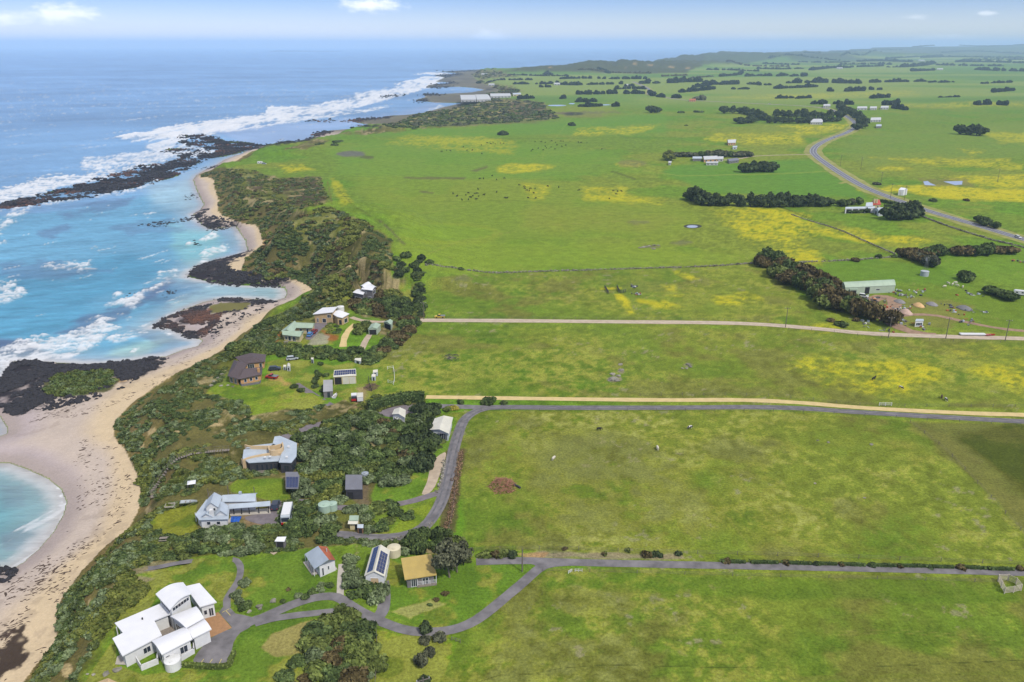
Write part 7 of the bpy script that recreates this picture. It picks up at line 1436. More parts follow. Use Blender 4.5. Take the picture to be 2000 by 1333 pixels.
herdB = [(205,882),(235,890),(250,878),(270,890),(310,885),(335,885),(160,900),(20,915),(50,940),(90,940),(165,967),(-80,945),(-110,940),(-150,950)]
herdC = [(455,1213),(497,1225),(500,1240),(545,1240),(580,1240),(515,1255),(535,1258),(570,1275),(680,1222),(765,1230),(920,1255),(525,1312),(585,1315)]
herdD = [(1190,1260),(1225,1262),(1255,1262),(1215,1285),(1160,1318)]
herdE = [(245,1140),(150,1163),(178,1163),(280,1170),(340,1160),(135,1245),(60,1275),(110,1280),(130,1278),(40,1290),(80,1310),(120,1325),(345,1312),(360,1315),(280,1268),(70,1305),(95,1298),(60,1325),(10,1330),(-60,1280),(-30,1300),(140,1300),(180,1290)]
for hd, lb, gr in ((herdA,'black cow in the herd spread across the far middle of the wide pasture','far middle herd'),(herdB,'black cow in the herd among faint yellow flowers toward the sea','seaward herd'),(herdC,'black cow on the tall yellow patch in the wide pasture','yellow patch herd'),(herdD,'black cow on the long yellow streak left of the big cypress','yellow streak herd'),(herdE,'black cow in the nearer herd of the wide pasture','nearer herd')):
    for x, y in hd: animal(R.choice((CB, CB, CB2)), *Z9(x, y), lb, gr, s=R.uniform(.8, 1.05))
animal(CPI, 1347,838, 'black and white cow grazing alone in the paddock below the lane', None, rz=.4, s=.8); animal(CB, 1170,841, 'dark cow grazing beside the brown streak in the paddock below the lane', None, rz=0, s=.75)
animal(SHP, 1081,899, 'white sheep nearest the brush pile', None, 'sheep', 'sheep', 1.0, 1.0); animal(SHP, 1284,879, 'white sheep standing in mid paddock below the piebald cow', None, 'sheep', 'sheep', 1.05, 1.6)
animal(CB2, 1706,743, 'black cow standing on the right-hand yellow patch', None, rz=.5, s=.85); animal(CPI, 1759,760, 'piebald cow below the right-hand yellow patch', None, s=.8); animal(CBR, 1839,778, 'brown cow, upper of the pair near the right fence', None, s=.85); animal(CPI, 1847,783, 'piebald cow, lower of the pair near the right fence', None, s=.8)
for x, y in ((1852,556),(1860,558),(1868,560),(1866,555),(1845,562),(1880,563)): animal(SHP, x, y, 'white sheep on the green slope left of the low dark trees', 'sheep on the right slope', 'sheep', 'sheep', 1.1)
# ------------------------------------------------------------------ poles
def pole(px, py, h, label, arm=True, z=PLAT, name='power_pole', rz=.0):
    e = empty(name, V(px, py, z), rz, label, 'power pole')
    MB().bar((0,0,-.3), (0,0,h), .17, 8, .11).build('pole', PST, e)
    if arm:
        MB().box(-1.2, 1.2, -.06, .06, h-.7, h-.55).build('crossarm', PST, e)
        for x in (-1.1, 0, 1.1): MB().cyl(x, 0, h-.55, h-.3, .06).build('insulator', FRW, e)
pole(1534,640, 9, 'power pole on the gravel road nearest the sea end'); pole(1735,660, 9, 'power pole by the track mouth on the gravel road'); pole(1847,662, 9, 'power pole right of the farm cabin on the gravel road'); pole(1963,666, 9, 'power pole at the right end of the gravel road')
pole(828,624, 8, 'pale pole at the sea end of the gravel road'); pole(1020,1117, 6, 'timber pole on the lawn by the driveway fork', False); 
x, y = G(826,1325, 20); e_ = pole; t = proj(x, y, PLAT); pole(t[0], t[1], 8.2, 'power pole with a white crossarm at the bottom edge of the picture', True, rz=.4)
for x, y, lb in ((1641,325,'power pole beside the highway above the grass wedge'),(1710,345,'x'),(1681,331,'power pole in the pasture beyond the highway'),(1720,362,'power pole by the grey tree at the highway'),(1766,391,'power pole near the lone white shed'),(1739,387,'power pole on the highway edge opposite the red-roofed farm'),(1948,356,'pole standing in the yellow paddock on the right')):
    if lb != 'x': pole(x, y, 11, lb)
# ------------------------------------------------------------------ walls and fences
M_STONE = attr_mat('wall_stone', alb(98,96,84), alb(176,170,156), .9, 1.0, .1, .3, .1)
def stonewall(line, w, h, label, name='stone_wall', size=.55, den=1.0, cat='stone wall', m=None):
    P = spline(line, .5); n = int(len(P)*2.2*den*max(1, w/.8)*max(1, h/.7)); i = rng.integers(0, len(P), n); q = P[i]+rng.normal(0, w*.3, (n, 2)); z = terrain(q[:,0], q[:,1])[0]+rng.random(n)**1.4*h
    v, f, e = scatter(RP, np.c_[q, z], size*rng.uniform(.5, 1.1, n), rng.random(n)*6.28, rng.random(n)); return tag(np_mesh(name, v, f, m or M_STONE, {'tone': e}), label, cat)
M_STONEB = attr_mat('bank_stone', alb(96,72,60), alb(176,146,112), .9, 1.0, .1, .3, .1)
stonewall(W((832,543),(900,537),(1000,533),(1100,530),(1200,527),(1330,523),(1390,521),(1480,514)), .8, .8, 'long dry-stone wall across the middle pasture', size=.5)
stonewall(W((1560,514),(1620,511),(1680,508),(1757,502)), .7, .8, 'dry-stone wall between the brown wood and the wall-line thicket', size=.5)
stonewall(W((1797,422),(1830,435),(1880,452),(1940,470),(1998,484),(2150,525)), .8, .9, 'dark stone wall following the highway on the right', size=.55)
stonewall(W((1546,420),(1585,433),(1640,450),(1690,472),(1748,497)), .6, .6, 'low stone wall cutting through the yellow-flowered paddock', size=.5)
stonewall(W((900,884),(897,910),(891,940),(886,970),(881,1000),(872,1030),(862,1046)), 1.6, .5, 'bank of brown stones along the outer side of the lane bend', size=.22, den=2.5, m=M_STONEB); stonewall(W((868,900),(862,935),(852,962)), .8, .3, 'row of stones edging the sandy verge inside the lane', size=.35, den=1.5)
stonewall(W((845,1022),(825,1038),(790,1050),(740,1057),(700,1056)), .8, .3, 'stones lining the outer edge of the lane near the green hut', size=.35, den=1.3)
def fence(line, label, h=1.1, gap=8, rails=3, m=PST, r=.05, name='fence', maxp=90, wire=.018):
    P = spline(line, 1.0); L_ = np.r_[0, np.cumsum(np.linalg.norm(np.diff(P, axis=0), axis=1))]; n = min(maxp, max(2, int(L_[-1]/gap)))
    ts = np.linspace(0, L_[-1], n+1); pts = np.c_[np.interp(ts, L_, P[:,0]), np.interp(ts, L_, P[:,1])]; z = terrain(pts[:,0], pts[:,1])[0]
    e = empty(name, (pts[0][0], pts[0][1], z[0]), 0, label, 'fence'); o = np.array([pts[0][0], pts[0][1], z[0]]); q = np.c_[pts, z]-o
    for p in q: MB().box(p[0]-r, p[0]+r, p[1]-r, p[1]+r, p[2]-.2, p[2]+h).build('post', m, e)
    mb = MB()
    for a, b in zip(q[:-1], q[1:]):
        for k in range(rails): zz_ = h*(k+.8)/rails*.98; mb.bar((a[0],a[1],a[2]+zz_), (b[0],b[1],b[2]+zz_), wire, 4)
    mb.build('rails' if wire > .03 else 'wires', m, e); return e
M_WIRE = mat('fence_wire', A_((96,96,92)), .7, .1, 2)
fence(W((1250,774),(1400,772.5),(1500,775),(1600,784),(1700,793.5),(1850,795),(2000,795.5),(2200,797)), 'post and wire fence along the yellow sand track', gap=7)
fence(W((835,622.5),(1000,623),(1200,624),(1400,626.5),(1500,629)), 'post and wire fence on the seaward half of the gravel road', gap=9); fence(W((1540,645),(1640,650),(1700,659),(1850,667),(2000,671),(2150,680)), 'post and wire fence on the near side of the gravel road', gap=9)
fence(W((1778,826),(1850,884),(1930,968),(1990,1034),(2060,1110)), 'fence dividing the green paddock from the brown paddock', gap=7); fence(W((940,803),(1200,803.5),(1500,804),(1650,811),(1800,820),(2000,832)), 'wire fence below the asphalt lane', gap=9)
fence(W((893,905),(889,960),(884,1000),(874,1045),(868,1062)), 'wire fence between the lane bank and the paddock', gap=6); fence(W((900,1078),(1050,1074),(1300,1081),(1600,1089),(2000,1104)), 'wire fence on the top of the earth bank along the driveway', gap=9)
fence(W((735,1235),(737,1290),(733,1335),(730,1400)), 'fence beside the bottom shrub clump', gap=3)
fence(W((1060,1116),(1200,1119),(1500,1127),(1800,1134),(2000,1140)), 'low wire fence below the long driveway', gap=10, h=.9)
fence(W((1110,1121),(1117,1117)), 'short white rail by the driveway fork, left one', .8, 1.5, 2, FRW, .05, 'rail_fence', 8, .05); fence(W((1123,1117),(1137,1117)), 'short white rail by the driveway fork, right one', .8, 1.5, 2, FRW, .05, 'rail_fence', 8, .05)
fence(W((1717,793),(1741,793)), 'white rail gate on the sand track fence', 1.2, 3, 3, FRW, .07, 'gate', 6, .05); fence(W((882,1251),(899,1256)), 'small rail below the driveway beside the dark shrubs', .9, 2, 2, PST, .06, 'rail_fence', 6, .05)
for k, (a, b) in enumerate((((1949,1135),(1977,1135)),((1977,1135),(1994,1154)),((1994,1156),(1961,1160)),((1960,1159),(1948,1136)))): pass
e = fence(W((1949,1135),(1963,1135),(1977,1135),(1986,1145),(1994,1155),(1978,1158),(1961,1160),(1955,1148),(1949,1136)), 'square timber stockyard at the right edge below the driveway', 1.7, 2, 5, mat('pale_timber', A_((206,196,176)), .85, .15, 2), .09, 'stockyard', 40, .06)
fence(W((1181,563),(1188,574)), 'weathered timber cattle race, left side', 1.6, 1.5, 4, WD, .1, 'cattle_race', 8, .08); fence(W((1205,562),(1211,573),(1222,571)), 'weathered timber cattle race, right side with a pen', 1.6, 1.5, 4, WD, .1, 'cattle_race', 10, .08)
fence(W((757,722),(768,720),(770,752),(758,748)), 'white rail frame in the paddock corner by the tiny sheds', 1.2, 3, 2, FRW, .06, 'rail_fence', 14, .04); fence(W((720,742),(722,755),(726,765)), 'dark timber posts by the tiny white sheds', 1.3, 2, 2, WD, .08, 'rail_fence', 10, .05)
fence(W((585,1262+0),(590,1300)), 'x') if 0 else None
fence(W((660,830),(620,790),(640,795)), 'x') if 0 else None
# timber boardwalk down to the beach
P = spline(W((447,884),(420,886),(385,890),(355,894),(325,902),(305,910),(293,918),(291,930)), .6); z0 = terrain(P[:,0], P[:,1])[0]; z0 = np.maximum.accumulate(z0[::-1])[::-1]+.8
e = empty('boardwalk', (P[0][0], P[0][1], float(z0[0])), 0, 'grey timber boardwalk and stair running through the dune scrub to the beach', 'boardwalk'); o = np.array([P[0][0], P[0][1], z0[0]]); mb = MB(); T = np.gradient(P, axis=0); T /= np.linalg.norm(T, axis=1)[:,None]; Nn = np.stack([-T[:,1], T[:,0]], 1)
for k in range(len(P)):
    a = P[k]+Nn[k]*.6; b = P[k]-Nn[k]*.6; u = T[k]*.24; zz_ = z0[k]-o[2]; mb.slab([(*(a-u-o[:2]), zz_), (*(b-u-o[:2]), zz_), (*(b+u-o[:2]), zz_), (*(a+u-o[:2]), zz_)], .06)
mb.build('deck', DK, e)
for sgn in (-1, 1):
    mb = MB()
    for k in range(0, len(P)-3, 3):
        a = P[k]+Nn[k]*.65*sgn-o[:2]; b = P[k+3]+Nn[k+3]*.65*sgn-o[:2]; mb.bar((*a, z0[k]-o[2]+1), (*b, z0[k+3]-o[2]+1), .04, 4); mb.bar((*a, z0[k]-o[2]-1), (*a, z0[k]-o[2]+1), .05, 4)
    mb.build('handrail', PST, e)
# ------------------------------------------------------------------ piles, rocks, odds and ends
def sticks(px, py, rx, ry, h, n, m, label, name='brush_pile', cat='brush pile', L_=2.2, r=.07):
    x, y = G(px, py); mb = MB()
    for i in range(n):
        a = R.uniform(0, 6.28); q = R.random()**.6; bx, by = rx*q*math.cos(a), ry*q*math.sin(a); z = h*(1-q*q)*R.uniform(.3, 1); d = R.uniform(0, 6.28); l = L_*R.uniform(.4, 1)/2; dz = R.uniform(-.35, .35)*l
        mb.bar((bx-l*math.cos(d), by-l*math.sin(d), max(.02, z-dz)), (bx+l*math.cos(d), by+l*math.sin(d), max(.02, z+dz)), r*R.uniform(.4, 1), 4)
    o = mb.build(name, m); o.location = (x, y, hgt(x, y)); return tag(o, label, cat)
sticks(982,951, 3.6, 3.8, 2.4, 260, mat('dead_brush', A_((178,128,104)), .9, .4, 1.5), 'big heap of red-brown dead brush in the paddock'); sticks(880,699, 3.2, 4, .7, 60, WD, 'dark burnt heap with pale ash in the middle paddock', 'burnt_heap', 'burnt heap'); sticks(725,757, 2.2, 3, 1.2, 120, mat('grey_brush', A_((128,106,90)), .9, .3, 2), 'small heap of grey-brown twigs in the paddock corner')
for k, (a, b) in enumerate((((1003,948),(1008,951)),((1010,951),(1016,955)))):
    p, q = V(*a), V(*b); o = MB().bar((0,0,.3), tuple(q-p+Vector((0,0,.3))), .3, 8).build('log', WD); o.location = p; tag(o, 'dark log lying beside the brush heap, '+('nearer the heap' if k == 0 else 'farther from the heap'), 'log')
def rock(px, py, s, label, group=None, m=None, z=None):
    o = np_mesh('boulder', RP[R.randrange(6)][0]*s, RP[0][1], M_STONE, {'tone': np.full(len(RP[0][0]), R.uniform(.3, .9))}); o.scale = (.75, 1.1, .4 if group else .8); x, y = G(px, py); o.location = (x, y, hgt(x, y)+s*.15); o.rotation_euler = (0, 0, R.uniform(0, 6)); tag(o, label, 'boulder', group)
rock(506,1186,.9,'larger of two boulders beside a small plant on the lawn'); rock(508,1190,.6,'smaller boulder leaning on the larger lawn boulder'); rock(534,1175,.9,'tan boulder alone on the lawn above the driveway'); rock(487,1195,.7,'boulder at the edge of the tarred court and the lawn')
for x, y, s in ((1198,742,2.2),(1204,744,1.6),(1192,743,1.5),(1208,735,1.3),(1197,732,1.4),(1212,713,1.2),(1214,724,1.3)): rock(x, y, s, 'pale rock of the outcrop in the middle paddock', 'outcrop in the middle paddock')
for x, y, s in ((1250,485,1.6),(1256,484,1.8),(1262,483,1.5),(1268,481,1.3),(1278,480,1.5),(1286,480,1.4),(1277,487,1.6)): rock(x, y, s, 'brown rock of the outcrop above the long stone wall', 'outcrop above the stone wall')
for x, y, s in ((1344,713,1.2),(1348,717,1),(1341,720,.9),(1333,720,.8)): rock(x, y, s, 'small white rock in the scatter right of the outcrop', 'white rock scatter')
for x, y, s in ((228,1310,1.0),(207,1317,.9),(183,1319,.5),(171,1319,.4)): rock(x, y, s, 'pale stone on the grass at the bottom edge', 'pale stones at the bottom')
for x, y, s in ((412,752,1.1),(418,745,1.0),(426,738,.9),(434,730,.8),(432,752,.9),(445,753,.8),(455,756,.8)): rock(x, y, s, 'pale rock in the terraced garden before the brown-roofed house', 'terraced garden rocks')
for x, y, s in ((1618,865,.7),(1702,869,.8),(1597,861,.6),(1592,945,.5),(1688,973,.5)): rock(x, y, s, 'white stone showing in the paddock grass', 'white paddock stones')
def heap(px, py, r, h, col, label, name='sand_heap', cat='heap'):
    mb = MB(); r *= .62; mb.lathe([(r*1.0, 0), (r*.85, h*.25), (r*.55, h*.65), (r*.2, h*.97), (.02, h)], n=14); o = mb.build(name, mat(name+str(col[0]), A_(col), .95, .15, 1), None, True); x, y = G(px, py); o.location = (x, y, hgt(x, y)-.05); o.scale = (1, 1.4, 1); tag(o, label, cat)
heap(1794,598, 4, 1.6, (224,184,130), 'orange sand heap at the farm dump'); heap(1769,612, 4.5, 2, (206,176,160), 'pinkish gravel heap below the barn', 'gravel_heap'); heap(1820,595, 4, 1.2, (150,146,148), 'grey gravel heap right of the orange one', 'gravel_heap'); heap(1884,603, 5, 1.4, (132,130,132), 'dark grey heap on the right of the farm dump', 'gravel_heap'); heap(1757,590, 4, 1.2, (146,142,142), 'flat grey heap near the barn track', 'gravel_heap')
JC = [PAINT['white'], PAINT['dark'], WD, RRU, CHR, WG, RZ, PST]
def junk(px, py, r, n, label):
    x, y = G(px, py); e = empty('scrap_heap', (x, y, hgt(x, y)), R.uniform(0, 3), label, 'scrap heap')
    for i in range(n):
        g_ = MB(); a, b = R.gauss(0, r*.5), R.gauss(0, r*.7); s = R.uniform(.3, 1.0)
        if R.random() < .5: g_.prism([(a+s*math.cos(t+i)*R.uniform(.5,1.3), b+s*math.sin(t+i)*.6) for t in (0, 1.6, 3.1, 4.7)], -.05, R.uniform(.3, .9))
        else: g_.bar((a, b, R.uniform(.1, .4)), (a+R.uniform(-2, 2), b+R.uniform(-2, 2), R.uniform(.2, .8)), R.uniform(.05, .16), 5)
        g_.build('scrap_piece', R.choice(JC), e)
for x, y, r, lb in ((1715,583,6,'inside the loop of the farm track'),(1693,582,4,'at the left of the farm track loop'),(1745,573,6,'just right of the barn end'),(1765,572,7,'grey strip right of the barn'),(1797,570,7,'of pale pipes far right of the barn'),(1700,592,5,'near the brown wood tail'),(1745,600,6,'below the track loop'),(1733,606,4,'by the white drums under the track'),(1775,602,5,'beside the pinkish heap'),(1860,600,5,'by the dark bush on the dump slope'),(1895,576,8,'of dead timber on the slope right of the dump'),(1910,610,5,'low on the right of the dump'),(1865,610,4,'under the dark bush of the dump'),(1768,630,4,'of white drums left of the farm cabin'),(1690,631,4,'by the gravel road under the wood'),(1729,646,5,'grey one beside the gravel road'),(1805,640,4,'beside the farm cabin'),(1775,580,4,'of orange iron in the dump middle'),(1900,630,5,'by the farm lane'),(1993,512,4,'at the right edge above the sheep slope'),(1235,560,3,'beside the cattle race'),(1242,576,2,'small, below the cattle race')):
    junk(x, y, r*.8, 11, 'scrap heap '+lb)
o = MB().box(-5, 5, -.9, .9, .4, .8).build('trailer', PAINT['white']); tag(o, 'long white flat trailer parked by the gravel road on the right', 'trailer'); o.location = V(1899,655.5); o.rotation_euler = (0, 0, -.03)
boat(1933,656, .1, 'red', 'red and white dinghy on the verge of the gravel road', 4.5)
# windmill and its tank
e = empty('windmill', V(1806,536), 0, 'small windmill with a pale blue tank in the green paddock', 'windmill'); mb = MB()
for sx in (-1, 1):
    for sy in (-1, 1): mb.bar((sx*1.1, sy*1.1, 0), (sx*.15, sy*.15, 8), .07, 5)
mb.build('tower', CHR, e); mb = MB()
for k in range(14): a = 6.283*k/14; mb.add([(.25*math.cos(a), -.5, 8+.25*math.sin(a)), (1.3*math.cos(a-.1), -.45, 8+1.3*math.sin(a-.1)), (1.3*math.cos(a+.14), -.55, 8+1.3*math.sin(a+.14))], [(0,1,2)])
mb.build('wheel', CHR, e); MB().slab([(0,.2,8.4),(.05,1.8,8.6),(.05,1.8,7.4),(0,.2,7.6)], .03).build('tail_vane', CHR, e)
tank(1805,539, 2.0, 2.6, PAINT['silver'], 'pale blue round tank at the foot of the windmill')
# turbines and the low island
def turbine(px, py, D, h, label):
    a = (px-1000)/F; X = a*D/ CP*1.0; e = empty('wind_turbine', (X, D, hgt(X, D)-2), 0, label, 'wind turbine'); m = PAINT['white']
    MB().bar((0,0,0), (0,0,h), 3.0, 10, 1.8).build('tower', m, e); MB().box(-2.2, 2.2, -5, 5, h-2, h+2.2).build('nacelle', m, e); t0 = R.uniform(0, 2)
    for k in range(3): t = t0+2.094*k; MB().bar((0,-5.5,h), (h*.62*math.cos(t), -5.5, h+h*.62*math.sin(t)), 1.9, 6, .5).build('blade', m, e)
for px, D, lb in ((1664,16500,'leftmost tiny wind turbine on the hazy horizon'),(1690,17000,'second tiny wind turbine from the left on the horizon'),(1746,16000,'third tiny wind turbine along the horizon'),(1785,16500,'rightmost tiny wind turbine on the hazy horizon')): turbine(px, 90, D, 95, lb)
n = 40; x0, y0 = G(526,101.2,0); x1 = G(662,101.2,0)[0]; mb = MB(); top, bot = [], []
for i in range(n+1):
    t = i/n; h = 26*(math.sin(PI*min(1, t*6+.2)/2) if t < .13 else 1)*(1-.62*t)*(.85+.3*R.random()); top.append((x0+(x1-x0)*t, h))
for i in range(n):
    (a, ha), (b, hb) = top[i], top[i+1]; mb.add([(a, y0, -1), (b, y0, -1), (b, y0+60, hb), (a, y0+60, ha), (a, y0+260, ha*.8), (b, y0+260, hb*.8), (a, y0+330, -1), (b, y0+330, -1)], [(0,1,2,3),(3,2,5,4),(4,5,7,6)])
o = mb.build('island', mat('island_rock', A_((96,98,92)), .9, .2, .01)); o['kind'] = 'structure'
# garden oddments
e = empty('garden_bed', V(332,988), .15, 'small square white-edged garden bed on the beach-house lawn', 'garden bed')
for a, b, c, d in ((-1.9,1.9,-1.5,-1.35),(-1.9,1.9,1.35,1.5),(-1.9,-1.75,-1.347,1.347),(1.75,1.9,-1.347,1.347)): MB().box(a, b, c, d, 0, .3).build('edging', M_CONC, e)
e.scale = (.6, .6, 1)
e = empty('gazebo', V(376,956), .3, 'tiny white-topped shelter in the shrubs above the beach-house lawn', 'shelter')
e.scale = (.75, .75, .9)
MB().add([(-1.4,-1.4,2.3),(1.4,-1.4,2.3),(1.4,1.4,2.3),(-1.4,1.4,2.3),(0,0,2.9)], [(0,1,4),(1,2,4),(2,3,4),(3,0,4),(3,2,1,0)]).build('canopy', RW, e)
for sx in (-1.3, 1.3):
    for sy in (-1.3, 1.3): MB().box(sx-.05, sx+.05, sy-.05, sy+.05, 0, 2.3).build('post', PST, e)
def picnic(px, py, rz, label):
    e = empty('picnic_table', V(px, py), rz, label, 'picnic table'); MB().box(-.9, .9, -.4, .4, .7, .76).build('table_top', DK, e)
    for s in (-1, 1): MB().box(-.9, .9, s*.75-.13, s*.75+.13, .42, .47).build('seat', DK, e); MB().bar((s*.6,-.8,0), (s*.6,.2,.7), .05, 4).bar((s*.6,.8,0), (s*.6,-.2,.7), .05, 4).build('leg', DK, e)
picnic(559,671, .3, 'picnic table on the lawn below the green-roofed house'); picnic(320,1056, .1, 'picnic table beside the dark oval lawn bush')
def tarp(px, py, label):
    mb = MB(); n = 7
    vs = [((i/(n-1)-.5)*2.6+R.uniform(-.1,.1), (j/(n-1)-.5)*2.6+R.uniform(-.1,.1), .1+R.random()*.5*math.sin(PI*i/(n-1))*math.sin(PI*j/(n-1))) for i in range(n) for j in range(n)]
    mb.add(vs, [(i*n+j, (i+1)*n+j, (i+1)*n+j+1, i*n+j+1) for i in range(n-1) for j in range(n-1)]); o = mb.build('tarpaulin', mat('blue_tarp', A_((40,96,190)), .5, .2, 2)); o.location = V(px, py, PLAT+.06); tag(o, label, 'tarpaulin')
tarp(459,1015, 'crumpled blue tarpaulin on the yard beside the beach house')
def bin_(px, py, col, label):
    e = empty('wheelie_bin', V(px, py), R.uniform(0, 1), label, 'bin'); MB().add([(-.25,-.25,.05),(.25,-.25,.05),(.25,.25,.05),(-.25,.25,.05),(-.3,-.33,1),(.3,-.33,1),(.3,.33,1),(-.3,.33,1)], [(3,2,1,0),(4,5,6,7),(0,1,5,4),(1,2,6,5),(2,3,7,6),(3,0,4,7)]).build('body', col, e); MB().box(-.33, .33, -.36, .36, 1.0, 1.06).build('lid', col, e)
bin_(382,1261, PAINT['green'], 'green bin by the garage end of the big white house'); bin_(386,1258, FRD, 'dark bin beside the green bin at the white house'); bin_(338,1286, PAINT['red'], 'red bin against the white house planter'); bin_(404,1248, PAINT['yellow'], 'yellow-lidded bin at the white garage corner')
def bench(px, py, rz, label):
    e = empty('bench', V(px, py), rz, label, 'bench'); MB().box(-.9, .9, -.22, .22, .42, .48).build('seat', DK, e); MB().box(-.9, .9, .2, .25, .55, .95).build('backrest', DK, e)
    for s in (-.75, .75): MB().box(s-.05, s+.05, -.2, .25, 0, .42).build('leg', DK, e)
bench(510,926, .2, 'bench on the edge of the lawn below the modern house')
MB_ = None
H = House('house', 'corner of a tan-roofed house just entering at the bottom edge', 'house', 215, 1350); Q = H.block([(182,1362),(186,1334),(241,1338),(246,1366)], 2.9, WT, mat('tan_tile_roof', A_((206,178,136)), .8, .12, 2), 1.3, .4); H.win(Q, 1, .3, .6, .8, 2.0)
# ================================================================== AIR, SKY, SUN, CAMERA
hz = MB().box(-30000, 42000, -1500, 45000, -6, 330)
hm = bpy.data.materials.new('haze'); hm.use_nodes = True; nt = hm.node_tree
for n in list(nt.nodes):
    if n.type != 'OUTPUT_MATERIAL': nt.nodes.remove(n)
pv = nt.nodes.new('ShaderNodeVolumePrincipled'); pv.inputs['Color'].default_value = (.55, .76, 1, 1); pv.inputs['Density'].default_value = HAZE; pv.inputs['Anisotropy'].default_value = 0
nt.links.new(pv.outputs[0], [n for n in nt.nodes if n.type == 'OUTPUT_MATERIAL'][0].inputs['Volume'])
ho = hz.build('haze', hm); ho['kind'] = 'stuff'
sc = bpy.context.scene
w = bpy.data.worlds.new('World'); sc.world = w; w.use_nodes = True; nt = w.node_tree; N, L = nt.nodes, nt.links
bg = N['Background']
sky = N.new('ShaderNodeTexSky'); sky.sky_type = 'NISHITA'; sky.sun_disc = False
sky.sun_elevation = math.radians(SUN_EL); sky.sun_rotation = math.radians(SUN_AZ); sky.altitude = 100; sky.air_density = 1.0; sky.dust_density = .3; sky.ozone_density = 3.0
# small fair-weather clouds low over the horizon
tc = N.new('ShaderNodeTexCoord')
def dirof(px, py):
    a = (px-1000)/F; b = (666.5-py)/F; d = Vector((a, CP+b*SP, -SP+b*CP)).normalized(); return d
nz_ = N.new('ShaderNodeTexNoise'); nz_.inputs['Scale'].default_value = 70; nz_.inputs['Detail'].default_value = 6; nz_.inputs['Roughness'].default_value = .62
mpn = N.new('ShaderNodeMapping'); mpn.inputs['Scale'].default_value = (1, 1, 2.2); L.new(tc.outputs['Generated'], mpn.inputs['Vector']); L.new(mpn.outputs[0], nz_.inputs['Vector'])
acc = None
for px, py, rx, ry, a in ((120,28,56,16,1.0),(8,36,44,13,.85),(725,9,58,15,.9),(955,72,38,13,.8),(1928,26,16,4,.5),(1786,34,24,5,.3),(1850,73,50,5,.35),(1510,70,90,8,.16),(620,66,160,14,.10),(1300,96,420,14,.12),(250,70,300,10,.10)):
    d = dirof(px, py)
    sub = N.new('ShaderNodeVectorMath'); sub.operation = 'SUBTRACT'; L.new(tc.outputs['Generated'], sub.inputs[0]); sub.inputs[1].default_value = d
    ms = N.new('ShaderNodeVectorMath'); ms.operation = 'MULTIPLY'; L.new(sub.outputs[0], ms.inputs[0]); ms.inputs[1].default_value = (F/rx, F/rx, F/ry)
    ln = N.new('ShaderNodeVectorMath'); ln.operation = 'LENGTH'; L.new(ms.outputs[0], ln.inputs[0])
    ad = N.new('ShaderNodeMath'); ad.operation = 'MULTIPLY_ADD'; L.new(nz_.outputs['Fac'], ad.inputs[0]); ad.inputs[1].default_value = -1.9; L.new(ln.outputs['Value'], ad.inputs[2])
    mr = N.new('ShaderNodeMapRange'); mr.interpolation_type = 'SMOOTHSTEP'; mr.inputs[1].default_value = .25; mr.inputs[2].default_value = -.9; mr.inputs[3].default_value = 0; mr.inputs[4].default_value = a
    L.new(ad.outputs[0], mr.inputs[0])
    if acc is None: acc = mr.outputs[0]
    else:
        mm = N.new('ShaderNodeMath'); mm.operation = 'MAXIMUM'; L.new(acc, mm.inputs[0]); L.new(mr.outputs[0], mm.inputs[1]); acc = mm.outputs[0]
tint = N.new('ShaderNodeMix'); tint.data_type = 'RGBA'; tint.blend_type = 'MULTIPLY'; tint.inputs[0].default_value = 1; tint.inputs[7].default_value = SKYTINT
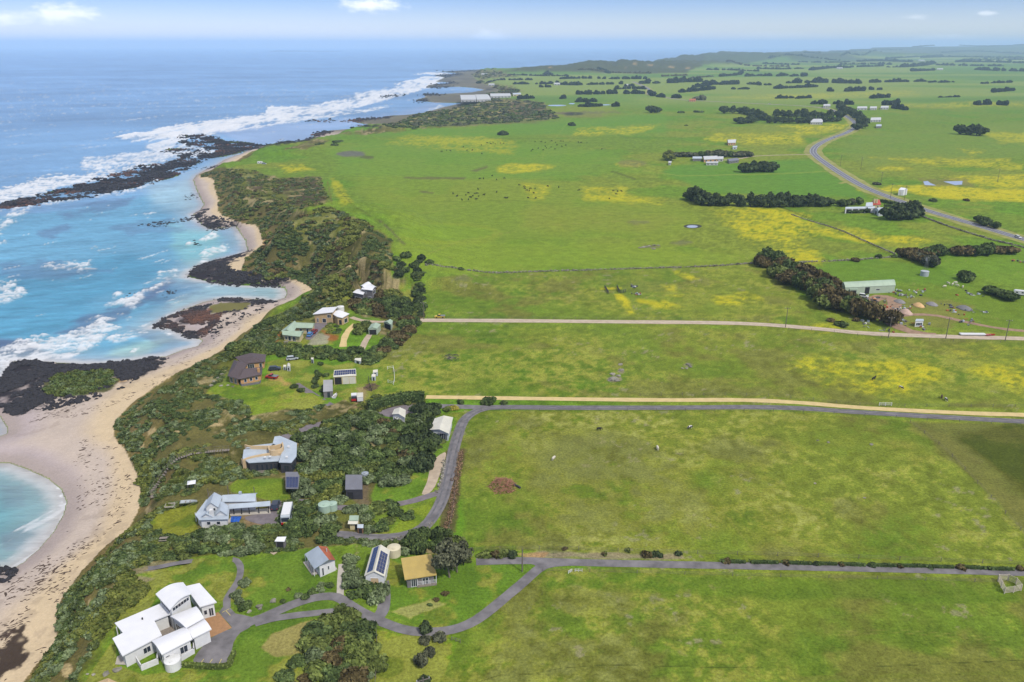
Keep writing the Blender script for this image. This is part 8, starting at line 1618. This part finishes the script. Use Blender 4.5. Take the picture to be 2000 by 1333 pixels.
# the air brightens towards the horizon
s0 = N.new('ShaderNodeSeparateXYZ'); L.new(tc.outputs['Generated'], s0.inputs[0])
g0 = N.new('ShaderNodeMapRange'); g0.interpolation_type = 'SMOOTHSTEP'; g0.inputs[1].default_value = -.005; g0.inputs[2].default_value = .06; L.new(s0.outputs['Z'], g0.inputs[0])
g1 = N.new('ShaderNodeMix'); g1.data_type = 'RGBA'; L.new(g0.outputs[0], g1.inputs[0]); g1.inputs[6].default_value = SKYLOW; g1.inputs[7].default_value = SKYTINT; L.new(g1.outputs[2], tint.inputs[7])
L.new(sky.outputs[0], tint.inputs[6])
cm = N.new('ShaderNodeMix'); cm.data_type = 'RGBA'; L.new(acc, cm.inputs[0]); cm.inputs[7].default_value = CLOUD
# unseen high cloud added overhead for neutral fill: the dome whitens above the band the photo shows
sx = N.new('ShaderNodeSeparateXYZ'); L.new(tc.outputs['Generated'], sx.inputs[0])
up = N.new('ShaderNodeMapRange'); up.interpolation_type = 'SMOOTHSTEP'; up.inputs[1].default_value = .10; up.inputs[2].default_value = .5; up.inputs[3].default_value = 0; up.inputs[4].default_value = .8; L.new(sx.outputs['Z'], up.inputs[0])
oc = N.new('ShaderNodeMix'); oc.data_type = 'RGBA'; L.new(up.outputs[0], oc.inputs[0]); L.new(tint.outputs[2], oc.inputs[6]); oc.inputs[7].default_value = OVERFILL
L.new(oc.outputs[2], cm.inputs[6])
L.new(cm.outputs[2], bg.inputs['Color']); bg.inputs['Strength'].default_value = SKY
sl = bpy.data.lights.new('sun', 'SUN'); sl.energy = SUN; sl.angle = math.radians(SUN_ANG); sl.color = (1, .95, .86)
so = bpy.data.objects.new('sun', sl); COL.objects.link(so)
el, az = math.radians(SUN_EL), math.radians(SUN_AZ)
sd = Vector((math.sin(az)*math.cos(el), math.cos(az)*math.cos(el), math.sin(el)))
so.rotation_euler = sd.to_track_quat('Z', 'Y').to_euler(); so.location = (200, 0, 300)
cam = bpy.data.cameras.new('camera'); cam.lens = F/2000*36; cam.sensor_width = 36; cam.sensor_fit = 'HORIZONTAL'; cam.clip_start = 1; cam.clip_end = 120000
co = bpy.data.objects.new('camera', cam); COL.objects.link(co); co.location = (0, 0, CZ); co.rotation_euler = (PI/2-PITCH, 0, 0)
sc.camera = co
sc.view_settings.view_transform = 'Standard'; sc.view_settings.look = 'None'; sc.view_settings.exposure = EXPO; sc.view_settings.gamma = 1
sc.cycles.max_bounces = 6; sc.cycles.diffuse_bounces = 2; sc.cycles.glossy_bounces = 2; sc.cycles.transmission_bounces = 2; sc.cycles.transparent_max_bounces = 8; sc.cycles.volume_bounces = 1
sc.cycles.use_denoising = True
